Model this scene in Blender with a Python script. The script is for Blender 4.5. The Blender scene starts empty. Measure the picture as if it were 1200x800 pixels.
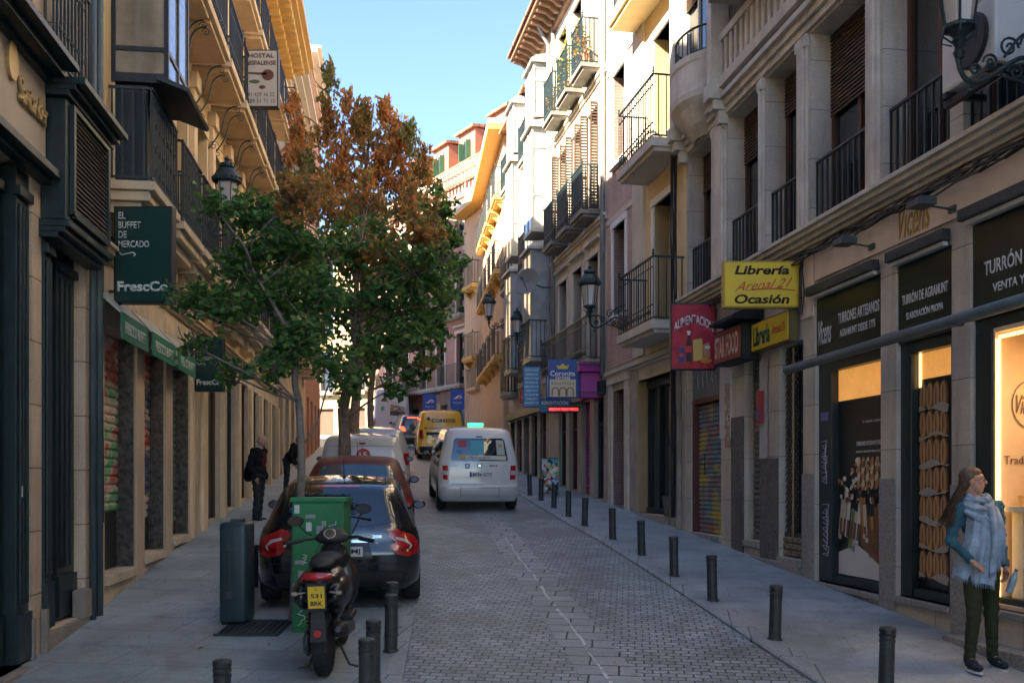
import bpy, bmesh, math, random
from mathutils import Vector, Matrix, noise as mn
R=math.radians; PI=math.pi
random.seed(7)
sc=bpy.context.scene
COL=sc.collection
F=1150.0; HY=565.0; CZ=2.22          # focal length in photo pixels, horizon row, eye height
SL=.079
def g(y):                              # the hill: road height at distance y
    if y<42: return SL*y
    if y<60: return SL*42+.115*(y-42)
    return SL*42+.115*18+.05*(y-60)
def W(x,y,Y): return Vector(((x-600)/F*Y,Y,CZ+(HY-y)/F*Y))
def V(*a): return Vector(a)
# ---------------------------------------------------------------- camera, light
cam=bpy.data.objects.new('camera',bpy.data.cameras.new('camera')); COL.objects.link(cam)
cam.location=(0,0,CZ); cam.rotation_euler=(R(90),0,0)
cam.data.sensor_width=36; cam.data.lens=36*F/1200; cam.data.shift_y=.1375
cam.data.clip_start=.05; cam.data.clip_end=2000
sc.camera=cam
sc.view_settings.view_transform='Standard'; sc.view_settings.look='None'
sc.view_settings.gamma=1; sc.view_settings.use_curve_mapping=False
sc.view_settings.exposure=EXPO=3.05
SUNEL=33; SUNV=Vector((-.80,-.60,0)).normalized()   # horizontal direction towards the sun (left, behind)
wd=bpy.data.worlds.new('World'); sc.world=wd; wd.use_nodes=True
nt=wd.node_tree; bg=nt.nodes['Background']; sky=nt.nodes.new('ShaderNodeTexSky')
sky.sky_type='NISHITA'; sky.sun_disc=False; sky.sun_elevation=R(SUNEL)
sky.sun_rotation=math.atan2(SUNV.x,SUNV.y)
sky.air_density=.6; sky.dust_density=0; sky.ozone_density=2
nt.links.new(sky.outputs[0],bg.inputs[0]); bg.inputs[1].default_value=.076
sl=bpy.data.lights.new('sun','SUN'); sl.energy=4.4; sl.angle=R(.5); sl.color=(1,.87,.68)
so=bpy.data.objects.new('sun',sl); COL.objects.link(so)
sd=Vector((SUNV.x*math.cos(R(SUNEL)),SUNV.y*math.cos(R(SUNEL)),math.sin(R(SUNEL))))
so.rotation_euler=sd.to_track_quat('Z','Y').to_euler(); so.location=(0,0,60)
# ---------------------------------------------------------------- materials
MC={}
def lin(c):
    return tuple(c)+(1,)
def mat(name,col,rough=.75,metal=0,var=.18,scale=2.5,bump=.15,bscale=45,coat=0,stain=0,spec=.5,emit=0,ecol=None,alpha=1,trans=0):
    if name in MC: return MC[name]
    m=bpy.data.materials.new(name); m.use_nodes=True; n=m.node_tree; N=n.nodes; L=n.links
    b=N['Principled BSDF']; b.inputs['Roughness'].default_value=rough; b.inputs['Metallic'].default_value=metal
    b.inputs['Specular IOR Level'].default_value=spec
    if coat: b.inputs['Coat Weight'].default_value=coat; b.inputs['Coat Roughness'].default_value=.06
    if emit: b.inputs['Emission Color'].default_value=lin(ecol or col); b.inputs['Emission Strength'].default_value=emit
    if trans: b.inputs['Transmission Weight'].default_value=trans
    tc=N.new('ShaderNodeTexCoord')
    nz=N.new('ShaderNodeTexNoise'); nz.inputs['Scale'].default_value=scale; nz.inputs['Detail'].default_value=8; nz.inputs['Roughness'].default_value=.65
    L.new(tc.outputs['Object'],nz.inputs['Vector'])
    rp=N.new('ShaderNodeValToRGB'); e=rp.color_ramp.elements
    e[0].position=.3; e[1].position=.7
    e[0].color=lin([max(0,c*(1-var)) for c in col]); e[1].color=lin([min(1,c*(1+var)) for c in col])
    L.new(nz.outputs[0],rp.inputs[0]); out=rp.outputs[0]
    if stain:
        s=N.new('ShaderNodeTexNoise'); s.inputs['Scale'].default_value=1.1; s.inputs['Detail'].default_value=10; s.inputs['Roughness'].default_value=.72
        mp=N.new('ShaderNodeMapping'); mp.inputs['Scale'].default_value=(1.6,1.6,.35)
        L.new(tc.outputs['Object'],mp.inputs[0]); L.new(mp.outputs[0],s.inputs['Vector'])
        r2=N.new('ShaderNodeValToRGB'); r2.color_ramp.elements[0].position=.5; r2.color_ramp.elements[1].position=.72
        L.new(s.outputs[0],r2.inputs[0])
        mx=N.new('ShaderNodeMix'); mx.data_type='RGBA'
        ml=N.new('ShaderNodeMath'); ml.operation='MULTIPLY'; ml.inputs[1].default_value=stain; L.new(r2.outputs[0],ml.inputs[0])
        L.new(ml.outputs[0],mx.inputs[0]); L.new(out,mx.inputs[6]); mx.inputs[7].default_value=lin([c*.35 for c in col]); out=mx.outputs[2]
    L.new(out,b.inputs['Base Color'])
    if bump:
        bn=N.new('ShaderNodeTexNoise'); bn.inputs['Scale'].default_value=bscale; bn.inputs['Detail'].default_value=4
        L.new(tc.outputs['Object'],bn.inputs['Vector'])
        bp=N.new('ShaderNodeBump'); bp.inputs['Strength'].default_value=bump; bp.inputs['Distance'].default_value=.02
        L.new(bn.outputs[0],bp.inputs['Height']); L.new(bp.outputs[0],b.inputs['Normal'])
    m['out']=0; MC[name]=m; return m
def brickmat(name,c1,c2,mortar,bw,bh,msize=.006,axes='YZ',rough=.8,var=.5,bump=.5,offset=.5,fine=.25,dirt=.35,warp=0,rot=0,rvar=0):
    """bricks, ashlar, setts or slabs: brick pattern in metres on two object axes, each stone its own tone"""
    if name in MC: return MC[name]
    m=bpy.data.materials.new(name); m.use_nodes=True; n=m.node_tree; N=n.nodes; L=n.links
    b=N['Principled BSDF']; b.inputs['Roughness'].default_value=rough
    tc=N.new('ShaderNodeTexCoord'); sp=N.new('ShaderNodeSeparateXYZ'); cb=N.new('ShaderNodeCombineXYZ')
    L.new(tc.outputs['Object'],sp.inputs[0])
    L.new(sp.outputs['XYZ'.index(axes[0])],cb.inputs[0]); L.new(sp.outputs['XYZ'.index(axes[1])],cb.inputs[1])
    mp=N.new('ShaderNodeMapping'); mp.inputs['Rotation'].default_value=(0,0,rot); L.new(cb.outputs[0],mp.inputs[0])
    vec=mp.outputs[0]
    if warp:
        wn=N.new('ShaderNodeTexNoise'); wn.inputs['Scale'].default_value=3.0; wn.inputs['Detail'].default_value=3; L.new(tc.outputs['Object'],wn.inputs['Vector'])
        ws=N.new('ShaderNodeVectorMath'); ws.operation='MULTIPLY_ADD'; ws.inputs[1].default_value=(warp,warp,0)
        L.new(wn.outputs['Color'],ws.inputs[0]); L.new(vec,ws.inputs[2]); vec=ws.outputs[0]
    bt=N.new('ShaderNodeTexBrick'); bt.offset=offset
    bt.inputs['Scale'].default_value=1; bt.inputs['Brick Width'].default_value=bw; bt.inputs['Row Height'].default_value=bh
    bt.inputs['Mortar Size'].default_value=msize; bt.inputs['Mortar Smooth'].default_value=.4; bt.inputs['Bias'].default_value=0
    bt.inputs['Color1'].default_value=lin(c1); bt.inputs['Color2'].default_value=lin(c2); bt.inputs['Mortar'].default_value=lin(mortar)
    L.new(vec,bt.inputs['Vector'])
    nz=N.new('ShaderNodeTexNoise'); nz.inputs['Scale'].default_value=.9; nz.inputs['Detail'].default_value=10; nz.inputs['Roughness'].default_value=.7
    L.new(tc.outputs['Object'],nz.inputs['Vector'])
    mr=N.new('ShaderNodeMapRange'); mr.inputs[1].default_value=.3; mr.inputs[2].default_value=.7; mr.inputs[3].default_value=1-dirt; mr.inputs[4].default_value=1+dirt*.6
    L.new(nz.outputs[0],mr.inputs[0])
    fz=N.new('ShaderNodeTexNoise'); fz.inputs['Scale'].default_value=60; fz.inputs['Detail'].default_value=3; L.new(tc.outputs['Object'],fz.inputs['Vector'])
    m2=N.new('ShaderNodeMapRange'); m2.inputs[1].default_value=.3; m2.inputs[2].default_value=.7; m2.inputs[3].default_value=1-fine; m2.inputs[4].default_value=1+fine
    L.new(fz.outputs[0],m2.inputs[0])
    mu=N.new('ShaderNodeMath'); mu.operation='MULTIPLY'; L.new(mr.outputs[0],mu.inputs[0]); L.new(m2.outputs[0],mu.inputs[1])
    sm_=N.new('ShaderNodeMapping'); sm_.inputs['Scale'].default_value=(2.2,2.2,.22); L.new(tc.outputs['Object'],sm_.inputs[0])
    sn=N.new('ShaderNodeTexNoise'); sn.inputs['Scale'].default_value=1.3; sn.inputs['Detail'].default_value=9; sn.inputs['Roughness'].default_value=.7; L.new(sm_.outputs[0],sn.inputs['Vector'])
    sr=N.new('ShaderNodeMapRange'); sr.inputs[1].default_value=.52; sr.inputs[2].default_value=.74; sr.inputs[3].default_value=1; sr.inputs[4].default_value=.62; L.new(sn.outputs[0],sr.inputs[0])
    mu3=N.new('ShaderNodeMath'); mu3.operation='MULTIPLY'; L.new(mu.outputs[0],mu3.inputs[0]); L.new(sr.outputs[0],mu3.inputs[1]); mu=mu3
    vm=N.new('ShaderNodeVectorMath'); vm.operation='SCALE'; L.new(bt.outputs['Color'],vm.inputs[0]); L.new(mu.outputs[0],vm.inputs['Scale'])
    L.new(vm.outputs[0],b.inputs['Base Color'])
    ad=N.new('ShaderNodeMath'); ad.operation='MULTIPLY_ADD'; ad.inputs[1].default_value=-1; L.new(bt.outputs['Fac'],ad.inputs[0])
    f3=N.new('ShaderNodeMath'); f3.operation='MULTIPLY'; f3.inputs[1].default_value=.35; L.new(fz.outputs[0],f3.inputs[0]); L.new(f3.outputs[0],ad.inputs[2])
    bp=N.new('ShaderNodeBump'); bp.inputs['Strength'].default_value=bump; bp.inputs['Distance'].default_value=.015
    L.new(ad.outputs[0],bp.inputs['Height']); L.new(bp.outputs[0],b.inputs['Normal'])
    if rvar:
        r3=N.new('ShaderNodeMapRange'); r3.inputs[1].default_value=.3; r3.inputs[2].default_value=.7; r3.inputs[3].default_value=rough-rvar; r3.inputs[4].default_value=min(1,rough+rvar)
        L.new(nz.outputs[0],r3.inputs[0]); L.new(r3.outputs[0],b.inputs['Roughness'])
    MC[name]=m; return m
def patchmat(name,cols,scale=6,rough=.6,mapscale=(1,1,1),kind='noise',base=None,thr=.5,bump=.1):
    """paint, posters and graffiti: patches of several colours in shapes of their own"""
    if name in MC: return MC[name]
    m=bpy.data.materials.new(name); m.use_nodes=True; n=m.node_tree; N=n.nodes; L=n.links
    b=N['Principled BSDF']; b.inputs['Roughness'].default_value=rough
    tc=N.new('ShaderNodeTexCoord'); mp=N.new('ShaderNodeMapping'); mp.inputs['Scale'].default_value=mapscale; L.new(tc.outputs['Object'],mp.inputs[0])
    if kind=='noise':
        t=N.new('ShaderNodeTexNoise'); t.inputs['Scale'].default_value=scale; t.inputs['Detail'].default_value=4; t.inputs['Distortion'].default_value=1.2; L.new(mp.outputs[0],t.inputs['Vector']); o=t.outputs[0]
        lo,hi=.32,.68
    else:
        t=N.new('ShaderNodeTexVoronoi'); t.inputs['Scale'].default_value=scale; L.new(mp.outputs[0],t.inputs['Vector'])
        s=N.new('ShaderNodeSeparateColor'); L.new(t.outputs['Color'],s.inputs[0]); o=s.outputs[0]; lo,hi=0,1
    rp=N.new('ShaderNodeValToRGB'); cr=rp.color_ramp; cr.interpolation='CONSTANT' if kind!='noise' else 'LINEAR'
    k=len(cols)
    cr.elements[0].position=lo; cr.elements[0].color=lin(cols[0])
    cr.elements[1].position=lo+(hi-lo)*(k-1)/k; cr.elements[1].color=lin(cols[-1])
    for i in range(1,k-1):
        e=cr.elements.new(lo+(hi-lo)*i/k); e.color=lin(cols[i])
    L.new(o,rp.inputs[0]); L.new(rp.outputs[0],b.inputs['Base Color'])
    MC[name]=m; return m
def glassmat(name,col,rough=.04,spec=1.0,wav=.02):
    if name in MC: return MC[name]
    m=mat(name,col,rough=rough,var=.4,scale=1.2,bump=wav,bscale=2.2,spec=spec)
    return m
def leafmat(name,cols,trans=.35):
    m=bpy.data.materials.new(name); m.use_nodes=True; n=m.node_tree; N=n.nodes; L=n.links
    b=N['Principled BSDF']; b.inputs['Roughness'].default_value=.5
    ge=N.new('ShaderNodeNewGeometry'); rp=N.new('ShaderNodeValToRGB'); cr=rp.color_ramp
    k=len(cols); cr.elements[0].position=0; cr.elements[0].color=lin(cols[0]); cr.elements[1].position=1; cr.elements[1].color=lin(cols[-1])
    for i in range(1,k-1):
        e=cr.elements.new(i/(k-1)); e.color=lin(cols[i])
    L.new(ge.outputs['Random Per Island'],rp.inputs[0]); L.new(rp.outputs[0],b.inputs['Base Color'])
    tr=N.new('ShaderNodeBsdfTranslucent'); L.new(rp.outputs[0],tr.inputs[0])
    mx=N.new('ShaderNodeMixShader'); mx.inputs[0].default_value=trans
    L.new(b.outputs[0],mx.inputs[1]); L.new(tr.outputs[0],mx.inputs[2]); L.new(mx.outputs[0],N['Material Output'].inputs[0])
    MC[name]=m; return m
# ---------------------------------------------------------------- object helpers
ORG={}
def tag(o,label=None,cat=None,group=None,kind=None):
    if label: o['label']=label
    if cat: o['category']=cat
    if group: o['group']=group
    if kind: o['kind']=kind
    return o
def thing(name,label,cat,loc=(0,0,0),rz=0,group=None,rx=0,local=False):
    o=bpy.data.objects.new(name,None); COL.objects.link(o); o.location=loc; o.rotation_euler=(rx,0,rz); o.empty_display_size=.2
    ORG[o.name]=Vector(loc) if (rz==0 and rx==0 and not local) else Vector((0,0,0))
    return tag(o,label,cat,group)
def link(name,me,parent=None,loc=None,org=None):
    o=bpy.data.objects.new(name,me); COL.objects.link(o)
    if parent is not None:
        o.parent=parent; og=ORG[parent.name]
        if og.length>0: me.transform(Matrix.Translation(-og))
        ORG[o.name]=og
    else:
        if loc is not None:
            me.transform(Matrix.Translation(-Vector(loc))); o.location=loc
        ORG[o.name]=Vector(loc) if loc is not None else Vector((0,0,0))
    return o
def copy_tree(o,parent=None):
    c=o.copy(); COL.objects.link(c)
    if parent is not None: c.parent=parent
    for ch in list(o.children): copy_tree(ch,c)
    return c
BOXF=[(0,3,2,1),(4,5,6,7),(0,1,5,4),(1,2,6,5),(2,3,7,6),(3,0,4,7)]
AUTO={'pilaster','pier_reveal','plinth','sill','pier_facing','pier_cladding','step','corbel','window_surround','downpipe','shop_pillar_trim','flood_lamp','awning_bracket','corner_strip','wall_panel','stay','light_hood','window_glass','gallery_glass','gallery_frame','foot','eyes','iris','eyebrow','cuff','latch','bumper_seam','side_seam','wall_band','door_surround','door_rail','balcony_stay','bracket_arm','legs','hair'}
class MB:
    def __init__(s): s.v=[];s.f=[];s.mi=[];s.cur=0;s.pc=[]
    def add(s,vs,fs):
        k=len(s.v); s.pc.append((k,k+len(vs),len(s.f),len(s.f)+len(fs))); s.v+= [tuple(p) for p in vs]; s.f+=[tuple(i+k for i in q) for q in fs]; s.mi+=[s.cur]*len(fs); return s
    def quad(s,a,b,c,d): return s.add([a,b,c,d],[(0,1,2,3)])
    def poly(s,p): return s.add(p,[tuple(range(len(p)))])
    def box(s,x0,x1,y0,y1,z0,z1,fn=None):
        p=[(x0,y0,z0),(x1,y0,z0),(x1,y1,z0),(x0,y1,z0),(x0,y0,z1),(x1,y0,z1),(x1,y1,z1),(x0,y1,z1)]
        if fn: p=[fn(*q) for q in p]
        return s.add(p,BOXF)
    def obox(s,c,ax,ay,az):       # centre and three half axes
        c=Vector(c);ax=Vector(ax);ay=Vector(ay);az=Vector(az)
        p=[c+i*ax+j*ay+k*az for k in(-1,1) for (i,j) in((-1,-1),(1,-1),(1,1),(-1,1))]
        return s.add(p,BOXF)
    def tube(s,path,r,n=6,cap=True):
        path=[Vector(p) for p in path]; m=len(path); rs=r if isinstance(r,(list,tuple)) else [r]*m
        k=len(s.v); prev=None; vs=[]
        for i,p in enumerate(path):
            t=(path[min(i+1,m-1)]-path[max(i-1,0)]);
            if t.length<1e-9: t=Vector((0,0,1))
            t.normalize()
            if prev is None:
                a=t.orthogonal().normalized()
            else:
                a=prev-t*prev.dot(t)
                a=a.normalized() if a.length>1e-6 else t.orthogonal().normalized()
            prev=a; b=t.cross(a)
            for j in range(n):
                th=2*PI*j/n; vs.append(p+(a*math.cos(th)+b*math.sin(th))*rs[i])
        fs=[]
        for i in range(m-1):
            for j in range(n):
                fs.append((i*n+j,i*n+(j+1)%n,(i+1)*n+(j+1)%n,(i+1)*n+j))
        if cap: fs.append(tuple(range(n))[::-1]); fs.append(tuple((m-1)*n+j for j in range(n)))
        return s.add(vs,fs)
    def lathe(s,prof,c=(0,0,0),n=20,axis=(0,0,1),cap=True):  # prof: (r,h)
        ax=Vector(axis).normalized(); a=ax.orthogonal().normalized(); b=ax.cross(a); c=Vector(c); vs=[];fs=[]
        for (r,h) in prof:
            for j in range(n):
                th=2*PI*j/n; vs.append(c+ax*h+(a*math.cos(th)+b*math.sin(th))*r)
        for i in range(len(prof)-1):
            for j in range(n): fs.append((i*n+j,i*n+(j+1)%n,(i+1)*n+(j+1)%n,(i+1)*n+j))
        if cap: fs.append(tuple(range(n))[::-1]); fs.append(tuple((len(prof)-1)*n+j for j in range(n)))
        return s.add(vs,fs)
    def ball(s,c,r,n=10,rot=None):
        r=r if isinstance(r,(tuple,list,Vector)) else (r,r,r); vs=[];fs=[];c=Vector(c)
        for i in range(n+1):
            ph=-PI/2+PI*i/n
            for j in range(n*2):
                th=PI*j/n; q=Vector((math.cos(ph)*math.cos(th)*r[0],math.cos(ph)*math.sin(th)*r[1],math.sin(ph)*r[2]))
                if rot is not None: q=rot@q
                vs.append(c+q)
        m=n*2
        for i in range(n):
            for j in range(m): fs.append((i*m+j,i*m+(j+1)%m,(i+1)*m+(j+1)%m,(i+1)*m+j))
        return s.add(vs,fs)
    def extr(s,poly,off):          # closed prism from planar polygon
        p=[Vector(q) for q in poly]; off=Vector(off); n=len(p)
        fs=[tuple(range(n))[::-1],tuple(n+i for i in range(n))]+[(i,(i+1)%n,n+(i+1)%n,n+i) for i in range(n)]
        return s.add(p+[q+off for q in p],fs)
    def mesh(s,name,mats,smooth=False,bevel=0,weld=False):
        me=bpy.data.meshes.new(name); me.from_pydata([tuple(v) for v in s.v],[],s.f)
        mats=mats if isinstance(mats,(list,tuple)) else [mats]
        for m in mats: me.materials.append(m)
        if len(mats)>1: me.polygons.foreach_set('material_index',s.mi)
        bm=bmesh.new(); bm.from_mesh(me)
        if weld: bmesh.ops.remove_doubles(bm,verts=bm.verts,dist=1e-5)
        bmesh.ops.recalc_face_normals(bm,faces=bm.faces)
        if bevel:
            ed=[e for e in bm.edges if len(e.link_faces)==2 and e.calc_face_angle(0)>.6]
            bmesh.ops.bevel(bm,geom=ed,offset=bevel,segments=2,affect='EDGES',clamp_overlap=True,profile=.6)
        bm.to_mesh(me); bm.free()
        if smooth: me.polygons.foreach_set('use_smooth',[True]*len(me.polygons))
        me.update(); return me
    def build(s,name,mats,parent=None,smooth=False,bevel=0,weld=False,loc=None):
        if name in AUTO and parent is not None and len(s.pc)>1:
            cl=[]                        # pieces that touch stay one part, separate pieces become parts of their own
            for (v0,v1,f0,f1) in s.pc:
                P_=s.v[v0:v1]; bb=[min(p[i] for p in P_)-.012 for i in range(3)]+[max(p[i] for p in P_)+.012 for i in range(3)]
                hit=[c for c in cl if all(c[0][i]<=bb[i+3] and bb[i]<=c[0][i+3] for i in range(3))]
                new=[bb,[(v0,v1,f0,f1)]]
                for c in hit:
                    new[0]=[min(new[0][i],c[0][i]) for i in range(3)]+[max(new[0][i+3],c[0][i+3]) for i in range(3)]; new[1]+=c[1]; cl.remove(c)
                cl.append(new)
            if len(cl)>1:
                for c in cl:
                    q=MB()
                    for (v0,v1,f0,f1) in c[1]: q.add(s.v[v0:v1],[tuple(i-v0 for i in f) for f in s.f[f0:f1]])
                    o=link(name,q.mesh(name,mats,smooth,bevel,weld),parent,loc)
                return o
        return link(name,s.mesh(name,mats,smooth,bevel,weld),parent,loc)
def TX(txt,c,right,up,w,h,m,parent,name='lettering',shear=0,bold=0,ex=.002,align='C',loc=None,fn=None,sp=1):
    """writing as real thin letters, fitted in w x h metres, centred on c"""
    cu=bpy.data.curves.new('t','FONT'); cu.body=txt; cu.size=1; cu.shear=shear; cu.offset=bold; cu.extrude=0; cu.resolution_u=3; cu.space_character=sp
    cu.align_x='CENTER'
    o=bpy.data.objects.new('t',cu); COL.objects.link(o); bpy.context.view_layer.update()
    dg=bpy.context.evaluated_depsgraph_get(); me=bpy.data.meshes.new_from_object(o.evaluated_get(dg))
    bpy.data.objects.remove(o); bpy.data.curves.remove(cu); me.name=name
    xs=[v.co.x for v in me.vertices]; ys=[v.co.y for v in me.vertices]
    x0,x1,y0,y1=min(xs),max(xs),min(ys),max(ys)
    sx=(w/(x1-x0)) if w else None; sy=(h/(y1-y0)) if h else None
    if sx is None: sx=sy
    if sy is None: sy=sx
    right=Vector(right).normalized(); up=Vector(up).normalized(); nr=right.cross(up); c=Vector(c)
    bm=bmesh.new(); bm.from_mesh(me)
    r=bmesh.ops.extrude_face_region(bm,geom=list(bm.faces)); top=[e for e in r['geom'] if isinstance(e,bmesh.types.BMVert)]
    ts=set(top)
    for v in bm.verts:
        a=(v.co.x-(x0+x1)/2)*sx; b=(v.co.y-(y0+y1)/2)*sy
        q=c+right*a+up*b
        if fn: q=fn(q)
        v.co=q+nr*(ex if v in ts else 0)
    bmesh.ops.recalc_face_normals(bm,faces=bm.faces)
    bm.to_mesh(me); bm.free(); me.materials.clear(); me.materials.append(m)
    return link(name,me,parent,loc)
class Fr:
    """a facade plane: u along it, w out of it towards the street, z up"""
    def __init__(s,A,d,side):
        s.A=Vector(A);s.d=Vector(d); t=s.d.normalized(); s.n=Vector((-t.y,t.x)) if side=='R' else Vector((t.y,-t.x))
    def P(s,u,w,z):
        q=s.A+s.d*u+s.n*w; return Vector((q.x,q.y,z))
    def U(s,x,w=0):
        k=(x-600)/F; a=s.A+s.n*w; return (a.x-k*a.y)/(k*s.d.y-s.d.x)
    def Y(s,u,w=0): return (s.A+s.d*u+s.n*w).y
    def Z(s,x,y,w=0):
        return CZ+(HY-y)/F*s.Y(s.U(x,w),w)
    def zy(s,u,y,w=0): return CZ+(HY-y)/F*s.Y(u,w)
    def tv(s): t=s.d.normalized(); return Vector((t.x,t.y,0))
    def nv(s): return Vector((s.n.x,s.n.y,0))
FR1=Fr((5.61,0),(-.15,1),'R'); FR2=Fr((6.29,0),(-.19,1),'R'); FL=Fr((-3.04,0),(-.13,1),'L')
def fbox(mb,fr,u0,u1,w0,w1,z0,z1): return mb.box(u0,u1,w0,w1,z0,z1,fn=fr.P)
def wallholes(mb,fr,u0,u1,z0,z1,holes,dep=.3,z0f=None,shell=8,w=0,top=True):
    """wall front with real openings, their reveals, and the mass of the house behind"""
    us=sorted({u0,u1}|{h[0] for h in holes}|{h[1] for h in holes}); zs=sorted({z0,z1}|{h[2] for h in holes}|{h[3] for h in holes})
    us=[a for a in us if u0<=a<=u1]; zs=[a for a in zs if z0<=a<=z1]
    P=lambda u,ww,z: fr.P(u,w+ww,z)
    for i in range(len(us)-1):
        for j in range(len(zs)-1):
            cu=(us[i]+us[i+1])/2; cz=(zs[j]+zs[j+1])/2
            if any(h[0]<cu<h[1] and h[2]<cz<h[3] for h in holes): continue
            mb.quad(P(us[i],0,zs[j]),P(us[i+1],0,zs[j]),P(us[i+1],0,zs[j+1]),P(us[i],0,zs[j+1]))
    for h in holes:
        d=h[4] if len(h)>4 else dep; a,b,c,e=h[:4]
        mb.quad(P(a,0,c),P(a,-d,c),P(a,-d,e),P(a,0,e)); mb.quad(P(b,0,c),P(b,-d,c),P(b,-d,e),P(b,0,e))
        mb.quad(P(a,0,c),P(b,0,c),P(b,-d,c),P(a,-d,c)); mb.quad(P(a,0,e),P(b,0,e),P(b,-d,e),P(a,-d,e))
    D=1.0
    mb.quad(P(u0,0,z0),P(u0,-D,z0),P(u0,-D,z1),P(u0,0,z1)); mb.quad(P(u1,0,z0),P(u1,-D,z0),P(u1,-D,z1),P(u1,0,z1))
    if top: mb.quad(P(u0,0,z1),P(u1,0,z1),P(u1,-D,z1),P(u0,-D,z1))
    if shell: mb.box(u0,u1,-D,-shell,z0,z1,fn=P)
def window(fr,u0,u1,z0,z1,w,parent,fm,pm,t=.05,mull=1,trans=(.3,),name='window',shut=None,sm=None):
    """casement: frame with mullions, its pane, optional half lowered shutter"""
    m=MB(); d=.05
    fbox(m,fr,u0,u0+t,w,w+d,z0,z1); fbox(m,fr,u1-t,u1,w,w+d,z0,z1)
    fbox(m,fr,u0+t,u1-t,w,w+d,z0,z0+t); fbox(m,fr,u0+t,u1-t,w,w+d,z1-t,z1)
    for i in range(mull):
        c=u0+(u1-u0)*(i+1)/(mull+1); fbox(m,fr,c-t*.55,c+t*.55,w,w+d*.9,z0+t,z1-t)
    for q in trans:
        c=z1-(z1-z0)*q; k=mull+1
        for i in range(k):
            a=u0+(u1-u0)*i/k+t*.56; b=u0+(u1-u0)*(i+1)/k-t*.56
            fbox(m,fr,a if i else u0+t,b if i<k-1 else u1-t,w,w+d*.8,c-t*.35,c+t*.35)
    o=m.build(name,fm,parent)
    p=MB(); fbox(p,fr,u0+.01,u1-.01,w-.01,w+.012,z0+.01,z1-.01); p.build('pane',pm,o)
    if shut:
        s=MB(); zz=z1; 
        while zz>z1-(z1-z0)*shut:
            s.add([fr.P(u0+.01,w+.055,zz),fr.P(u1-.01,w+.055,zz),fr.P(u1-.01,w+.075,zz-.04),fr.P(u0+.01,w+.075,zz-.04),fr.P(u0+.01,w+.055,zz-.045),fr.P(u1-.01,w+.055,zz-.045)],[(0,1,2,3),(3,2,5,4)]); zz-=.05
        s.build('shutter',sm,o)
    return o
def bars(m,fr,u0,u1,w,z0,z1,step=.115,r=.008,ends=None,rail=.02):
    """straight run of railing in the plane of the facade; ends: wall offset to return to"""
    fbox(m,fr,u0,u1,w-rail,w+rail,z1-.03,z1); fbox(m,fr,u0,u1,w-.012,w+.012,z0,z0+.025)
    n=max(1,int((u1-u0)/step))
    for i in range(n+1):
        c=u0+(u1-u0)*i/n; fbox(m,fr,max(u0,c-r),min(u1,c+r),w-r,w+r,z0+.025,z1-.03)
    if ends is not None:
        for e in (u0,u1):
            fbox(m,fr,e-.012,e+.012,ends,w-rail-.001,z1-.03,z1); fbox(m,fr,e-.012,e+.012,ends,w-.013,z0,z0+.025)
            k=max(1,int((w-ends)/step))
            for i in range(k):
                c=ends+(w-ends)*(i+.3)/k; fbox(m,fr,e-r,e+r,c-r,c+r,z0+.025,z1-.03)
def scroll(m,fr,u,w,z,s,r=.007,flip=1,n=12,turns=1.3,plane='u'):
    pts=[]
    for i in range(n+1):
        t=i/n; a=t*turns*2*PI; q=s*(1-t*.8)
        du=math.cos(a)*q*flip; dz=math.sin(a)*q
        pts.append(fr.P(u+du,w,z+dz) if plane=='u' else fr.P(u,w+du,z+dz))
    m.tube(pts,r,4)
def balcony(fr,u0,u1,z,w,parent,sm,rm,h=1.0,th=.14,ornate=0,br=0,step=.115,mould=True,r=.008):
    m=MB(); fbox(m,fr,u0,u1,.002,w,z-th,z)
    if mould:
        fbox(m,fr,u0+.05,u1-.05,.002,w-.06,z-th-.07,z-th-.002); 
    if br:
        for k in range(br):
            c=u0+.15+(u1-u0-.3)*k/max(1,br-1)
            m.extr([fr.P(c-.05,.003,z-th-.072),fr.P(c-.05,w*.8,z-th-.072),fr.P(c-.05,w*.7,z-th-.16),fr.P(c-.05,.12,z-th-.38),fr.P(c-.05,.003,z-th-.42)],fr.tv()*.1)
    b=m.build('balcony',sm,parent)
    q=MB(); ww=w-.04
    bars(q,fr,u0+.03,u1-.03,ww,z+.03,z+h,step=step,ends=.01,r=r)
    if ornate:
        fbox(q,fr,u0+.03,u1-.03,ww-.01,ww+.01,z+.26,z+.28); fbox(q,fr,u0+.03,u1-.03,ww-.01,ww+.01,z+h-.2,z+h-.185)
        n=max(2,int((u1-u0)/.23))
        for i in range(n):
            c=u0+.1+(u1-u0-.2)*(i+.5)/n
            scroll(q,fr,c-.05,ww+.012,z+.145,.055,flip=-1); scroll(q,fr,c+.05,ww+.012,z+.145,.055)
            if ornate>1: scroll(q,fr,c,ww+.012,z+.5,.06,flip=1 if i%2 else -1); scroll(q,fr,c,ww+.012,z+.68,.05,flip=-1 if i%2 else 1)
    for e in (u0+.03,u1-.03):
        q.lathe([(.012,0),(.028,.03),(.012,.06),(.022,.085),(.002,.13)],fr.P(e,ww,z+h),8)
    q.build('railing',rm,b)
    return b
def corrug(m,fr,u0,u1,z0,z1,w,step=.085,dep=.02):
    """roller shutter made of bent slats"""
    n=max(2,int((z1-z0)/step)); vs=[];fs=[]
    for i in range(n):
        a=z0+(z1-z0)*i/n; h=(z1-z0)/n
        for (dz,dw) in ((0,0),(.25*h,dep),(.75*h,dep),(.92*h,0)):
            vs.append(fr.P(u0,w+dw,a+dz)); vs.append(fr.P(u1,w+dw,a+dz))
    vs+= [fr.P(u0,w,z1),fr.P(u1,w,z1)]
    for i in range(len(vs)//2-1): fs.append((2*i,2*i+1,2*i+3,2*i+2))
    m.add(vs,fs)
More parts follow.
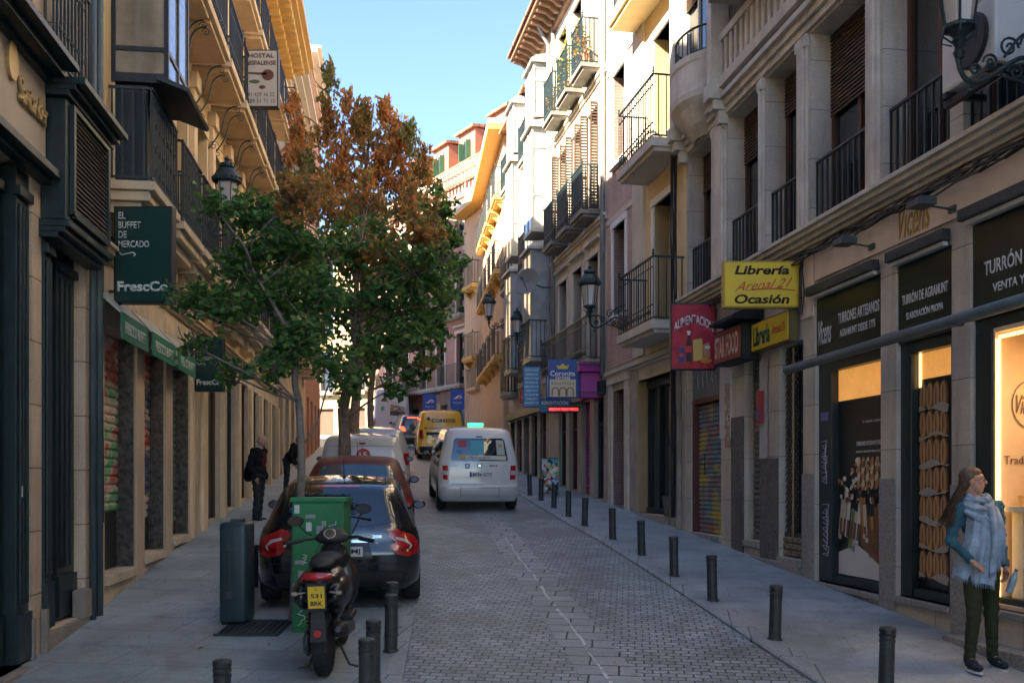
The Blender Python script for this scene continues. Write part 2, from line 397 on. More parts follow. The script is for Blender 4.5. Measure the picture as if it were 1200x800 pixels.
# ================================================================ materials of the place
stoneA=brickmat('ashlar_grey',(.58,.53,.44),(.51,.465,.39),(.22,.20,.17),1.3,.62,.006,rough=.8,bump=.3,dirt=.3,fine=.12)
stoneP=mat('pale_render',(.78,.65,.55),rough=.85,var=.12,stain=.25,scale=1.5)
stoneT=mat('trim_stone',(.60,.55,.465),rough=.8,var=.2,stain=.45,scale=3)
stoneD=mat('dark_trim_stone',(.40,.355,.30),rough=.8,var=.25,stain=.5,scale=3)
granite=mat('granite_plinth',(.29,.28,.26),rough=.75,var=.4,scale=30,stain=.5,bump=.2)
graniteD=mat('dark_granite',(.12,.115,.105),rough=.75,var=.6,scale=22,stain=.5,bump=.3)
iron=mat('wrought_iron',(.03,.04,.043),rough=.5,var=.3,bump=.1)
irong=mat('green_iron',(.012,.028,.03),rough=.5,var=.3,bump=.1)
bolm=mat('bollard_iron',(.035,.042,.042),rough=.42,var=.5,scale=9,bump=.25,bscale=120,stain=.3)
wbrown=mat('brown_window_wood',(.075,.035,.02),rough=.5,var=.3)
wwhite=mat('white_window_paint',(.55,.55,.5),rough=.5,var=.1)
wgreen=mat('dark_green_wood',(.009,.024,.026),rough=.42,var=.35,scale=8,stain=.3)
shbrown=mat('brown_shutter_slats',(.11,.065,.035),rough=.6,var=.25,scale=5)
dglass=glassmat('dark_window_glass',(.018,.022,.024))
dglass2=glassmat('curtained_glass',(.16,.155,.14),rough=.12)
bglass=glassmat('teal_window_glass',(.015,.05,.052),rough=.06)
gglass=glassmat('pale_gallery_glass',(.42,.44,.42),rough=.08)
cable=mat('black_cable',(.02,.02,.02),rough=.6)
pipeM=mat('grey_downpipe',(.22,.23,.23),rough=.5,var=.3)
ochre=mat('ochre_render',(.80,.57,.29),rough=.85,var=.14,stain=.25,scale=1.2)
ochre2=mat('pale_ochre_stone',(.76,.58,.37),rough=.85,var=.15,stain=.35,scale=2)
shopst=mat('shop_pillar_stone',(.60,.49,.35),rough=.8,var=.2,stain=.5,scale=3)
shopgr=mat('rough_black_granite',(.085,.075,.065),rough=.7,var=.9,scale=14,bump=.4,bscale=60)
yellowR=mat('yellow_render',(.78,.60,.32),rough=.85,var=.1,stain=.12)
creamR=mat('cream_render',(.62,.555,.45),rough=.85,var=.1,stain=.2,scale=1.3)
cream2=mat('buff_render',(.62,.55,.45),rough=.85,var=.12,stain=.25,scale=1.3)
brickR=brickmat('red_brick',(.48,.31,.26),(.54,.37,.31),(.6,.53,.47),.25,.065,.008,rough=.85,bump=.3,dirt=.15)
orangeR=mat('orange_render',(.62,.44,.27),rough=.85,var=.1,stain=.2)
pinkR=mat('pink_render',(.42,.21,.165),rough=.85,var=.15,stain=.25)
terra=mat('terracotta_render',(.38,.17,.10),rough=.85,var=.15,stain=.2)
eaveM=mat('brown_eaves_wood',(.22,.12,.07),rough=.7,var=.3)
tileM=brickmat('clay_roof_tiles',(.42,.20,.11),(.30,.14,.08),(.10,.06,.04),.22,.35,.02,axes='YX',rough=.8,bump=.8)
white=mat('white_paint',(.75,.75,.73),rough=.5,var=.05,bump=.03)
black=mat('matt_black',(.015,.015,.016),rough=.6,bump=.03)
def flat(n,c,r=.5,**k): return mat(n,c,rough=r,var=.06,bump=.02,**k)
# ================================================================ the setting
def sheet(name,rows,m,dz,kind='structure',label=None,cross=None):
    """rows: (y, xleft, xright, zoff_left, zoff_right)"""
    mb=MB(); vs=[];fs=[];n=8
    for (y,a,b,za,zb) in rows:
        for i in range(n+1):
            t=i/n; vs.append((a+(b-a)*t,y,g(y)+dz+za+(zb-za)*t))
    for i in range(len(rows)-1):
        for j in range(n): k=i*(n+1)+j; fs.append((k,k+1,k+n+2,k+n+1))
    mb.add(vs,fs); o=mb.build(name,m,loc=(0,0,0)); o['kind']=kind; return o
def interp(T,y):
    if y<=T[0][0]: 
        a,b=T[0],T[1]
    elif y>=T[-1][0]: a,b=T[-2],T[-1]
    else:
        for a,b in zip(T,T[1:]):
            if a[0]<=y<=b[0]: break
    return a[1]+(b[1]-a[1])*(y-a[0])/(b[0]-a[0])
KR=[(-8,4.1),(7.77,2.42),(9.1,2.25),(12.4,1.88),(15.9,1.42),(19.1,.90),(22.3,.46),(23.7,.24),(33,-1.3),(43,-2.5),(46,-3.4),(50,-5.9),(60,-12.3),(70,-18.5)]
KLx=[(-8,-1.6),(10,-2.9),(12,-3.16),(46,-7.6),(47,-30),(95,-30)]
def rx(u): return FR1.P(u,0,0).x if u<17 else FR2.P(u,0,0).x
ys=[-8+i*1.0 for i in range(0,95)]
ground=sheet('ground',[(y,-260,260,0,0) for y in [-60]+ys+[120,300,900]],mat('earth',(.12,.10,.08)),-.25)
cob=brickmat('granite_setts',(.345,.425,.445),(.235,.295,.31),(.085,.10,.105),.135,.098,.0075,axes='XY',rough=.5,bump=.8,dirt=.5,fine=.25,warp=.045,rot=.12,rvar=.14)
road=sheet('road',[(y,interp(KLx,y)-.02,interp(KR,y)+.02,0,0) for y in ys if y<=66],cob,0)
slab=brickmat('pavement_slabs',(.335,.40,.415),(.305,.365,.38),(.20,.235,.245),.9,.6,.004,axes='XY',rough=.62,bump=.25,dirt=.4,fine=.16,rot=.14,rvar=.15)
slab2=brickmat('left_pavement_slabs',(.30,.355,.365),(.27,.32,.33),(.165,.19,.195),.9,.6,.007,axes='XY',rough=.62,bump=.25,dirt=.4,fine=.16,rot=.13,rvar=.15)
kerbm=brickmat('granite_kerb',(.32,.375,.385),(.28,.33,.34),(.12,.14,.145),.3,1.1,.008,axes='XY',rough=.65,bump=.3,dirt=.3,rot=.16)
pr=sheet('pavement',[(y,interp(KR,y)+.16,rx(y)+.3 if y<33.5 else interp(KR,y)+2.0,0,.0) for y in ys if y<44],slab,.035)
# kerb of the right pavement, a low worn step
def kerb(name,T,w,y0,y1,side,h=.04,m=kerbm):
    mb=MB(); yy=[y for y in ys if y0<=y<=y1]; vs=[];fs=[]
    for y in yy:
        x=interp(T,y); a,b=(x,x+w) if side=='R' else (x,x-w); q=.018 if side=='R' else -.018
        hh=h(y) if callable(h) else h
        for (xx,z) in ((a,-.2),(a,hh-.015),(a+q,hh),(b,hh),(b,-.2)): vs.append((xx,y,g(y)+z))
    for i in range(len(yy)-1):
        for j in range(4): k=i*5+j; fs.append((k,k+1,k+6,k+5))
    mb.add(vs,fs); o=mb.build(name,m,loc=(0,0,0)); o['kind']='structure'
kerb('kerb',KR,.2,-8,44,'R')
lx=lambda y:FL.P(y,0,0).x
LH=lambda y:.03+.09*min(1,max(0,(y-10.4)/3.0))
kerb('kerb',KLx,.2,10,46,'L',h=LH)
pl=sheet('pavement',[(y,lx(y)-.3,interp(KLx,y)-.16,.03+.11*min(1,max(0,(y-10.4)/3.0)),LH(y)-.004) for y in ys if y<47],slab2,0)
# paved corner in front of the parking bay where the scooter stands
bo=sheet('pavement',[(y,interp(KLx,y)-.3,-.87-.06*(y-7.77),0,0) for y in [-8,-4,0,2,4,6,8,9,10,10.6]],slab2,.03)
mk=MB()
for a,b in zip([-8,-4,0,2,4,6,8,9,10],[-4,0,2,4,6,8,9,10,10.6]):
    xa=-.87-.06*(a-7.77); xb=-.87-.06*(b-7.77)
    mk.add([(xa-.14,a,g(a)+.036),(xa,a,g(a)+.036),(xa,a,g(a)-.1),(xb-.14,b,g(b)+.036),(xb,b,g(b)+.036),(xb,b,g(b)-.1)],[(0,1,4,3),(1,2,5,4)])
o=mk.build('kerb',kerbm,loc=(0,0,0)); o['kind']='structure'
# central channel of flat stones and the worn white line
chm=brickmat('channel_stones',(.33,.40,.42),(.27,.33,.345),(.04,.04,.038),.5,.3,.010,axes='XY',rough=.5,bump=.7,dirt=.4,fine=.2,rot=.11,warp=.02,rvar=.15)
cx=lambda y:.82-.108*(y-7.84)
cs=sheet('drain_channel',[(y,cx(y)-.24,cx(y)+.24,0,0) for y in [i*.5 for i in range(0,50)]],chm,.004)
lm=bpy.data.materials.new('worn_line_paint'); lm.use_nodes=True
_n=lm.node_tree; _b=_n.nodes['Principled BSDF']; _b.inputs['Base Color'].default_value=(.62,.64,.64,1); _b.inputs['Roughness'].default_value=.8
_t=_n.nodes.new('ShaderNodeTexNoise'); _t.inputs['Scale'].default_value=5; _t.inputs['Detail'].default_value=8; _t.inputs['Roughness'].default_value=.8
_r=_n.nodes.new('ShaderNodeValToRGB'); _r.color_ramp.elements[0].position=.36; _r.color_ramp.elements[1].position=.50
_tc=_n.nodes.new('ShaderNodeTexCoord'); _n.links.new(_tc.outputs['Object'],_t.inputs['Vector'])
_n.links.new(_t.outputs[0],_r.inputs[0]); _n.links.new(_r.outputs[0],_b.inputs['Alpha'])
lnm=MB(); yy=[6+i*.25 for i in range(0,43)]
for k in range(len(yy)-1):
    a,b=yy[k],yy[k+1]; f=lambda y:cx(y)-.02+.012*math.sin(y*2.1)+.008*math.sin(y*7); wv=.011+.005*math.sin(a*5)
    lnm.quad((f(a)-wv,a,g(a)+.009),(f(a)+wv,a,g(a)+.009),(f(b)+wv,b,g(b)+.009),(f(b)-wv,b,g(b)+.009))
o=lnm.build('white_line',lm,loc=(0,0,0)); o['kind']='structure'
# iron tree grate beside the cabinet and drain covers
def gbox(mb,x0,x1,y0,y1,z0,z1): return mb.box(x0,x1,y0,y1,z0,z1,fn=lambda x,y,z:(x,y,g(y)+z))
gr=MB(); gx,gy=-2.52,9.62
for i in range(11): gbox(gr,gx-.28+i*.056-.01,gx-.28+i*.056+.01,gy-.3,gy+.3,.034,.046)
gbox(gr,gx-.31,gx+.31,gy-.33,gy-.3,.034,.05); gbox(gr,gx-.31,gx+.31,gy+.3,gy+.33,.034,.05); gbox(gr,gx-.31,gx+.31,gy-.3,gy+.3,.031,.036)
tag(gr.build('drain_grate',iron,loc=(gx,gy,g(gy))),'square black iron grate set in the pavement left of the green cabinet','grate')

# ================================================================ right: stone house with the confectioner, bookshop and grocery
B1=thing('stone_building','grey stone apartment building with dark confectionery shop windows on the right','building',loc=(4.3,9,g(9)))
UO=[(15.8,17.0),(13.93,15.16),(12.7,13.7),(10.97,12.35),(9.41,10.62),(8.0,9.2),(6.5,7.75),(5.0,6.2)]
holes=[(a,b,5.42,7.86,.34) for a,b in UO]
holes+=[(a,b,9.0,11.5,.34) for a,b in UO[1:]]+[(a,b,12.3,14.6,.34) for a,b in UO]
GH=dict(sh1=(15.45,16.87,1.37,4.45,.22),sh2=(13.9,14.5,1.38,4.1,.3),lib=(12.56,13.29,1.22,4.05,.35),
 v1=(10.67,12.23,1.0,4.5,.3),v2=(9.38,10.36,1.03,4.5,.3),v3=(7.25,9.09,1.1,4.6,1.5),v4=(5.2,6.9,1.1,4.6,.3))
holes+=list(GH.values())
mb=MB(); wallholes(mb,FR1,-12,17.12,-3,15.6,holes,dep=.3,shell=9); mb.build('wall',stoneA,B1)
# pale rendered band above the shopfronts
mb=MB(); fbox(mb,FR1,3.5,12.2,.002,.02,4.72,5.16)
for a,b in((12.25,12.6),): fbox(mb,FR1,a,b,.002,.02,4.3,5.16)
mb.build('wall_band',stoneP,B1)
# cornices
def cornice(fr,u0,u1,z,steps,m,parent,name='cornice'):
    mb=MB(); zz=z
    for (w,h) in steps: fbox(mb,fr,u0,u1,.003,w,zz,zz+h-.002); zz+=h
    return mb.build(name,m,parent,bevel=.006)
cornice(FR1,3.5,17.1,5.17,[(.06,.05),(.11,.06),(.17,.06),(.21,.05)],stoneT,B1)
cornice(FR1,3.5,17.1,7.9,[(.05,.10),(.10,.10),(.16,.08),(.10,.06)],stoneT,B1)
cornice(FR1,3.5,17.1,15.3,[(.3,.15),(.5,.2)],stoneT,B1)
# pilasters between the windows
mb=MB(); edges=sorted([x for p in UO for x in p])
for i in range(1,len(edges)-1,2):
    a,b=edges[i],edges[i+1]
    if b-a>.22:
        fbox(mb,FR1,a+.05,b-.05,.003,.045,5.45,7.89); fbox(mb,FR1,a+.1,b-.1,.045,.075,5.45,7.75)
        fbox(mb,FR1,a+.03,b-.03,.003,.07,7.72,7.86)
mb.build('pilaster',stoneT,B1,bevel=.004)
for i,(a,b) in enumerate(UO):
    window(FR1,a,b,5.42,7.86,-.33,B1,wbrown,dglass,t=.08,mull=1,trans=(),shut=[.25,.3,.22,.42,.1,.12,.3,.2][i],sm=shbrown)
    r=MB(); bars(r,FR1,a+.015,b-.015,-.08,5.45,6.25,step=.125,r=.013); r.build('railing',iron,B1)
    if i: window(FR1,a,b,9.0,11.5,-.33,B1,wbrown,dglass,t=.08,mull=1,trans=(),shut=.3,sm=shbrown)
# balustrade of the second floor and oriel undersides
mb=MB(); fbox(mb,FR1,10.2,15.3,.02,.16,8.98,9.1); fbox(mb,FR1,10.2,15.3,.02,.18,8.26,8.42)
k=int((15.2-10.3)/.2)
for i in range(k): c=10.3+i*.2; fbox(mb,FR1,c,c+.09,.04,.13,8.42,8.98)
mb.build('balustrade',stoneT,B1,bevel=.01)
# bow balcony at the far corner: rounded stone trough on a curved corbel
def bow(fr,uc,hw,wmax,z,parent):
    mb=MB(); n=14; prof=[(.25,z-.62),(.55,z-.45),(.82,z-.22),(1.0,z-.12),(1.04,z-.02),(1.0,z),(1.0,z+.42),(1.05,z+.46),(1.05,z+.56),(.9,z+.58)]
    vs=[];fs=[]
    for (q,zz) in prof:
        for i in range(n+1):
            a=PI*i/n; vs.append(fr.P(uc-math.cos(a)*hw*min(1,q+.1),math.sin(a)*wmax*q+.004,zz))
    for r_ in range(len(prof)-1):
        for i in range(n): k=r_*(n+1)+i; fs.append((k,k+1,k+n+2,k+n+1))
    fs.append(tuple((len(prof)-1)*(n+1)+i for i in range(n+1))); mb.add(vs,fs)
    o=mb.build('bow_balcony',stoneT,parent)
    r=MB()
    pts=[fr.P(uc-math.cos(PI*i/n)*hw*.9,math.sin(PI*i/n)*wmax*.85,z+1.0) for i in range(n+1)]
    r.tube(pts,.02,6); r.tube([Vector((p.x,p.y,z+.62)) for p in pts],.012,5)
    for i in range(n+1): r.tube([Vector((pts[i].x,pts[i].y,z+.57)),pts[i]],.011,4)
    r.build('railing',irong,o)
bow(FR1,16.25,.78,.5,8.5,B1)
mb=MB()
for u in (15.2,17.05):       # columns on corbels framing the bow
    fbox(mb,FR1,u-.1,u+.1,.003,.30,8.35,12); fbox(mb,FR1,u-.13,u+.13,.003,.34,8.1,8.34); fbox(mb,FR1,u-.1,u+.1,.003,.26,7.95,8.1); fbox(mb,FR1,u-.07,u+.07,.003,.16,7.75,7.95)
mb.build('corbel',stoneT,B1,bevel=.015)
mb=MB(); fbox(mb,FR1,11.6,14.6,.003,.75,9.35,9.55); fbox(mb,FR1,11.8,14.4,.003,.6,9.2,9.349); fbox(mb,FR1,11.75,14.5,.003,.7,9.55,11.8)
mb.build('oriel',stoneD,B1,bevel=.02)
window(FR1,15.75,16.9,9.1,11.4,.02,B1,wwhite,dglass,t=.06,mull=1,shut=.5,sm=shbrown,name='window')
# granite plinths of the piers
mb=MB()
def pier(a,b,zt): fbox(mb,FR1,a,b,.002,.022,g(a)-.15,zt)
for a,b,zt in((10.36,10.67,2.26),(9.09,9.38,2.2),(12.23,12.56,2.33),(6.9,7.25,2.2)): pier(a+.004,b-.004,zt)
mb.build('plinth',granite,B1)
mb=MB(); pier(13.3,13.89,2.55); pier(14.51,14.98,3.2); mb.build('pier_cladding',graniteD,B1)
mb=MB(); fbox(mb,FR1,13.62,13.88,.024,.03,2.56,3.95); fbox(mb,FR1,14.98,15.44,.002,.03,2.9,4.3); mb.build('pier_facing',mat('pale_pier_paint',(.5,.49,.47),rough=.7,stain=.5),B1)
mb=MB(); fbox(mb,FR1,15.0,15.2,.03,.034,2.75,3.75); mb.build('torn_posters',patchmat('torn_posters',[(.05,.12,.15),(.4,.3,.2),(.5,.2,.08),(.08,.15,.2),(.6,.58,.5)],scale=9,mapscale=(1,1,1.5)),B1)
# stone sills below the shop windows
mb=MB()
for a,b,z in((10.67,12.3,1.0),(9.38,10.36,1.03),(7.25,9.09,1.1),(5.2,6.9,1.1)): fbox(mb,FR1,a+.002,b-.002,-.12,.05,z-.06,z)
for a,b,z in((12.56,13.29,1.22),(13.9,14.5,1.38),(15.45,16.87,1.37)): fbox(mb,FR1,a+.002,b-.002,-.2,.04,z-.09,z-.003)
mb.build('sill',granite,B1,bevel=.008)
mb=MB(); fbox(mb,FR1,7.1,9.2,.002,.22,g(9.2)-.3,.80); fbox(mb,FR1,12.6,15.4,.002,.06,.8,1.16); mb.build('step',granite,B1,bevel=.01)
# --- confectioner's windows
vg=mat('shopfront_dark_green',(.018,.032,.034),rough=.35,var=.3,bump=.02)
vpanel=mat('fascia_black_green',(.012,.024,.023),rough=.28,var=.5,scale=1.5,bump=.02)
warm=mat('lit_interior_glow',(.8,.42,.13),rough=.9,var=.35,scale=2.2,emit=.09,ecol=(.85,.36,.08))  # light of the shop interior put into the panes as a warm glow
led=mat('warm_light_strip',(1,.8,.4),emit=.4,ecol=(1,.62,.2),var=0,bump=0)
silver=mat('silver_lettering',(.62,.65,.66),rough=.4,var=.05,bump=0)
gold=mat('gold_lettering',(.42,.24,.02),rough=.4,metal=0,var=.1,bump=0)
rv=-FR1.tv(); up=V(0,0,1)
SF={}
for key,(a,b,z0,z1,d),zf in(('v1',GH['v1'],3.72),('v2',GH['v2'],3.70),('v3',GH['v3'],3.74),('v4',GH['v4'],3.74)):
    m=MB(); o=.003
    wd=.34 if key=='v1' else (.2 if key=='v2' else .1)
    fbox(m,FR1,b-wd,b-o,-.2,-.05,z0+o,zf-.15); fbox(m,FR1,a+o,a+.09,-.2,-.05,z0+o,zf-.15)
    fbox(m,FR1,a+o,b-o,-.2,-.05,zf-.148,zf-.03)
    fbox(m,FR1,a+.092,b-wd-.002,-.2,-.07,z0+o,z0+.1)
    if key=='v3': fbox(m,FR1,8.81,8.98,-.19,-.02,z0+.004,zf-.15)
    fr_=m.build('shop_window',vg,B1,bevel=.005); SF[key]=fr_
    m=MB(); fbox(m,FR1,a+.01,b-.01,-.08,-.02,zf-.028,z1-.01); SF[key+'p']=m.build('fascia_panel',vpanel,B1)
    m=MB(); fbox(m,FR1,a-.02,b+.03,.024,.12,z1+.03,z1+.14); m.build('light_hood',iron,B1,bevel=.01)
    m=MB(); fbox(m,FR1,a+.02,b-.02,.03,.08,z1-.012,z1+.026); m.build('light_hood_strip',mat('white_strip',(.6,.62,.62),rough=.4,bump=0),B1)
def ftx(fr,txt,u,w,z,wid,h,m,parent,side='R',**k):
    r=-fr.tv() if side=='R' else fr.tv()
    return TX(txt,fr.P(u,w,z),r,up,wid,h,m,parent,**k)
ftx(FR1,'Vicens',12.0,-.018,4.06,.34,.30,silver,SF['v1p'],shear=.45,bold=.01)
ftx(FR1,'TURRONES ARTESANOS',11.2,-.018,4.16,.95,.13,silver,SF['v1p'],bold=.02)
ftx(FR1,'AGRAMUNT DESDE 1775',11.22,-.018,3.98,.82,.09,silver,SF['v1p'],bold=.02)
ftx(FR1,'TURRÓN DE AGRAMUNT',9.87,-.018,4.13,.82,.13,silver,SF['v2p'],bold=.02)
ftx(FR1,'ELABORACIÓN PROPIA',9.87,-.018,3.95,.66,.09,silver,SF['v2p'],bold=.02)
ftx(FR1,'TURRÓN Y CHOCOLATE',8.2,-.018,4.17,1.45,.16,silver,SF['v3p'],bold=.02)
ftx(FR1,'VENTA Y DEGUSTACIÓN',8.2,-.018,3.97,1.2,.10,silver,SF['v3p'],bold=.02)
ftx(FR1,'Vicens',9.98,.024,4.92,.58,.34,gold,B1,shear=.35,bold=.0,ex=.006,name='gold_lettering')
# V1: lit strip above a big printed panel
def pan(fr,a,b,z0,z1,w,m,parent,name='pane',t=.01):
    q=MB(); fbox(q,fr,a,b,w,w+t,z0,z1); return q.build(name,m,parent)
def fell(mb,fr,u,w,z,ru,rz,rot=0,n=14):
    p=[]
    for i in range(n):
        a=2*PI*i/n; du=math.cos(a)*ru; dz=math.sin(a)*rz
        p.append(fr.P(u+du*math.cos(rot)-dz*math.sin(rot),w,z+du*math.sin(rot)+dz*math.cos(rot)))
    return mb.extr(p,fr.nv()*.003)
def fq(mb,fr,u,w,z,hu,hz,rot=0):
    p=[]
    for (a,b) in((-1,-1),(1,-1),(1,1),(-1,1)):
        du=a*hu; dz=b*hz; p.append(fr.P(u+du*math.cos(rot)-dz*math.sin(rot),w,z+du*math.sin(rot)+dz*math.cos(rot)))
    return mb.extr(p,fr.nv()*.003)
pan(FR1,10.76,11.9,3.2,3.57,-.15,warm,SF['v1'])
posterD=mat('poster_dark_print',(.014,.017,.017),rough=.3,var=.4,bump=0)
P1=pan(FR1,10.76,11.9,1.1,3.2,-.15,posterD,SF['v1'],'poster')
rr=random.Random(3)
def cols(ms):
    return {k:(MB(),flat(k,c)) for k,c in ms.items()}
cc=cols(dict(print_cream=(.62,.55,.42),print_orange=(.5,.22,.07),print_red=(.32,.06,.04),print_brown=(.2,.1,.05),print_white=(.7,.7,.68),print_green=(.2,.26,.1)))
ks=list(cc)
for i in range(13):    # row of wrapped bars
    u=11.82-i*.082; k=ks[[0,0,4,5,0,4,1,0,3,1,3,1,0][i]]
    fq(cc[k][0],FR1,u,-.139,1.78+.10*math.sin(i*1.3)-.012*i,0.037,.24,rot=.18 if i<6 else -.12)
    fq(cc['print_brown'][0],FR1,u,-.135,1.70-.012*i,.024,.10,rot=.18 if i<6 else -.12)
for i in range(90):
    u=rr.uniform(10.8,11.85); z=rr.uniform(2.0,2.5) 
    if z>2.28 and u>11.5: continue
    fell(cc[rr.choice(['print_brown','print_orange','print_cream','print_white','print_brown'])][0],FR1,u,-.137+.0004*i,z,rr.uniform(.015,.035),rr.uniform(.015,.05),rr.uniform(0,3))
for i in range(5):
    for j in range(4): fell(cc['print_cream' if (i+j)%2 else 'print_orange'][0],FR1,11.35-.1*i,-.11,2.2+.085*j,.035,.06,.4)
cc['print_white'][0].extr([FR1.P(u,-.139,z) for u,z in((11.88,1.12),(10.8,1.12),(10.8,1.28),(11.45,1.5),(11.88,1.38))],FR1.nv()*.003)
cc['print_brown'][0].extr([FR1.P(u,-.134,z) for u,z in((11.35,1.5),(10.78,1.22),(10.78,1.42),(11.2,1.62))],FR1.nv()*.003)
for i in range(7): fell(cc[rr.choice(ks)][0],FR1,10.9+i*.06,-.129,1.36+.04*i,.03,.03)
for k,(q,m) in cc.items(): q.build('print',m,P1)
ftx(FR1,'EL TURRÓN, TURRÓN.',11.1,-.137,2.92,.42,.035,silver,P1)
ftx(FR1,'TURRONES ARTESANOS DESDE',11.16,-.137,2.67,.6,.05,silver,P1,bold=.02)
ftx(FR1,'MAESTRO TURRONERO ÁNGEL VELASCO',11.16,-.137,2.58,.6,.03,silver,P1)
chalk=flat('chalk_scrawl',(.45,.42,.5))
def scrawl(fr,u,w,z,s,m,parent,seed,n=26,vert=True,name='graffiti',r=.006):
    q=MB(); r_=random.Random(seed); pts=[]
    for i in range(n):
        t=i/n; a=i*2.1+r_.uniform(-.5,.5)
        pts.append(fr.P(u+math.cos(a)*s*.35,w,z+(.5-t)*s*(2.4 if vert else .5)+math.sin(a)*s*.25)) if vert else pts.append(fr.P(u+(.5-t)*s*3+math.cos(a)*s*.25,w,z+math.sin(a)*s*.5))
    q.tube(pts,r,4); q.build(name,m,parent)
scrawl(FR1,12.07,-.047,2.45,.22,chalk,SF['v1'],5); scrawl(FR1,12.03,-.047,1.62,.26,chalk,SF['v1'],6)
pan(FR1,11.97,12.16,2.98,3.08,-.048,flat('violet_sticker',(.2,.16,.42)),SF['v1'],'sticker',.003)
# V2: lit strip and the tall print of packed rolls
pan(FR1,9.48,10.15,3.28,3.55,-.15,warm,SF['v2']); m=MB(); fbox(m,FR1,10.11,10.14,-.138,-.125,3.2,3.55); m.build('light_strip',led,SF['v2'])
P2=pan(FR1,9.48,10.15,1.15,3.28,-.15,posterD,SF['v2'],'poster')
loaf=flat('print_loaf',(.50,.30,.14)); loafd=flat('print_loaf_dark',(.24,.12,.05)); paper=flat('print_paper',(.42,.39,.34))
A,Bm,C_=MB(),MB(),MB(); z=1.25
for k in range(7):
    for i in range(4):
        u=10.08-i*.12; fell(Bm,FR1,u,-.1395,z+.13,.075,.155); fell(A,FR1,u+.008,-.1355,z+.135,.052,.135,rot=rr.uniform(-.1,.1))
        fell(Bm,FR1,u+.01,-.1325,z+.14,.008,.10)
    p=[FR1.P(10.14-.5*t,-.1285,z-.01+.025*math.sin(t*5+k)+(.02 if k%2 else -.01)*t) for t in [i/8 for i in range(9)]]+[FR1.P(9.62+.52*t,-.1285,z+.035+.03*math.sin(t*7+k)) for t in [i/8 for i in range(9)]]
    C_.extr(p,FR1.nv()*.003); z+=.285
A.build('print',loaf,P2); Bm.build('print',loafd,P2); C_.build('print',paper,P2)
q=MB(); fell(q,FR1,9.54,-.139,2.75,.04,.2); q.build('print',loaf,P2)
# V3: real lit display
inner=mat('display_cream_wall',(.78,.58,.36),rough=.8,var=.12,bump=0)
m=MB(); fbox(m,FR1,7.28,8.78,-1.5,-1.46,1.1,3.6); fbox(m,FR1,8.775,8.80,-1.46,-.03,1.1,3.6); fbox(m,FR1,7.28,8.77,-1.46,-.03,1.105,1.14); fbox(m,FR1,7.28,8.77,-1.46,-.03,3.56,3.6); fbox(m,FR1,7.255,7.275,-1.46,-.2,1.1,3.6)
D3=m.build('display_lining',inner,SF['v3'])
m=MB(); fbox(m,FR1,8.74,8.77,-.06,-.03,1.2,3.5); fbox(m,FR1,7.3,8.73,-.06,-.03,3.50,3.53); m.build('light_strip',led,SF['v3'])
m=MB()
fbox(m,FR1,7.3,8.74,-.62,-.08,1.96,2.01); fbox(m,FR1,8.55,8.70,-.56,-.14,1.145,1.955); fbox(m,FR1,7.5,7.7,-.56,-.14,1.145,1.955); fbox(m,FR1,8.40,8.76,-1.2,-.5,2.72,2.75)
m.build('display_shelf',mat('display_shelf_pale',(.75,.66,.5),rough=.5,bump=0),SF['v3'])
q=[MB(),MB(),MB()]
for i in range(90):
    u=rr.uniform(7.35,8.70); w=rr.uniform(-.58,-.12); h=rr.uniform(.04,.16)
    q[i%3].box(u-.03,u+.03,w-.03,w+.03,2.011,2.01+h,fn=FR1.P) if i%2 else q[i%3].ball(FR1.P(u,w,2.05+h*.5),(.035,.035,.03),6)
for i,(c,n_) in enumerate((((.6,.38,.15),'sweets_tan'),((.32,.16,.07),'sweets_brown'),((.75,.65,.45),'sweets_cream'))): q[i].build('display_sweets',flat(n_,c),SF['v3'])
bpn=flat('brown_print',(.12,.07,.04)); nR=-FR1.nv(); E=lambda w,z:FR1.P(8.765,w,z)
TX('Tradición Familiar',E(-.47,2.42),nR,up,.72,.075,bpn,SF['v3'])
q=MB(); 
for i in range(28):
    a=2*PI*i/28; a2=2*PI*(i+1)/28
    q.tube([E(-.36+.17*math.cos(a),2.92+.21*math.sin(a)),E(-.36+.17*math.cos(a2),2.92+.21*math.sin(a2))],.005,4)
q.build('print_ring',bpn,SF['v3']); TX('Vicens',E(-.36,2.92),nR,up,.26,.17,bpn,SF['v3'],shear=.4)
dl=bpy.data.lights.new('display_lamp','AREA'); dl.shape='RECTANGLE'; dl.size=1.1; dl.size_y=.5; dl.energy=3.4; dl.color=(1,.60,.26)
do=bpy.data.objects.new('display_lamp',dl); COL.objects.link(do); do.location=FR1.P(7.9,-.6,3.5); do.rotation_euler=(0,0,0)
pan(FR1,5.3,6.8,1.2,3.6,-.15,warm,SF['v4'])
# rolled awning tube on brackets
m=MB(); m.tube([FR1.P(12.3,.34,3.62),FR1.P(5.0,.34,3.72)],.055,14); AW=m.build('awning_roll',mat('awning_blue_grey',(.10,.14,.16),rough=.6,var=.25,stain=.2),B1,smooth=True)
m=MB()
for u in (12.1,10.5,9.2,7.0): m.tube([FR1.P(u,.0,3.7),FR1.P(u,.34,3.66)],.016,6)
m.build('awning_bracket',iron,B1)
# flood lamps above the fascia
for u in (10.8,9.32):
    m=MB(); fbox(m,FR1,u-.05,u+.05,.02,.05,4.78,4.84); m.tube([FR1.P(u,.04,4.81),FR1.P(u,.3,4.84)],.012,5); fbox(m,FR1,u-.11,u+.11,.26,.44,4.82,4.88)
    for k in range(5): fbox(m,FR1,u-.1+k*.045,u-.085+k*.045,.27,.43,4.882,4.90)
    m.build('flood_lamp',mat('lamp_grey_iron',(.06,.07,.075),rough=.4),B1)
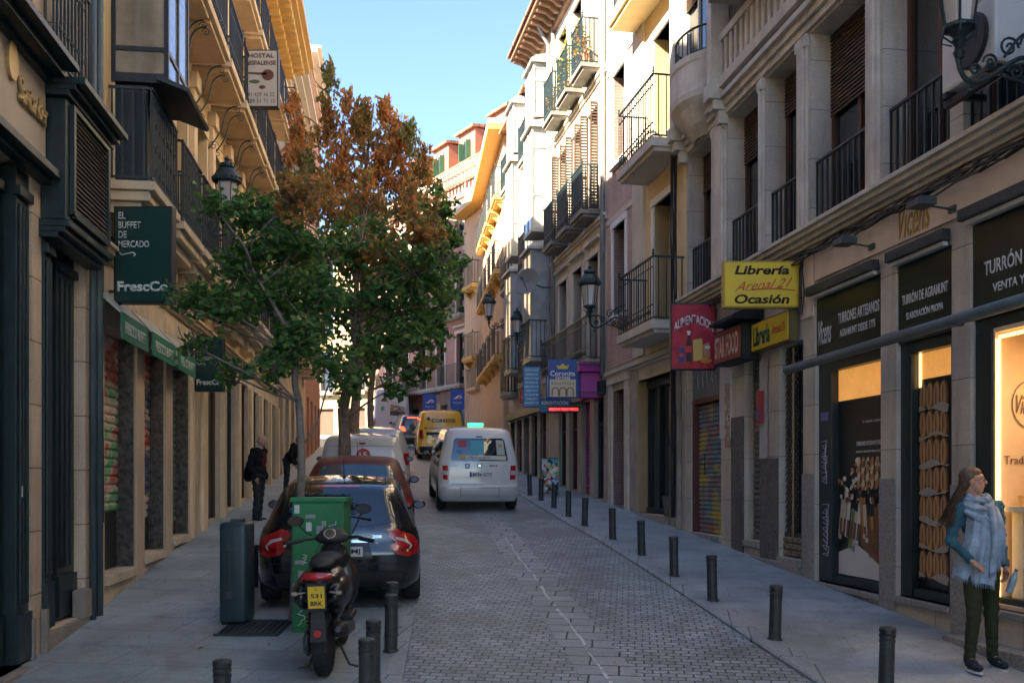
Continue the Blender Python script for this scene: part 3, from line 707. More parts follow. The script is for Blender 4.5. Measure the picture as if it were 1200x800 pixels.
# --- bookshop gate, shutters
m=MB(); 
fbox(m,FR1,12.58,13.27,-.3,-.27,1.24,4.04); m.build('shop_interior',black,B1)
m=MB(); a,b,z0,z1=12.6,13.27,1.55,4.02; st=.09
k=0
while z0+k*st<z1+.7:
    for sgn in(1,-1):
        za=z0+k*st; ua,ub=(a,b) if sgn>0 else (b,a); zb=za-.67
        lo=max(za,zb); 
        pa=(ua,za); pb=(ub,za-.67)
        # clip to the opening
        def cl(p,q,zc): t=(zc-p[1])/(q[1]-p[1]); return (p[0]+(q[0]-p[0])*t,zc)
        if pa[1]>z1: pa=cl(pa,pb,z1)
        if pb[1]<z0: pb=cl(pa,pb,z0)
        if pa[1]>pb[1]+.01: m.tube([FR1.P(pa[0],-.1+.012*sgn,pa[1]),FR1.P(pb[0],-.1+.012*sgn,pb[1])],.007,4,cap=False)
    k+=1
fbox(m,FR1,12.6,13.27,-.12,-.08,1.24,1.3); fbox(m,FR1,12.6,13.27,-.13,-.07,1.5,1.55)
m.build('folding_gate',iron,B1)
m=MB(); m.tube([FR1.P(12.98,-.06,1.5),FR1.P(12.97,-.06,4.0)],.018,6); m.build('gate_post',mat('brass_pole',(.3,.2,.08),rough=.5),B1)
m=MB(); corrug(m,FR1,12.6,13.27,1.24,1.5,-.07,step=.08); m.build('gate_kickboard',patchmat('kick_stickers',[(.05,.06,.06),(.2,.2,.2),(.3,.2,.05),(.06,.07,.08)],scale=9),B1)
m=MB(); corrug(m,FR1,13.91,14.49,1.39,4.09,-.16,step=.08,dep=.025); m.build('roller_shutter',mat('grey_shutter',(.17,.17,.15),rough=.55,var=.3,stain=.6,scale=4),B1)
graf=patchmat('shutter_graffiti',[(.22,.24,.24),(.50,.38,.05),(.45,.36,.08),(.26,.25,.24),(.07,.22,.30),(.38,.10,.06),(.24,.24,.25)],scale=1.1,mapscale=(1,1.2,1.3))
m=MB(); corrug(m,FR1,15.47,16.74,1.38,3.52,-.12,step=.075,dep=.025); o=m.build('roller_shutter',graf,B1); tag(o,'roller shutter painted with yellow, blue and red graffiti')
m=MB(); fbox(m,FR1,16.75,16.86,-.14,-.02,1.38,3.62); fbox(m,FR1,15.46,16.748,-.14,-.02,3.54,3.62); m.build('shutter_frame',flat('dark_red_paint',(.10,.022,.018)),B1)
m=MB(); fbox(m,FR1,15.46,16.86,-.14,-.03,3.625,4.44); pb_=m.build('fascia_panel',mat('slate_panel',(.13,.15,.16),rough=.6,var=.3,stain=.4),B1)
scrawl(FR1,16.1,-.027,4.0,.42,flat('pale_scrawl',(.4,.42,.42)),pb_,11,vert=False,n=18)
scrawl(FR1,16.45,-.085,2.5,.16,black,B1,13,n=14)
# little red box on the pier
m=MB(); fbox(m,FR1,13.72,13.86,.031,.09,3.05,3.5); o=m.build('notice_box',flat('crimson_box',(.30,.02,.03)),B1,bevel=.008)
m=MB(); fbox(m,FR1,13.73,13.85,.0905,.094,3.1,3.25); m.build('notice_label',flat('violet_label',(.08,.05,.25)),o)
# cables
m=MB()
for k in range(7):
    pts=[]; 
    for i in range(40):
        u=17-i*.33; pts.append(FR1.P(u,.05+.018*k,5.12-.02*k+.035*math.sin(i*1.1+k*1.7)+.02*math.sin(i*2.7+k)))
    m.tube(pts,.011,4)
for k in range(3):
    pts=[FR1.P(u,.06+.02*k,z) for u,z in((12.42-.03*k,5.1),(12.45,4.9),(12.4+.03*k,4.6),(12.47,4.35))]; m.tube(pts,.01,4)
m.build('wall_cables',cable,B1)
m=MB()
for k in range(4): m.tube([(FR2.P(17.4,.08+.03*k,z)+V(0,.03*math.sin(z*3+k*2),0)) for z in [1.6+.5*i for i in range(30)]],.016,5)
m.build('wall_cables',cable,B1)
m=MB(); m.tube([FR2.P(17.2,.1,1.4),FR2.P(17.2,.1,5.0)],.05,8); m.build('downpipe',mat('grimy_pipe',(.26,.23,.19),rough=.7,stain=.7,var=.4),B1)
# AC unit
AC=thing('air_conditioner','white air conditioning unit mounted outside the topmost right window','air conditioner',loc=FR1.P(8.6,.3,6.0))
m=MB(); fbox(m,FR1,8.2,8.95,.08,.38,5.72,6.3); m.build('casing',flat('ac_white',(.6,.61,.6)),AC,bevel=.03)
m=MB(); m.lathe([(.23,0),(.23,.02),(.21,.03)],FR1.P(8.5,.38,6.01),24,axis=FR1.nv())
m.build('fan_guard',black,AC)
m=MB(); fbox(m,FR1,8.95,8.96,.12,.34,5.8,6.2); m.build('side_grille',mat('ac_fins',(.04,.045,.05),rough=.4,metal=.4),AC)
m=MB(); fbox(m,FR1,8.25,8.3,.0,.4,5.66,5.715); fbox(m,FR1,8.85,8.9,.0,.4,5.66,5.715); fbox(m,FR1,8.2,8.95,.3,.36,5.6,5.66); m.build('bracket',black,AC)

# ================================================================ projecting signs
def psign(name,label,cat,fr,u,w0,w1,z0,z1,face,edge,th=.12,arm=True):
    t=thing(name,label,cat,loc=fr.P(u,w0,z0))
    n=fr.nv(); c=lambda w:fr.P(u,w,0)
    a,b=c(w0),c(w1); x0,x1=sorted((a.x,b.x)); y=c((w0+w1)/2).y
    m=MB(); m.box(x0,x1,y,y+th,z0,z1); m.build('sign_box',edge,t,bevel=.012)
    m=MB(); m.box(x0+.025,x1-.025,y-.006,y-.001,z0+.025,z1-.025); f=m.build('sign_face',face,t)
    if arm:
        m=MB(); wall=fr.P(u,0,0)
        for z in(z0+.12,z1-.12): m.box(min(wall.x,x1),max(wall.x,x0) if wall.x<x0 else max(wall.x,x1),y+.04,y+.07,z,z+.03)
        m.build('bracket',iron,t)
    return t,f,x0,x1,y,z0,z1
YR=flat('sign_yellow',(.72,.52,.02)); Xr=V(1,0,0)
lib,f,x0,x1,y,z0,z1=psign('shop_sign','yellow projecting bookshop sign reading Librería Arenal 21 Ocasión','sign',FR1,12.62,.03,1.03,4.45,5.05,YR,flat('sign_yellow_edge',(.4,.28,.02)))
cxs=(x0+x1)/2; 
TX('Librería',(cxs,y-.008,4.93),Xr,up,.70,.115,black,f,shear=.2,bold=.03); TX('Ocasión',(cxs,y-.008,4.56),Xr,up,.70,.12,black,f,shear=.2,bold=.03)
redl=flat('sign_red_letters',(.5,.03,.02))
TX('Arenal 21',(cxs+.02,y-.008,4.745),V(1,0,.08),up,.74,.12,redl,f,shear=.6)
m=MB(); m.tube([(cxs-.2+.62*t,y-.009,4.665+.03*math.sin(t*3)) for t in [i/8 for i in range(9)]],[.004,.006,.008,.009,.009,.009,.008,.007,.006],4); m.build('lettering',redl,f)
redf=patchmat('sign_red_face',[(.42,.012,.03),(.36,.01,.03),(.5,.03,.05)],scale=3)
al,f,x0,x1,y,z0,z1=psign('shop_sign','red projecting ALIMENTACION sign with pictured drinks and food','sign',FR1,15.62,.03,.76,4.0,5.06,redf,flat('sign_dark_red_edge',(.05,.01,.012)))
cxs=(x0+x1)/2
def arc(q): dx=(q.x-cxs); q.z-= 1.35*dx*dx; return q
TX('ALIMENTACION',(cxs,y-.008,4.80),Xr,up,.62,.15,white,f,bold=.02,fn=arc)
def flatd(name,poly,y,m,parent,t=.003):
    q=MB(); q.extr([(a,y,b) for a,b in poly],(0,-t,0)); q.build(name,m,parent)
def circ(cx_,cz_,rx_,rz_=None,n=18): rz_=rz_ or rx_; return [(cx_+rx_*math.cos(2*PI*i/n),cz_+rz_*math.sin(2*PI*i/n)) for i in range(n)]
flatd('picture',[(cxs-.12,4.13),(cxs-.03,4.13),(cxs-.03,4.42),(cxs-.055,4.5),(cxs-.055,4.55),(cxs-.095,4.55),(cxs-.095,4.5),(cxs-.12,4.42)],y-.008,flat('picture_cola',(.03,.012,.012)),f)
flatd('picture',[(cxs-.118,4.28),(cxs-.032,4.28),(cxs-.032,4.38),(cxs-.118,4.38)],y-.0115,flat('picture_red',(.6,.03,.03)),f)
flatd('picture',[(cxs-.09,4.55),(cxs-.06,4.55),(cxs-.045,4.62),(cxs-.105,4.62)],y-.008,white,f)
flatd('picture',[(cxs-.24,4.12),(cxs-.14,4.12),(cxs-.14,4.36),(cxs-.24,4.36)],y-.008,flat('picture_blue_can',(.03,.04,.16)),f)
flatd('picture',circ(cxs-.19,4.24,.035),y-.0115,flat('picture_red',(.6,.03,.03)),f)
flatd('picture',[(cxs,4.14),(cxs+.15,4.16),(cxs+.14,4.5),(cxs-.01,4.48)],y-.008,flat('picture_yellow_bag',(.6,.42,.1)),f)
flatd('picture',[(cxs+.16,4.18),(cxs+.27,4.2),(cxs+.25,4.44),(cxs+.15,4.40)],y-.008,flat('picture_tan',(.5,.25,.12)),f)
flatd('picture',circ(cxs+.2,4.15,.09,.045),y-.0115,flat('picture_orange',(.65,.25,.04)),f)
flatd('picture',circ(cxs+.22,4.36,.045,.03),y-.0115,white,f)
# star food canopy
SFd=thing('shop_canopy','black canopy with a pale panel lettered STAR FOOD above the grey roller shutter','canopy',loc=FR1.P(14.4,.3,4.0))
m=MB(); fbox(m,FR1,13.87,14.95,.035,.30,3.97,4.48); m.build('canopy_box',black,SFd)
m=MB(); m.extr([FR1.P(13.75,.03,4.80),FR1.P(13.75,.48,4.56),FR1.P(13.75,.48,4.52),FR1.P(13.75,.03,4.50)],(FR1.P(14.7,0,0)-FR1.P(13.75,0,0))); m.build('canopy_roof',black,SFd)
m=MB(); fbox(m,FR1,13.9,14.92,.301,.315,4.0,4.45); fp=m.build('sign_face',flat('dull_red_panel',(.30,.07,.06)),SFd)
ftx(FR1,'STAR FOOD',14.41,.317,4.22,.92,.32,flat('sign_pale_pink',(.68,.50,.44)),fp,bold=.03)
# flat bookshop fascia
LF=thing('shop_fascia','flat yellow bookshop fascia board fixed to the wall above the folding gate','sign',loc=FR1.P(13.2,.05,4.0))
m=MB(); fbox(m,FR1,12.62,13.84,.035,.16,4.04,4.44); m.build('sign_box',flat('dark_frame_fascia',(.12,.09,.03)),LF)
m=MB(); fbox(m,FR1,12.64,13.82,.161,.172,4.06,4.42); fp=m.build('sign_face',YR,LF)
ftx(FR1,'Librería',13.47,.174,4.24,.56,.27,flat('sign_dark_green',(.02,.08,.05)),fp,bold=.03)
ftx(FR1,'Arenal 21',12.92,.174,4.25,.44,.12,redl,fp,shear=.5)
# ================================================================ right: the houses further up
def lvl(b,fr,cols,z,h,wm,gm,dep,surround=None,sm=None,mull=1,trans=(.3,),tag_='window',sh=None):
    for (a,c) in cols:
        window(fr,a,c,z,z+h,-dep,b,wm,gm,t=.06,mull=mull,trans=trans,shut=sh,sm=shbrown)
    if surround:
        q=MB()
        for (a,c) in cols:
            fbox(q,fr,a-.12,a-.004,.002,.035,z+.02,z+h); fbox(q,fr,c+.004,c+.12,.002,.035,z+.02,z+h); fbox(q,fr,a-.14,c+.14,.002,.05,z+h+.004,z+h+.14)
            if surround==2: fbox(q,fr,a-.2,c+.2,.002,.12,z+h+.3,z+h+.38)
        q.build('window_surround',sm,b)
def leafshutters(b,fr,cols,z,h,m,half=.22):
    """louvred leaves standing open, square to the wall"""
    for (a,c) in cols:
        for e,s_ in((a,-1),(c,1)):
            q=MB(); fbox(q,fr,e+s_*.02-.018,e+s_*.02+.018,.03,.06,z,z+h); fbox(q,fr,e+s_*.02-.018,e+s_*.02+.018,half-.03,half,z,z+h)
            fbox(q,fr,e+s_*.02-.018,e+s_*.02+.018,.06,half-.03,z,z+.06); fbox(q,fr,e+s_*.02-.018,e+s_*.02+.018,.06,half-.03,z+h-.06,z+h)
            k=int((h-.12)/.07)
            for i in range(k):
                zz=z+.06+i*(h-.12)/k
                q.extr([fr.P(e+s_*.02-.016,.06,zz),fr.P(e+s_*.02+.016,.06,zz+.05),fr.P(e+s_*.02+.016,.06,zz+.06),fr.P(e+s_*.02-.016,.06,zz+.01)],fr.nv()*(half-.09))
            q.build('shutter',m,b)
B2=thing('yellow_building','narrow yellow apartment building with two deep cream balconies beside the grey stone house','building',loc=(2.9,18,g(18)))
gh=[(17.85,19.75,1.62,4.25,.35)]
dz=[(17.75,18.75)]
holes=gh+[(a,b,z,z+2.45,.35) for a,b in dz for z in(5.06,8.23,11.53)]
mb=MB(); wallholes(mb,FR2,17.13,20.0,4.72,15.5,holes,shell=9); mb.build('wall',yellowR,B2)
mb=MB(); wallholes(mb,FR2,17.13,20.0,-.1,4.715,holes,shell=9,top=False); mb.build('ground_floor_wall',cream2,B2)
lvl(B2,FR2,dz,5.06,2.42,wwhite,dglass2,.35,1,white); lvl(B2,FR2,dz,8.23,2.42,wwhite,dglass2,.35,1,white); lvl(B2,FR2,dz,11.53,2.42,wwhite,dglass2,.35,1,white)
for z in(5.05,8.22): balcony(FR2,17.15,19.2,z,.62,B2,cream2,irong,h=1.12,th=.15,ornate=1,step=.13)
balcony(FR2,17.3,19.8,11.52,.62,B2,yellowR,irong,h=1.05,th=.2,step=.13)
mb=MB(); fbox(mb,FR2,19.3,19.98,.002,.05,4.73,15.3); mb.build('corner_strip',creamR,B2)
cornice(FR2,17.1,20,15.3,[(.2,.12),(.45,.15)],creamR,B2)
cornice(FR2,17.15,21.8,4.5,[(.06,.06),(.12,.08)],cream2,B2)
# ground floor shop window
mb=MB(); fbox(mb,FR2,17.86,19.74,-.33,-.30,1.63,4.2); mb.build('shop_glass',glassmat('shop_glass',(.05,.065,.07),rough=.05),B2)
mb=MB()
for u in(17.87,18.3,19.05,19.68): fbox(mb,FR2,u,u+.06,-.29,-.2,1.63,4.24)
fbox(mb,FR2,17.86,19.74,-.3,-.19,4.1,4.245); fbox(mb,FR2,17.86,19.74,-.3,-.18,1.622,1.72); mb.build('shop_frame',vg,B2)
mb=MB(); fbox(mb,FR2,19.75,19.9,.003,.03,1.5,4.6); fbox(mb,FR2,17.6,17.84,.003,.03,1.4,4.6); mb.build('shop_pillar_trim',stoneD,B2)
mb=MB(); fbox(mb,FR2,17.9,19.7,-.17,.1,1.35,1.6); mb.build('step',granite,B2)
mb=MB(); mb.lathe([(.16,0),(.2,.35),(.21,.38)],FR2.P(18.05,-.1,1.6),10); mb.build('planter',graniteD,B2)

B3=thing('brick_building','slim brick apartment building with pale window surrounds left of the yellow building','building',loc=(2.4,21,g(21)))
dz=[(20.55,21.4)]
holes=[(20.55,21.45,1.72,4.2,.4)]+[(a,b,z,z+1.95,.3) for a,b in dz for z in(5.8,9.1,12.2)]
mb=MB(); wallholes(mb,FR2,20.0,21.9,4.72,15.5,holes,shell=9); mb.build('wall',brickR,B3)
mb=MB(); wallholes(mb,FR2,20.0,21.9,-.1,4.715,holes,shell=9,top=False); mb.build('ground_floor_wall',stoneD,B3)
for z in (5.8,9.1,12.2): lvl(B3,FR2,dz,z,1.93,wwhite,dglass2,.28,1,white)
mb=MB(); fbox(mb,FR2,20.56,21.44,-.39,-.34,1.73,4.19); mb.build('door',mat('grey_green_door',(.11,.12,.11),rough=.5,var=.2),B3)
mb=MB(); fbox(mb,FR2,20.3,20.54,.003,.05,1.6,4.35); fbox(mb,FR2,21.46,21.7,.003,.05,1.6,4.35); fbox(mb,FR2,20.25,21.75,.003,.07,4.355,4.6); mb.build('door_surround',stoneT,B3)
mb=MB(); fbox(mb,FR2,20.55,21.45,-.3,.06,1.5,1.71); mb.build('step',granite,B3)
for z in(7.9,11.2): 
    mb=MB(); fbox(mb,FR2,20.02,21.88,.002,.03,z,z+.12); mb.build('string_course',creamR,B3)
for z,u in ((9.0,20.98),(5.7,20.98)):
    q=MB(); fbox(q,FR2,20.45,21.5,.002,.1,z,z+.08); q.build('sill',white,B3)

B4=thing('cream_building','sunlit cream building with rows of dark iron balconies and brown louvred shutters','building',loc=(1.7,24,g(24)))
cl=[(22.55,23.4),(24.0,24.85),(25.5,26.35)]
FL3=[(5.0,2.5),(8.45,2.45),(11.8,2.3)]
gholes=[]; u=22.2
while u<33.2: gholes.append((u,u+.8,g(u+.4)+.06,4.15 if u<28 else 4.25,.35)); u+=1.16
holes=[h for h in gholes if h[1]<27.3]+[(a,b,z,z+h,.3) for a,b in cl for z,h in FL3]
mb=MB(); wallholes(mb,FR2,21.9,27.3,4.55,14.7,holes,shell=9); mb.build('wall',creamR,B4)
mb=MB(); wallholes(mb,FR2,21.9,27.3,-.1,4.545,holes,shell=9,top=False); mb.build('ground_floor_wall',stoneD,B4)
for z,h in FL3: lvl(B4,FR2,cl,z,h,wwhite if z>8 else wbrown,dglass2 if z>8 else dglass,.28,2 if z==5 else 1,creamR)
leafshutters(B4,FR2,cl,8.5,2.45,mat('dark_shutter_brown',(.065,.035,.02),rough=.6,var=.3))
for z,st in((8.45,1),(11.8,1)):
    for (a,b) in cl: balcony(FR2,a-.1,b+.1,z,.46,B4,mat('balcony_slab_grey',(.2,.19,.17),stain=.4),irong,h=1.05,th=.09,ornate=1,r=.012,step=.09)
balcony(FR2,22.2,26.9,5.0,.42,B4,stoneD,iron,h=1.0,th=.12,ornate=1)
cornice(FR2,21.9,27.3,8.1,[(.05,.08),(.09,.08)],creamR,B4); cornice(FR2,21.9,27.3,11.4,[(.05,.08),(.09,.08)],creamR,B4)
mb=MB()
for u in(21.98,26.75): mb.tube([FR2.P(u,.09,4.6),FR2.P(u,.09,14.5)],.055,8)
mb.build('downpipe',pipeM,B4,smooth=True)
mb=MB(); fbox(mb,FR2,27.0,27.28,.002,.06,4.56,14.4); mb.build('corner_strip',cream2,B4)
# flower pots and climbers on the top balconies
potm=flat('terracotta_pot',(.55,.2,.06)); vinem=leafmat('yellow_climber_leaves',[(.30,.32,.03),(.5,.42,.04),(.18,.26,.04)])
def leafblob(name,c,r,n,m,parent,size=.06,seed=1,drop=0):
    q=MB(); r_=random.Random(seed); c=Vector(c)
    for i in range(n):
        p=Vector((r_.gauss(0,.5)*r[0],r_.gauss(0,.5)*r[1],r_.gauss(0,.5)*r[2]))+c
        d=Vector((r_.uniform(-1,1),r_.uniform(-1,1),r_.uniform(-.8,.6))).normalized(); s=d.orthogonal().normalized(); s=Matrix.Rotation(r_.uniform(0,6),3,d)@s; L_=size*r_.uniform(.6,1.3)
        q.add([p,p+d*L_*.5+s*L_*.3,p+d*L_,p+d*L_*.5-s*L_*.3],[(0,1,2,3)])
    return q.build(name,m,parent,loc=None if parent else c)
for i,(u,z,kind) in enumerate(((22.6,11.85,'r'),(23.0,11.85,'r'),(24.2,11.85,'y'),(24.6,11.85,'y'),(25.9,11.85,'r'),(22.9,13.0,'r'))):
    c=FR2.P(u,.33,z); 
    if z>12.5: c=FR2.P(u,.33,11.85+.45)
    t=thing('potted_plant',['orange leaved plant in a pot at the near end of the top cream balcony','second orange plant in a pot on the nearest top cream balcony','yellow climber in a pot on the middle top balcony of the cream building','tall yellow climbing plant farther along the middle top cream balcony','orange plant in a pot on the farthest top cream balcony','orange plant hung higher on the nearest top balcony railing'][i],'plant',loc=c,group='potted plants on the cream balconies')
    q=MB(); q.lathe([(.07,0),(.1,.18),(.11,.2)],c,10); q.build('pot',potm,t)
    if kind=='y': leafblob('foliage',c+V(0,0,.75),(.13,.17,.6),240,vinem,t,.07,i)
    else: leafblob('foliage',c+V(0,0,.42),(.13,.16,.3),220,leafmat('orange_flower_leaves%d'%i,[(.6,.16,.03),(.12,.2,.04),(.6,.25,.05)]),t,.06,i)

B5=thing('gallery_building','pale building with tall glazed galleries stacked up its front below brown bracketed eaves','building',loc=(.7,30,g(30)))
cl=[(27.5,28.35),(29.1,29.8),(30.5,31.3),(32.1,32.8)]
holes=[h for h in gholes if h[0]>27.3]+[(a,b,z,z+2.3,.3) for a,b in cl for z in(5.2,8.6,11.9)]
mb=MB(); wallholes(mb,FR2,27.3,33.6,4.55,14.2,holes,shell=9); mb.build('wall',cream2,B5)
mb=MB(); wallholes(mb,FR2,27.3,33.6,-.1,4.545,holes,shell=9,top=False); mb.build('ground_floor_wall',stoneD,B5)
for z in(5.2,8.6,11.9): lvl(B5,FR2,cl,z,2.3,wwhite,dglass2,.28,1,creamR)
for (a,b) in(cl[1],cl[3]):
    for z in(5.15,8.55,11.85): balcony(FR2,a-.15,b+.15,z,.46,B5,stoneD,irong,h=1.05,th=.1,ornate=1,r=.013,step=.09)
galM=mat('gallery_grey_paint',(.36,.35,.32),rough=.5,var=.15); galL=mat('gallery_pale_paint',(.45,.44,.4),rough=.5,var=.1)
def mirador(fr,u0,u1,z0,z1,w,parent,fm,gm,cap=True,skirt=.9,name='glazed_gallery'):
    """oriel of glass and iron: skirt panels, mullions, transoms, glass sheets and a little lead roof"""
    m=MB(); t=.05
    fbox(m,fr,u0,u1,.003,w,z0-.1,z0)
    for u in [u0,(u0+u1)/2-t/2,u1-t]: fbox(m,fr,u,u+t,w-t,w-.001,z0+.001,z1)
    for e in(u0,u1-t): fbox(m,fr,e,e+t,.003,t,z0+.001,z1)
    zs=[z0+skirt,z0+skirt+(z1-z0-skirt)*.7]
    for z in zs+[z1-.06]:
        fbox(m,fr,u0+t+.001,(u0+u1)/2-t/2-.001,w-t*.9,w-.005,z,z+.05); fbox(m,fr,(u0+u1)/2+t/2+.001,u1-t-.001,w-t*.9,w-.005,z,z+.05)
        for e in(u0,u1-t): fbox(m,fr,e+.004,e+t-.004,t+.001,w-t-.001,z,z+.05)
    o=m.build(name,fm,parent)
    m=MB(); 
    fbox(m,fr,u0+.02,u1-.02,w-.03,w-.02,z0+.01,z1-.02); 
    for e in(u0+.02,u1-.03): fbox(m,fr,e,e+.01,.01,w-.031,z0+.01,z1-.02)
    m.build('pane',gm,o)
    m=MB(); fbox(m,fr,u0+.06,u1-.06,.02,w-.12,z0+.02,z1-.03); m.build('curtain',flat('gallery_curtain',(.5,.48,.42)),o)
    if cap:
        m=MB(); fbox(m,fr,u0-.08,u1+.08,.003,w+.08,z1+.002,z1+.08)
        m.add([fr.P(u0-.08,.003,z1+.08),fr.P(u1+.08,.003,z1+.08),fr.P(u1+.08,w+.08,z1+.081),fr.P(u0-.08,w+.08,z1+.081),fr.P(u0+.05,.003,z1+.32),fr.P(u1-.05,.003,z1+.32),fr.P(u1-.1,w-.1,z1+.26),fr.P(u0+.1,w-.1,z1+.26)],BOXF)
        m.build('gallery_roof',galM,o)
    return o
for (a,b) in((27.4,28.5),(30.35,31.4)):
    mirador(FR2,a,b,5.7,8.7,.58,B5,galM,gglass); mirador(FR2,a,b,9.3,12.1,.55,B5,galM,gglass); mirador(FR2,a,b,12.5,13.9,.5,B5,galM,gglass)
    q=MB(); bars(q,FR2,a,b,.62,5.72,6.75,ends=.02); q.build('railing',irong,B5)
# bracketed eaves over the cream and gallery houses
mb=MB(); fbox(mb,FR2,21.8,29.7,.003,.72,14.86,14.98); fbox(mb,FR2,21.8,29.7,.003,.12,14.5,14.858)
u=21.9
while u<29.5:
    mb.extr([FR2.P(u,.125,14.58),FR2.P(u,.125,14.855),FR2.P(u,.66,14.855),FR2.P(u,.64,14.78),FR2.P(u,.4,14.72),FR2.P(u,.25,14.6)],FR2.tv()*.13); u+=.36
mb.build('eaves',eaveM,B5)
mb=MB(); mb.add([FR2.P(21.7,.8,14.985),FR2.P(29.8,.8,14.985),FR2.P(29.8,-6,17.2),FR2.P(21.7,-6,17.2),FR2.P(21.7,.8,15.06),FR2.P(29.8,.8,15.06),FR2.P(29.8,-6,17.3),FR2.P(21.7,-6,17.3)],BOXF); mb.add([FR2.P(29.85,.3,14.21),FR2.P(34,.3,14.21),FR2.P(34,-6,16),FR2.P(29.85,-6,16),FR2.P(29.85,.3,14.3),FR2.P(34,.3,14.3),FR2.P(34,-6,16.1),FR2.P(29.85,-6,16.1)],BOXF); fbox(mb,FR2,31.2,31.7,-1.2,-.7,14.3,15.5); mb.build('roof',tileM,B5)
mb=MB(); mb.tube([FR2.P(27.2,.4,14.8),FR2.P(27.2,.12,14.3),FR2.P(27.2,.1,4.6)],.05,8); mb.build('downpipe',pipeM,B5)
# shop infills along the ground floor
infill=[('purple',(.22,.03,.20)),('dark',(.02,.03,.035)),('navy',(.03,.05,.14)),('glass',(.04,.06,.06)),('red',(.25,.03,.03)),('amber',(.45,.25,.05)),('dark2',(.03,.03,.03)),('grey',(.2,.2,.19)),('dark3',(.02,.03,.035)),('glass2',(.04,.06,.06))]
for i,h in enumerate(gholes):
    nm,c=infill[i%10]; P_=B4 if h[1]<27.3 else B5
    a,b,z0,z1,_=h; mb=MB()
    if i in(1,7): corrug(mb,FR2,a+.01,b-.01,z0+.02,z1-.02,-.15,step=.1); mb.build('roller_shutter',patchmat('purple_pink_shutter',[(.30,.03,.20),(.5,.08,.3),(.2,.05,.25)],scale=3) if i==1 else mat('shutter_'+nm,c,rough=.5,stain=.3),P_)
    else:
        fbox(mb,FR2,a+.01,b-.01,-.25,-.2,z0+.02,z1-.02); mb.build('shop_door',patchmat('display_colours',[(.05,.06,.05),(.35,.25,.05),(.05,.1,.12),(.3,.08,.05),(.35,.33,.25)],scale=6,kind='v') if i in(2,4) else mat('shopdoor_'+nm,c,rough=.2,var=.5,bump=.05),P_)
        mb=MB(); fbox(mb,FR2,a+.01,a+.07,-.19,-.1,z0+.02,z1-.02); fbox(mb,FR2,b-.07,b-.01,-.19,-.1,z0+.02,z1-.02); fbox(mb,FR2,a+.08,b-.08,-.19,-.11,z1-.6,z1-.54); mb.build('door_frame',[irong,flat('navy_paint',(.03,.04,.12)),flat('wine_paint',(.12,.03,.04))][i%3],P_)
mb=MB(); fbox(mb,FR2,22.0,27.2,.003,.12,4.2,4.5); mb.build('fascia_board',irong,B4)
mb=MB(); fbox(mb,FR2,27.4,33.5,.003,.15,4.28,4.52); mb.build('fascia_board',irong,B5)
# signs further up on the right
BL=flat('sign_royal_blue',(.02,.07,.28)); LB=flat('sign_sky_blue',(.08,.30,.52)); MG=flat('sign_magenta',(.42,.03,.30))
t,f,x0,x1,y,z0,z1=psign('shop_sign','blue and cream projecting Coronita beer sign with a gold crown above the purple shop','sign',FR2,22.2,.62,1.28,4.11,4.98,BL,BL,th=.14)
cxs=(x0+x1)/2
flatd('sign_panel',[(x0+.03,z0+.03),(x1-.03,z0+.03),(x1-.03,z0+.42),(x0+.03,z0+.42)],y-.007,flat('sign_cream',(.6,.5,.33)),f)
TX('Coronita',(cxs,y-.009,4.66),Xr,up,.56,.12,white,f,bold=.02); TX('cerveza',(cxs,y-.009,4.56),Xr,up,.34,.055,white,f,bold=.02)
TX('Rincón Mi Casa',(cxs,y-.012,4.44),Xr,up,.5,.06,flat('brown_print',(.12,.07,.04)),f)
q=MB()
for k in(-1,0,1):
    c=cxs+k*.165; q.tube([(c-.072,y-.014,4.16),(c-.072,y-.014,4.26)]+[(c-.072*math.cos(PI*i/8),y-.014,4.26+.085*math.sin(PI*i/8)) for i in range(9)]+[(c+.072,y-.014,4.16)],.012,5)
q.build('arches',flat('arch_brown',(.2,.13,.06)),f)
flatd('crown',[(cxs-.11,4.76),(cxs+.11,4.76),(cxs+.14,4.86),(cxs+.07,4.82),(cxs,4.89),(cxs-.07,4.82),(cxs-.14,4.86)],y-.007,flat('crown_gold',(.7,.5,.05)),f)
t,f,x0,x1,y,z0,z1=psign('shop_sign','magenta projecting sign box beside the Coronita sign','sign',FR2,22.35,.03,.50,4.15,4.72,MG,MG,th=.5)
mb=MB(); fbox(mb,FR2,22.2,22.9,.03,.56,4.725,4.95); mb.build('sign_top',MG,t)
mb=MB(); mb.box(x0-.17,x0-.01,y+.02,y+.4,z0+.02,z1-.02); mb.build('side_box',BL,t)
mb=MB(); mb.box(x0-.15,x0-.10,y+.012,y+.018,z0+.06,z1-.06); mb.build('sign_panel',white,t)
t,f,x0,x1,y,z0,z1=psign('shop_sign','tall light blue sign with white lines of text left of the Coronita sign','sign',FR2,25.4,.75,1.2,4.15,5.2,LB,BL,th=.1)
for k in range(9): TX(['ALIMENTACION','BEBIDAS','FRUTAS','PAN','HELADOS','SANDWICH','CAFE','TABACO','ABIERTO'][k],((x0+x1)/2,y-.009,5.1-.105*k),Xr,up,.3 if k%2 else .36,.05,white,f,bold=.02)
t,f,x0,x1,y,z0,z1=psign('shop_sign','small pale blue sign with dark symbol partly behind the Coronita sign','sign',FR2,24.3,.45,.85,4.28,4.83,flat('sign_pale_blue',(.3,.45,.55)),BL,th=.1)
flatd('symbol',circ((x0+x1)/2-.03,4.6,.07,.12),y-.008,BL,f); flatd('symbol',circ((x0+x1)/2-.03,4.6,.04,.08),y-.012,white,f)
t,f,x0,x1,y,z0,z1=psign('shop_sign','low blue ALIMENTACION sign box with a red display strip','sign',FR2,24.0,.30,1.08,3.92,4.25,flat('sign_teal_blue',(.03,.16,.28)),BL,th=.2)
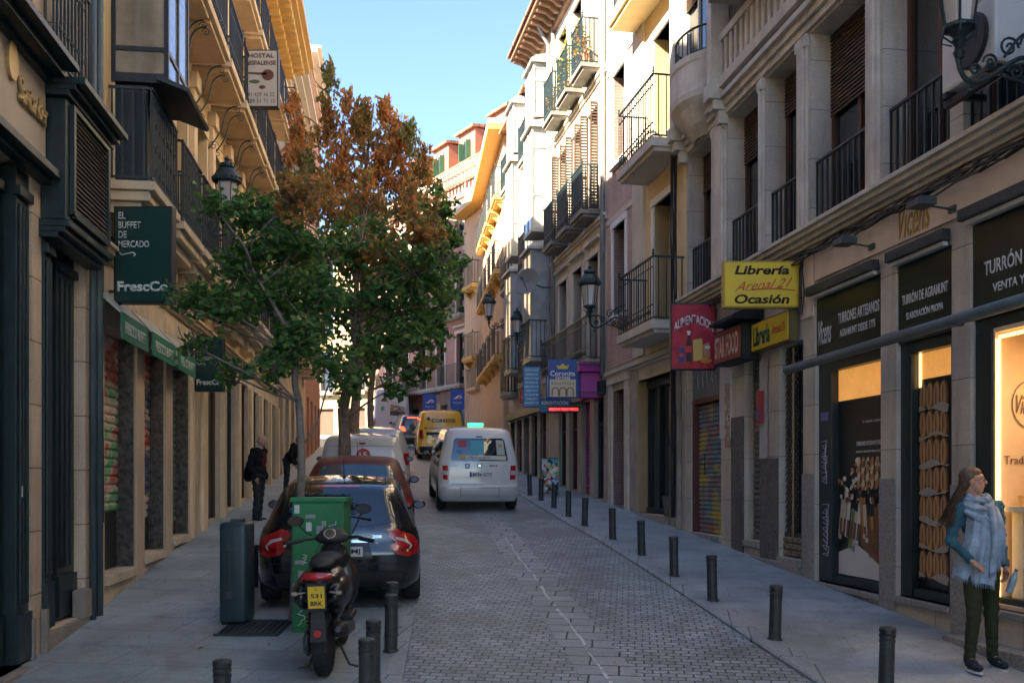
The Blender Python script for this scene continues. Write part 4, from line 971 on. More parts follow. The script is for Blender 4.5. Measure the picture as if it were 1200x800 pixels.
TX('ALIMENTACION',((x0+x1)/2-.02,y-.009,4.15),Xr,up,.66,.09,white,f,bold=.02)
mb=MB(); mb.box(x0+.22,x1+.18,y-.06,y-.012,3.93,4.06); q=mb.build('display',black,t)
TX('BEBIDAS FRIAS VINOS',((x0+x1)/2+.2,y-.062,3.995),Xr,up,.7,.07,mat('red_led',(.8,.03,.03),emit=.8,ecol=(1,.03,.03),bump=0),q,bold=.02)
t,f,x0,x1,y,z0,z1=psign('shop_sign','small orange red sign on the wall far up the right pavement','sign',FR2,28.5,.35,.65,4.5,4.85,flat('sign_orange_red',(.6,.08,.04)),redl,th=.08)
TX('Telefonos',((x0+x1)/2,y-.009,4.68),Xr,up,.24,.06,white,f)
# postcard rack
t=thing('display_rack','tall rack covered with colourful magnets and postcards on the right pavement','rack',loc=(.95,23.6,g(23.6)+.035))
mb=MB(); mb.box(.72,1.12,23.62,23.7,g(23.6)+.1,g(23.6)+.95); mb.build('board',black,t)
mb=MB(); mb.box(.72,1.12,23.605,23.617,g(23.6)+.12,g(23.6)+.93); mb.build('magnets',patchmat('magnet_colours',[(.7,.7,.65),(.05,.3,.5),(.6,.05,.05),(.02,.02,.02),(.6,.45,.1),(.1,.35,.15),(.5,.5,.5)],scale=14,kind='v'),t)
mb=MB(); 
for x in(.74,1.10): mb.tube([(x,23.5,g(23.5)+.04),(x,23.66,g(23.6)+.5)],.012,5); mb.tube([(x,23.85,g(23.85)+.04),(x,23.66,g(23.6)+.5)],.012,5)
mb.build('legs',iron,t)
# satellite dish
c=FR2.P(26.8,.75,7.65)
t=thing('satellite_dish','grey satellite dish on the cream facade above the lamp','satellite dish',loc=c)
mb=MB(); ax=V(-.55,-.8,.15).normalized(); mb.lathe([(.0,.0),(.12,.01),(.25,.05),(.36,.11),(.365,.11),(.25,.03),(.12,-.01),(0,-.02)],c,24,axis=ax,cap=False); mb.build('dish',mat('dish_grey',(.2,.2,.19),rough=.5),t,smooth=True)
mb=MB(); mb.tube([c-ax*.02,FR2.P(26.9,.35,7.55),FR2.P(26.9,.0,7.55)],.02,6); mb.tube([c-V(0,0,.33),c+ax*.35],.012,5); mb.ball(c+ax*.36,.04,5); mb.build('arm',iron,t)

# ================================================================ the corner houses at the top of the street
FA=Fr((-.09,34),Vector((-1.01,9)).normalized(),'R'); FB=Fr((-1.1,43.05),Vector((-.96,2.5)).normalized(),'R')
D4=Vector((-1,1.6)).normalized(); F4=Fr((-2.06,46),D4,'R')
B6=thing('orange_building','orange rendered corner building with a bright yellow soffit and curved balconies','building',loc=(-1,42,g(42)))
ca=[(a,a+.85) for a in(.7,2.5,4.3,6.1,7.7)]
fz=[(6.7,2.3),(9.7,2.2),(12.3,1.9)]
ga=[(a,a+.9,g(34+a)+.1,5.2,.3) for a in(.6,2.4,4.2,6.0,7.6)]
mb=MB(); wallholes(mb,FA,0,9.05,2,14.4,ga+[(a,b,z,z+h,.25) for a,b in ca for z,h in fz],shell=0); mb.build('wall',orangeR,B6)
mb=MB(); wallholes(mb,FB,0,2.68,2,14.4,[(.55,2.1,3.55,6.35,.5),(.9,1.75,7.9,10.1,.25),(.9,1.75,11.1,13.2,.25)],shell=0); mb.build('wall',orangeR,B6)
mb=MB(); mb.extr([(-.3,34.3,2),(-1.3,43.2,2),(-2.2,45.6,2),(9,46.5,2),(9,34.3,2)],(0,0,12.35)); mb.build('core',orangeR,B6)
for z,h in fz: lvl(B6,FA,ca,z,h,wwhite,dglass2,.23,1,creamR)
for z in(7.9,11.1): lvl(B6,FB,[(.9,1.75)],z,2.1,wwhite,dglass2,.23,1,creamR)
for z,h in fz:
    for i,(a,b) in enumerate(ca): balcony(FA,a-.25,b+.25,z,.5,B6,mat('balcony_slab_yellow',(.62,.38,.10)),iron,h=1.0,th=.16,br=2 if i<4 else 0)
for z in(7.85,11.05): balcony(FB,.6,2.05,z,.5,B6,mat('balcony_slab_yellow',(.62,.38,.10)),iron,h=1.05,th=.16,br=2)
balcony(FB,.6,2.05,5.9+.55,.35,B6,orangeR,iron,h=.9,th=.1)
mb=MB(); fbox(mb,FB,.57,2.08,-.49,-.4,3.56,6.34); o=mb.build('garage_door',flat('ochre_garage_door',(.50,.30,.07)),B6)
mb=MB()
for z in(4.3,4.95,5.6): fbox(mb,FB,.58,2.07,-.399,-.385,z,z+.04)
mb.build('door_rail',flat('dark_ochre_rail',(.2,.12,.03)),o)
mb=MB(); fbox(mb,FB,2.12,2.6,.003,.05,3.5,6.3); fbox(mb,FB,.02,.5,.003,.05,3.5,6.3); fbox(mb,FA,8.6,9.0,.003,.05,3.4,6.0); mb.build('plinth',stoneD,B6)
mb=MB()
for i in range(26): fbox(mb,FB,2.66-.3-(.12 if i%2 else 0),2.66,.052 if i<8 else .003,.07,3.6+.43*i,3.6+.43*i+.38)
mb.build('quoin',orangeR,B6,bevel=.01)
for fr,a,b in((FA,0,9.05),(FB,0,2.68)):
    pass
soff=flat('bright_yellow_soffit',(.70,.40,.07))
mb=MB(); 
pA=[FA.P(-.1,.75,0),FB.P(-.1,.75,0),FB.P(2.9,.75,0),FB.P(2.9,-.4,0),FA.P(-.1,-.4,0)]
mb.extr([V(p.x,p.y,14.405) for p in pA],(0,0,.2)); mb.build('soffit',soff,B6)
mb=MB(); mb.extr([V(p.x,p.y,14.61) for p in pA],(0,0,.16)); mb.build('eaves_gutter',white,B6)
for i,(a,b) in enumerate([h[:2] for h in ga]):
    mb=MB(); fbox(mb,FA,a+.02,b-.02,-.28,-.24,g(36),5.19); mb.build('shop_door',mat('shopdoor_dark',(.02,.03,.035)),B6)
mb=MB(); fbox(mb,FA,0,9,.003,.03,2.6,3.9); mb.build('plinth',graniteD,B6)

B7=thing('pink_building','pink building closing the street with blue banners, dormers and green shutters','building',loc=(-4,50,g(50)))
cw=[(.3,1.1),(2.3,3.1),(4.3,5.1),(6.3,7.1),(8.3,9.1)]
h7=[(a,b,z,z+h,.25) for a,b in cw for z,h in((6.9,2.4),(10.2,2.3),(13.4,2.0))]
g7=[(.35,1.2,4.0,6.0,.3),(2.0,2.7,4.0,6.0,.3),(3.5,4.2,4.1,6.0,.3),(5.2,6.2,4.2,6.0,.3),(7.5,8.3,4.4,6.2,.3)]
mb=MB(); wallholes(mb,F4,-3.2,10.2,6.4,16.9,h7,shell=6); mb.build('wall',pinkR,B7)
mb=MB(); wallholes(mb,F4,.02,10.2,2,6.395,g7,shell=6,top=False); mb.build('ground_floor_wall',mat('brown_pink_stone',(.30,.2,.15),stain=.4,rough=.8),B7)
for z,h in((6.9,2.4),(10.2,2.3),(13.4,2.0)): lvl(B7,F4,cw,z,h,irong,dglass,.22,2,creamR)
for z in(6.85,10.15): balcony(F4,0.05,9.6,z,.45,B7,stoneD,iron,h=1.0,th=.12)
for (a,b,z0,z1,_) in g7:
    mb=MB(); fbox(mb,F4,a+.02,b-.02,-.28,-.2,z0,z1-.01); mb.build('shop_door',mat('teal_door',(.02,.06,.09),rough=.4),B7)
mb=MB(); fbox(mb,F4,2.75,3.45,.003,.03,4.0,6.1); mb.build('wall_panel',mat('ochre_block_panel',(.42,.3,.13)),B7)
mb=MB()
for i in range(30): fbox(mb,F4,.02,.45 if i%2 else .3,.004,.04,6.9+.33*i,7.18+.33*i)
mb.build('quoin',brickR,B7)
cornice(F4,-3.2,10.2,16.4,[(.1,.1),(.3,.12),(.55,.14),(.62,.1)],creamR,B7)
mb=MB(); u=-3.1
while u<10: fbox(mb,F4,u,u+.16,.11,.5,16.3,16.5); u+=.34
mb.build('dentil',creamR,B7)
mb=MB(); mb.add([F4.P(-3.4,.65,16.87),F4.P(10.3,.65,16.87),F4.P(10.3,-5,19.9),F4.P(-3.4,-5,19.9),F4.P(-3.4,.65,16.97),F4.P(10.3,.65,16.97),F4.P(10.3,-5,20.05),F4.P(-3.4,-5,20.05)],BOXF); mb.build('roof',tileM,B7)
dorm=mat('dormer_red_render',(.36,.15,.09),rough=.85,var=.1); gsh=flat('green_shutter_paint',(.035,.14,.07))
for k,u in enumerate((-2.2,.9,3.6,6.4)):
    mb=MB(); fbox(mb,F4,u,u+1.6,-4.5,-.9,17.2,19.3); o=mb.build('dormer',dorm,B7)
    mb=MB(); mb.add([F4.P(u-.15,-.7,19.3),F4.P(u+1.75,-.7,19.3),F4.P(u+1.75,-4.6,19.7),F4.P(u-.15,-4.6,19.7),F4.P(u-.15,-.7,19.42),F4.P(u+1.75,-.7,19.42),F4.P(u+1.75,-4.6,19.84),F4.P(u-.15,-4.6,19.84)],BOXF); mb.build('roof',tileM,o)
    mb=MB(); fbox(mb,F4,u+.45,u+1.1,-.899,-.88,17.7,18.9); mb.build('window',dglass,o)
    mb=MB(); fbox(mb,F4,u+.4,u+.43,-.88,-.62,17.9,18.8); fbox(mb,F4,u+1.12,u+1.15,-.88,-.62,17.9,18.8); mb.build('shutter',gsh,o)
for u,h in((-.6,.9),(2.9,.8),(5.4,.9)):
    mb=MB(); fbox(mb,F4,u,u+.6,-4.8,-4.2,19.4,20.0+h); mb.lathe([(.3,0),(.34,.05),(.34,.2)],F4.P(u+.3,-4.5,20.0+h),10); mb.build('chimney',white,B7)
# two banners
bn=flat('banner_blue',(.03,.10,.42)); 
for i,(px_,lab) in enumerate(((536,'right of the two blue cloth banners on the pink building'),(503.5,'left of the two blue cloth banners on the pink building'))):
    u=F4.U(px_,.55); c=F4.P(u,.55,6.1)
    t=thing('banner',lab,'banner',loc=c,group='blue banners on the pink building')
    hw=.33; y=c.y
    mb=MB(); mb.extr([(c.x-hw,y,6.55),(c.x+hw,y,6.55),(c.x+hw,y,5.72),(c.x+hw-.06,y,5.62),(c.x+.1,y,5.56),(c.x-hw+.1,y,5.6),(c.x-hw,y,5.7)],(0,.02,0)); f=mb.build('cloth',bn,t)
    mb=MB(); mb.tube([F4.P(u,0,6.57),(c.x-hw,y+.01,6.57)],.02,5); mb.tube([(c.x+hw+.02,y+.01,6.57),(c.x-hw-.02,y+.01,6.57)],.02,5); mb.build('pole',iron,t)
    flatd('emblem',[(c.x+a,6.15+b) for a,b in((-.22,-.05),(-.1,.02),(.02,.12),(.12,.14),(.22,.05),(.18,-.02),(.05,.02),(-.05,-.04))],y-.004,white,f)
    flatd('emblem',circ(c.x+.1,6.18,.07),y-.008,flat('emblem_pink',(.6,.2,.3)),f); TX('Espacio',(c.x,y-.004,5.93),Xr,up,.4,.08,white,f)
# house beyond on the left of the turning
F5=Fr(tuple(F4.P(10.2,0,0))[:2],Vector((-1,.35)).normalized(),'R')
B8=thing('cream_building','pale yellow building beyond the parked delivery van at the turning','building',loc=F5.P(6,0,g(58)))
cw=[(a,a+.8) for a in(.8,2.8,4.8,6.8,8.8,10.8,12.8)]
mb=MB(); wallholes(mb,F5,0.02,26,3,16.5,[(a,b,z,z+2.2,.25) for a,b in cw for z in(7.4,10.6,13.6)]+[(a,b+.3,4.6,6.4,.3) for a,b in cw],shell=7); mb.build('wall',mat('straw_render',(.38,.28,.15),stain=.2),B8)
for z in(7.4,10.6,13.6): lvl(B8,F5,cw,z,2.2,wbrown,dglass,.22,1,creamR)
for a,b in cw: balcony(F5,a-.2,b+.2,7.35,.4,B8,stoneD,iron); 
for a,b in cw:
    mb=MB(); fbox(mb,F5,a+.02,b+.28,-.28,-.2,4.6,6.39); mb.build('shop_door',mat('shopdoor_brown',(.1,.05,.03)),B8)
# ================================================================ left: the bank
K1=thing('bank_building','stone bank building with dark green timber shopfront at the left edge','building',loc=FL.P(8.8,0,g(8.8)))
bz=.80
bh=[(4.5,8.46,bz-.12,4.9,.45),(8.70,9.97,bz+.08,4.95,.5),(7.0,8.1,6.0,8.5,.35),(8.75,9.7,6.0,8.5,.35),(7.0,8.1,9.2,11.5,.35),(8.75,9.7,9.2,11.5,.35)]
bkst=brickmat('bank_ashlar',(.62,.49,.36),(.56,.44,.32),(.2,.15,.11),1.1,.55,.007,rough=.8,bump=.3,dirt=.3,fine=.12)
mb=MB(); wallholes(mb,FL,-22,10.12,-3,17.5,bh,shell=9); mb.build('wall',bkst,K1)
for a,b in((7.0,8.1),(8.75,9.7)):
    for z in(6.0,9.2):
        window(FL,a,b,z,z+2.4,-.33,K1,wgreen,dglass,t=.07); r=MB(); bars(r,FL,a-.05,b+.05,.10,z+.02,z+1.0,step=.1,r=.01,ends=.0)
        for k in range(7):
            c=a+.05+(b-a-.1)*(k+.5)/7; r.lathe([(.01,0),(.024,.03),(.01,.06)],FL.P(c,.10,z+.3),6); scroll(r,FL,c,.112,z+.16,.045); scroll(r,FL,c,.112,z+.82,.04)
        r.build('railing',iron,K1)
mb=MB(); fbox(mb,FL,7.5,8.62,.003,.06,5.0,5.72)
bp_=mb.build('sign_panel',mat('bronze_stone_panel',(.46,.38,.30),rough=.6,var=.12),K1)
brz=mat('bronze_letters',(.42,.30,.14),rough=.4,metal=.5,bump=0,var=.1)
ftx(FL,'Santander',8.27,.062,5.42,.66,.21,brz,bp_,ex=.03,bold=.01,side='L')
mb=MB(); q=[]
for i in range(22):
    a=2*PI*i/22; rr_=.12*(1+.35*math.sin(a)); q.append(FL.P(7.80+rr_*.8*math.cos(a),.061,5.52+rr_*1.3*math.sin(a)))
mb.extr(q,FL.nv()*.03); mb.build('emblem',brz,bp_)
cornice(FL,3.5,8.64,5.72,[(.12,.05),(.24,.07),(.34,.06)],wgreen,K1)
cornice(FL,3.5,8.64,4.84,[(.10,.05),(.18,.07)],wgreen,K1)
# louvred box
mb=MB(); fbox(mb,FL,8.66,9.98,.003,.22,4.55,5.62); lb=mb.build('louvre_box',wgreen,K1,bevel=.01)
mb=MB()
for i in range(20):
    z=4.68+i*.044; mb.extr([FL.P(8.82,.222,z),FL.P(8.82,.25,z-.004),FL.P(8.82,.226,z+.03),FL.P(8.82,.222,z+.03)],(FL.P(9.86,0,0)-FL.P(8.82,0,0)))
mb.build('louvres',mat('louvre_bronze',(.13,.105,.075),rough=.5,var=.2),lb)
mb=MB()
for a,b,c,d in((8.76,8.82,4.62,5.60),(9.86,9.92,4.62,5.60)): fbox(mb,FL,a,b,.222,.26,c,d)
fbox(mb,FL,8.82,9.86,.222,.26,4.60,4.66); fbox(mb,FL,8.82,9.86,.222,.26,5.56,5.6); mb.build('louvre_frame',wgreen,lb)
cornice(FL,8.6,10.05,5.63,[(.26,.05),(.32,.05),(.40,.06)],wgreen,lb)
cornice(FL,8.62,10.0,4.38,[(.16,.05),(.22,.05),(.26,.06)],wgreen,lb)
# timber columns of the shopfront
def column(fr,u,hw,w,z0,z1,m,parent):
    mb=MB(); fbox(mb,fr,u-hw,u+hw,-.3,w,z0,z1)
    for k in(-.55,0,.55): fbox(mb,fr,u+hw*k-hw*.14,u+hw*k+hw*.14,w+.001,w+.02,z0+.5,z1-.3)
    fbox(mb,fr,u-hw-.02,u+hw+.02,w-.02,w+.04,z1-.24,z1-.16); fbox(mb,fr,u-hw-.015,u+hw+.015,w-.02,w+.03,z0+.02,z0+.42)
    return mb.build('timber_column',m,parent,bevel=.004)
column(FL,8.30,.14,-.02,bz-.1,4.85,wgreen,K1); column(FL,7.9,.16,-.12,bz-.1,4.85,wgreen,K1); column(FL,7.3,.3,-.2,bz-.1,4.85,wgreen,K1)
column(FL,8.80,.09,.02,bz+.1,4.5,wgreen,K1); column(FL,9.68,.26,-.10,bz+.1,4.5,wgreen,K1)
mb=MB(); fbox(mb,FL,4.6,8.45,-.44,-.36,bz,4.8); mb.build('window_glass',bglass,K1)
mb=MB(); fbox(mb,FL,8.72,9.95,-.36,-.32,2.45,4.5); mb.build('window_glass',bglass,K1)
mb=MB(); fbox(mb,FL,8.9,9.42,-.3,-.20,bz+.09,2.44); am=mb.build('cash_machine_panel',mat('atm_panel_grey',(.28,.26,.23),rough=.5,var=.1),K1)
mb=MB(); fbox(mb,FL,8.95,9.12,-.198,-.15,1.62,2.25); fbox(mb,FL,8.96,9.11,-.15,-.13,2.1,2.2); fbox(mb,FL,8.94,9.14,-.198,-.12,1.35,1.6); mb.build('cash_machine',mat('atm_metal',(.14,.125,.11),rough=.35,metal=.5),am,bevel=.01)
mb=MB(); fbox(mb,FL,8.965,9.105,-.149,-.143,1.78,2.05); mb.build('screen',flat('atm_screen',(.02,.03,.04),r=.1),am)
mb=MB(); fbox(mb,FL,8.22,8.25,-.016,.0,2.10,2.19); mb.build('door_plate',white,K1)
mb=MB(); fbox(mb,FL,4.5,8.48,-.3,.10,.2,bz-.12); fbox(mb,FL,8.7,9.96,-.3,.05,.4,bz+.07); fbox(mb,FL,8.43,8.49,.003,.03,.3,1.05); fbox(mb,FL,8.66,8.72,.003,.06,.3,1.1); fbox(mb,FL,9.72,9.96,-.05,.07,bz+.07,1.15); mb.build('sill',mat('bank_sill_stone',(.26,.225,.19),stain=.5,rough=.75,scale=5),K1,bevel=.006)
mb=MB(); mb.tube([FL.P(10.02,.06,.72),FL.P(10.02,.06,4.9),FL.P(10.05,.06,9)],.035,8); mb.tube([FL.P(10.2,.07,.74),FL.P(10.2,.07,5.0),FL.P(10.22,.08,14)],.045,8); mb.build('downpipe',mat('teal_grey_pipe',(.07,.10,.11),rough=.45,stain=.3),K1,smooth=True)
mb=MB()
for k in range(5): mb.tube([FL.P(10.28+.02*k+.02*math.sin(z*2+k),.03+.008*k,z) for z in [1.8+.4*i for i in range(9)]]+[FL.P(10.5+.3*j,.03+.01*k,4.85+.06*math.sin(j+k)) for j in range(20)],.013,5)
mb.build('wall_cables',cable,K1)
mb=MB(); mb.lathe([(.1,0),(.13,.05),(.06,.12)],FL.P(8.55,.12,7.35),10,axis=(0,0,-1)); mb.build('lamp_bowl',white,K1)

# ================================================================ left: the long ochre building with the buffet
K2=thing('ochre_building','long ochre stone building with stacked iron balconies along the left pavement','building',loc=FL.P(18,0,g(18)))
bays=[(11.05,11.85),(12.7,13.45),(14.15,14.95),(15.8,16.6)]
u=17.5
while u<27: bays.append((u,u+.8)); u+=1.62
gh=[(10.66,11.91,1.2,3.95,.28),(12.35,13.5,1.3,3.95,.28),(13.98,15.2,1.42,3.95,.28)]
u=16.75
while u<27: gh.append((u,u+1.3,g(u)+.25,4.35,.16)); u+=1.88
mb=MB(); wallholes(mb,FL,10.13,27.6,4.62,14.0,[(a,b,z,z+h,.28) for a,b in bays for z,h in((5.55,2.5),(8.95,2.3),(11.7,1.8))],shell=9); mb.build('wall',ochre,K2)
mb=MB(); wallholes(mb,FL,10.13,27.6,-.2,4.615,gh,shell=9,top=False); mb.build('ground_floor_wall',shopst,K2)
for z,h in((5.55,2.5),(8.95,2.3),(11.7,1.8)): lvl(K2,FL,bays,z,h-.02,wbrown if z<8 else wwhite,dglass2,.26,1,ochre2)
# pilaster strips, capitals
mb=MB(); ed=sorted([x for p in bays for x in p])
for i in range(1,len(ed)-1,2):
    a,b=ed[i],ed[i+1]; c=(a+b)/2
    fbox(mb,FL,c-.13,c+.13,.003,.09,5.7,8.6); fbox(mb,FL,c-.17,c+.17,.003,.14,8.35,8.6); fbox(mb,FL,c-.13,c+.13,.003,.07,9.1,11.5); fbox(mb,FL,c-.09,c+.09,.003,.05,11.9,13.4)
mb.build('pilaster',ochre2,K2,bevel=.01)
sl1=mat('moulded_slab_stone',(.58,.47,.33),rough=.8,var=.15,stain=.4,scale=3)
for i,(a,b) in enumerate(bays):
    w=.5
    m=MB(); fbox(m,FL,a-.3,b+.3,.003,w,5.44,5.54); fbox(m,FL,a-.26,b+.26,.003,w-.06,5.33,5.438); fbox(m,FL,a-.2,b+.2,.003,w-.16,5.2,5.328); fbox(m,FL,a-.1,b+.1,.003,.18,4.98,5.198)
    o=m.build('balcony',sl1,K2,bevel=.012)
    q=MB(); bars(q,FL,a-.27,b+.27,w-.04,5.57,6.58,step=.095,r=.009,ends=.01)
    n=6
    for k in range(n):
        c=a-.2+(b-a+.4)*(k+.5)/n
        for zz,s_ in((5.7,.05),(5.95,.06),(6.2,.055),(6.45,.04)): scroll(q,FL,c,w-.028,zz,s_,flip=1 if k%2 else -1,n=9)
    q.build('railing',iron,o)
    b2=balcony(FL,a-.34,b+.34,8.93,.62,K2,ochre2,iron,h=1.0,th=.13,ornate=1)
    q=MB()
    for e in(a-.25,b+.25):     # scrolled iron stays under the slab
        q.tube([FL.P(e,.02+.5*t+.06*math.sin(t*6),8.7-.75*(1-t)**1.6) for t in [j/12 for j in range(13)]],.013,5); scroll(q,FL,e,.1,8.0,.09,plane='w',flip=1)
        scroll(q,FL,e,.5,8.62,.06,plane='w',flip=-1)
    q.build('stay',iron,b2)
    balcony(FL,a-.3,b+.3,11.68,.5,K2,ochre2,iron,h=.95,th=.12)
cornice(FL,10.13,27.6,4.64,[(.05,.05),(.1,.05),(.14,.04)],ochre2,K2)
mb=MB(); fbox(mb,FL,10.1,27.9,.003,.9,13.85,13.98); fbox(mb,FL,10.1,27.9,.003,1.02,13.985,14.15); fbox(mb,FL,10.1,27.6,.003,.15,13.4,13.84); mb.build('cornice',flat('cornice_bounce_glow',(.72,.45,.14)),K2)  # orange of sunlight bounced across the street, put into the cornice colour
mb=MB(); u=10.2
while u<27.6: fbox(mb,FL,u,u+.2,.152,.78,13.68,13.845); fbox(mb,FL,u,u+.2,.152,.5,13.56,13.678); u+=.42
mb.build('modillion',flat('cornice_bounce_glow',(.72,.45,.14)),K2,bevel=.02)
# glazed bay and the lower gallery over the buffet
o=mirador(FL,10.9,12.05,6.78,9.6,.62,K2,mat('bay_black_paint',(.018,.024,.03),rough=.4),glassmat('bay_glass',(.30,.26,.20),rough=.04,spec=1.5),cap=True,skirt=.25,name='glazed_bay')  # pale tan reflection on the bay painted into its pane colour
mb=MB(); mb.extr([FL.P(10.85,.5,6.76),FL.P(10.85,.85,6.62),FL.P(10.85,.83,6.58),FL.P(10.85,.5,6.70)],FL.P(12.12,0,0)-FL.P(10.85,0,0)); mb.build('canopy',iron,K2)
mb=MB()
for (a,b) in((10.95,11.9),):
    fbox(mb,FL,a,a+.05,.003,.38,5.57,6.66); fbox(mb,FL,b-.05,b,.003,.38,5.57,6.66); fbox(mb,FL,a+.051,b-.051,.33,.379,5.57,5.8)
mb.build('gallery_frame',wgreen,K2)
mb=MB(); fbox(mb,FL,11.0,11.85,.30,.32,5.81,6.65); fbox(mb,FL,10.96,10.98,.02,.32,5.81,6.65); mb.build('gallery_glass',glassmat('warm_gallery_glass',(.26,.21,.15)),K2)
# black granite reveals of the piers, shutters
mb=MB()
for (a,b,z0,z1,d) in gh[:3]:
    fbox(mb,FL,b-.014,b-.002,-d+.005,-.002,z0+.01,z1-.01)
mb.build('pier_reveal',shopgr,K2)
mb=MB()
for a,b in((11.92,12.34),(13.51,13.97)): fbox(mb,FL,a+.02,b-.02,.002,.03,g(a)-.2,4.3)
mb.build('pier_facing',mat('buff_pier_stone',(.56,.43,.31),rough=.8,var=.15,stain=.4),K2,bevel=.006)
shg=[patchmat('white_green_tag_shutter',[(.62,.55,.45),(.6,.54,.44),(.45,.08,.05),(.62,.55,.45),(.05,.35,.12),(.6,.55,.46)],scale=.8,mapscale=(1,1,1.2)),patchmat('red_white_shutter',[(.6,.52,.42),(.45,.06,.045),(.48,.07,.05),(.62,.55,.45),(.08,.1,.2)],scale=.6,mapscale=(1,1,1.6)),mat('teal_grey_shutter',(.12,.17,.15),stain=.5)]
for i,(a,b,z0,z1,d) in enumerate(gh[:3]):
    zb=(1.88,1.74,1.62)[i]
    m=MB(); corrug(m,FL,a+.01,b-.016,zb,z1-.01,-.2,step=.1,dep=.02); m.build('roller_shutter',shg[i],K2)
    m=MB(); fbox(m,FL,a+.01,b-.016,-.24,-.2,z0+.01,zb-.01); m.build('door',mat('dark_low_door',(.03,.035,.03),rough=.4),K2)
    m=MB(); fbox(m,FL,a+.02,b-.02,-.27,.05,z0-.1,z0-.004); m.build('sill',shopst,K2)
dcol=[(.03,.03,.035),(.05,.035,.025),(.02,.03,.03),(.08,.06,.04)]
for i,(a,b,z0,z1,d) in enumerate(gh[3:]):
    m=MB(); fbox(m,FL,a+.01,b-.01,-.15,-.12,z0+.01,z1-.01); o=m.build('shop_door',mat('left_shop_door_%d'%(i%4),dcol[i%4],rough=.35,var=.3),K2)
    m=MB()
    for e in(a+.012,a+.6,b-.075): fbox(m,FL,e,e+.06,-.118,-.07,z0+.012,z1-.08)
    fbox(m,FL,a+.012,b-.012,-.118,-.06,z1-.078,z1-.014); m.build('door_frame',wgreen if i%2 else wbrown,o)
    m=MB(); fbox(m,FL,b+.03,b+.24,.002,.09,g(a)-.2,4.3); fbox(m,FL,b+.33,b+.53,.002,.06,g(a)-.2,4.3); m.build('pilaster',ochre2,K2,bevel=.01)
mb=MB(); fbox(mb,FL,15.3,15.5,.002,.05,1,4.3); fbox(mb,FL,16.2,16.6,.002,.06,1,4.3); mb.build('pilaster',ochre2,K2,bevel=.01)
# FrescCo awnings
gn=flat('awning_green',(.02,.19,.12)); gsign=flat('sign_bottle_green',(.008,.045,.040),r=.35)
for i,(a,b) in enumerate(((10.3,11.45),(11.68,12.95),(13.15,14.35))):
    zt=4.02
    t=thing('awning',['green lettered shop awning nearest the tall buffet sign','green lettered shop awning in the middle of the row of three','green lettered shop awning farthest up the left pavement'][i],'awning',loc=FL.P((a+b)/2,.2,4.1),group='green awnings over the left shutters')
    m=MB(); m.extr([FL.P(a,.02,4.28),FL.P(a,.26,zt+.0),FL.P(a,.26,zt-.02),FL.P(a,.02,4.22)],FL.P(b,0,0)-FL.P(a,0,0)); m.build('awning_top',flat('awning_pale_top',(.4,.42,.38)),t)
    m=MB(); fbox(m,FL,a,b,.261,.275,3.74,zt); v=m.build('valance',gn,t)
    ftx(FL,'FRESCCO BUFFET',(a+b)/2,.277,3.87,(b-a)*.8,.13,flat('awning_letters',(.55,.6,.5)),v,side='L',bold=.02)
# buffet signs
def buffet(u,w0,w1,z0,z1,label):
    t,f,x0,x1,y,_,_=psign('buffet_sign',label,'sign',FL,u,w0,w1,z0,z1,gsign,flat('sign_near_black',(.012,.014,.014)),th=.14)
    W_=x1-x0; H_=z1-z0; L=x0+W_*.09
    for k,(s,wf) in enumerate((('EL',.12),('BUFFET',.38),('DE',.14),('MERCADO',.52))):
        w=W_*wf; TX(s,(L+w/2,y-.008,z1-H_*(.10+.098*k)),Xr,up,w,H_*.07,white if k<0 else flat('sign_off_white',(.6,.62,.6)),f,bold=.01)
    q=MB(); q.tube([(L+W_*.02,y-.01,z1-H_*.48),(L+W_*.05,y-.01,z1-H_*.505),(L+W_*.24,y-.01,z1-H_*.48),(L+W_*.29,y-.01,z1-H_*.5),(L+W_*.26,y-.01,z1-H_*.52)],W_*.012,5); q.build('ornament',flat('sign_off_white',(.6,.62,.6)),f)
    TX('FrescCo',((x0+x1)/2,y-.008,z0+H_*.17),Xr,up,W_*.86,H_*.105,flat('sign_off_white',(.6,.62,.6)),f,bold=.035)
buffet(10.68,.07,.72,4.18,5.24,'tall dark green El Buffet de Mercado FrescCo sign hanging at the bank corner')
buffet(15.4,.05,.50,3.65,4.5,'smaller dark green FrescCo buffet sign beyond the green awnings, behind leaves')
# hostal sign
HS,f,x0,x1,y,z0,z1=psign('hostel_sign','white Hostal Hispalense sign with brown lettering high on the ochre building','sign',FL,17.6,.50,1.12,8.98,10.02,flat('hostal_cream',(.62,.55,.45)),flat('hostal_frame',(.05,.04,.035)),th=.15)
hb=flat('hostal_brown',(.16,.06,.03)); cxs=(x0+x1)/2
TX('HOSTAL',(cxs,y-.008,9.91),Xr,up,.46,.08,hb,f,bold=.03); TX('HISPALENSE',(cxs,y-.008,9.78),Xr,up,.54,.08,hb,f,bold=.03)
TX('91 429 16 52',(cxs,y-.008,9.21),Xr,up,.48,.075,hb,f); TX('689 51 71 15',(cxs,y-.008,9.09),Xr,up,.5,.075,hb,f)
flatd('picture',circ(cxs+.12,9.56,.11,.10),y-.008,hb,f); flatd('picture',[(cxs-.25,9.58),(cxs+.1,9.56),(cxs+.1,9.60),(cxs-.25,9.61)],y-.008,hb,f)
flatd('picture',circ(cxs-.12,9.44,.10,.035),y-.008,flat('hostal_olive',(.15,.14,.06)),f); flatd('picture',circ(cxs+.02,9.34,.06,.035),y-.008,hb,f)
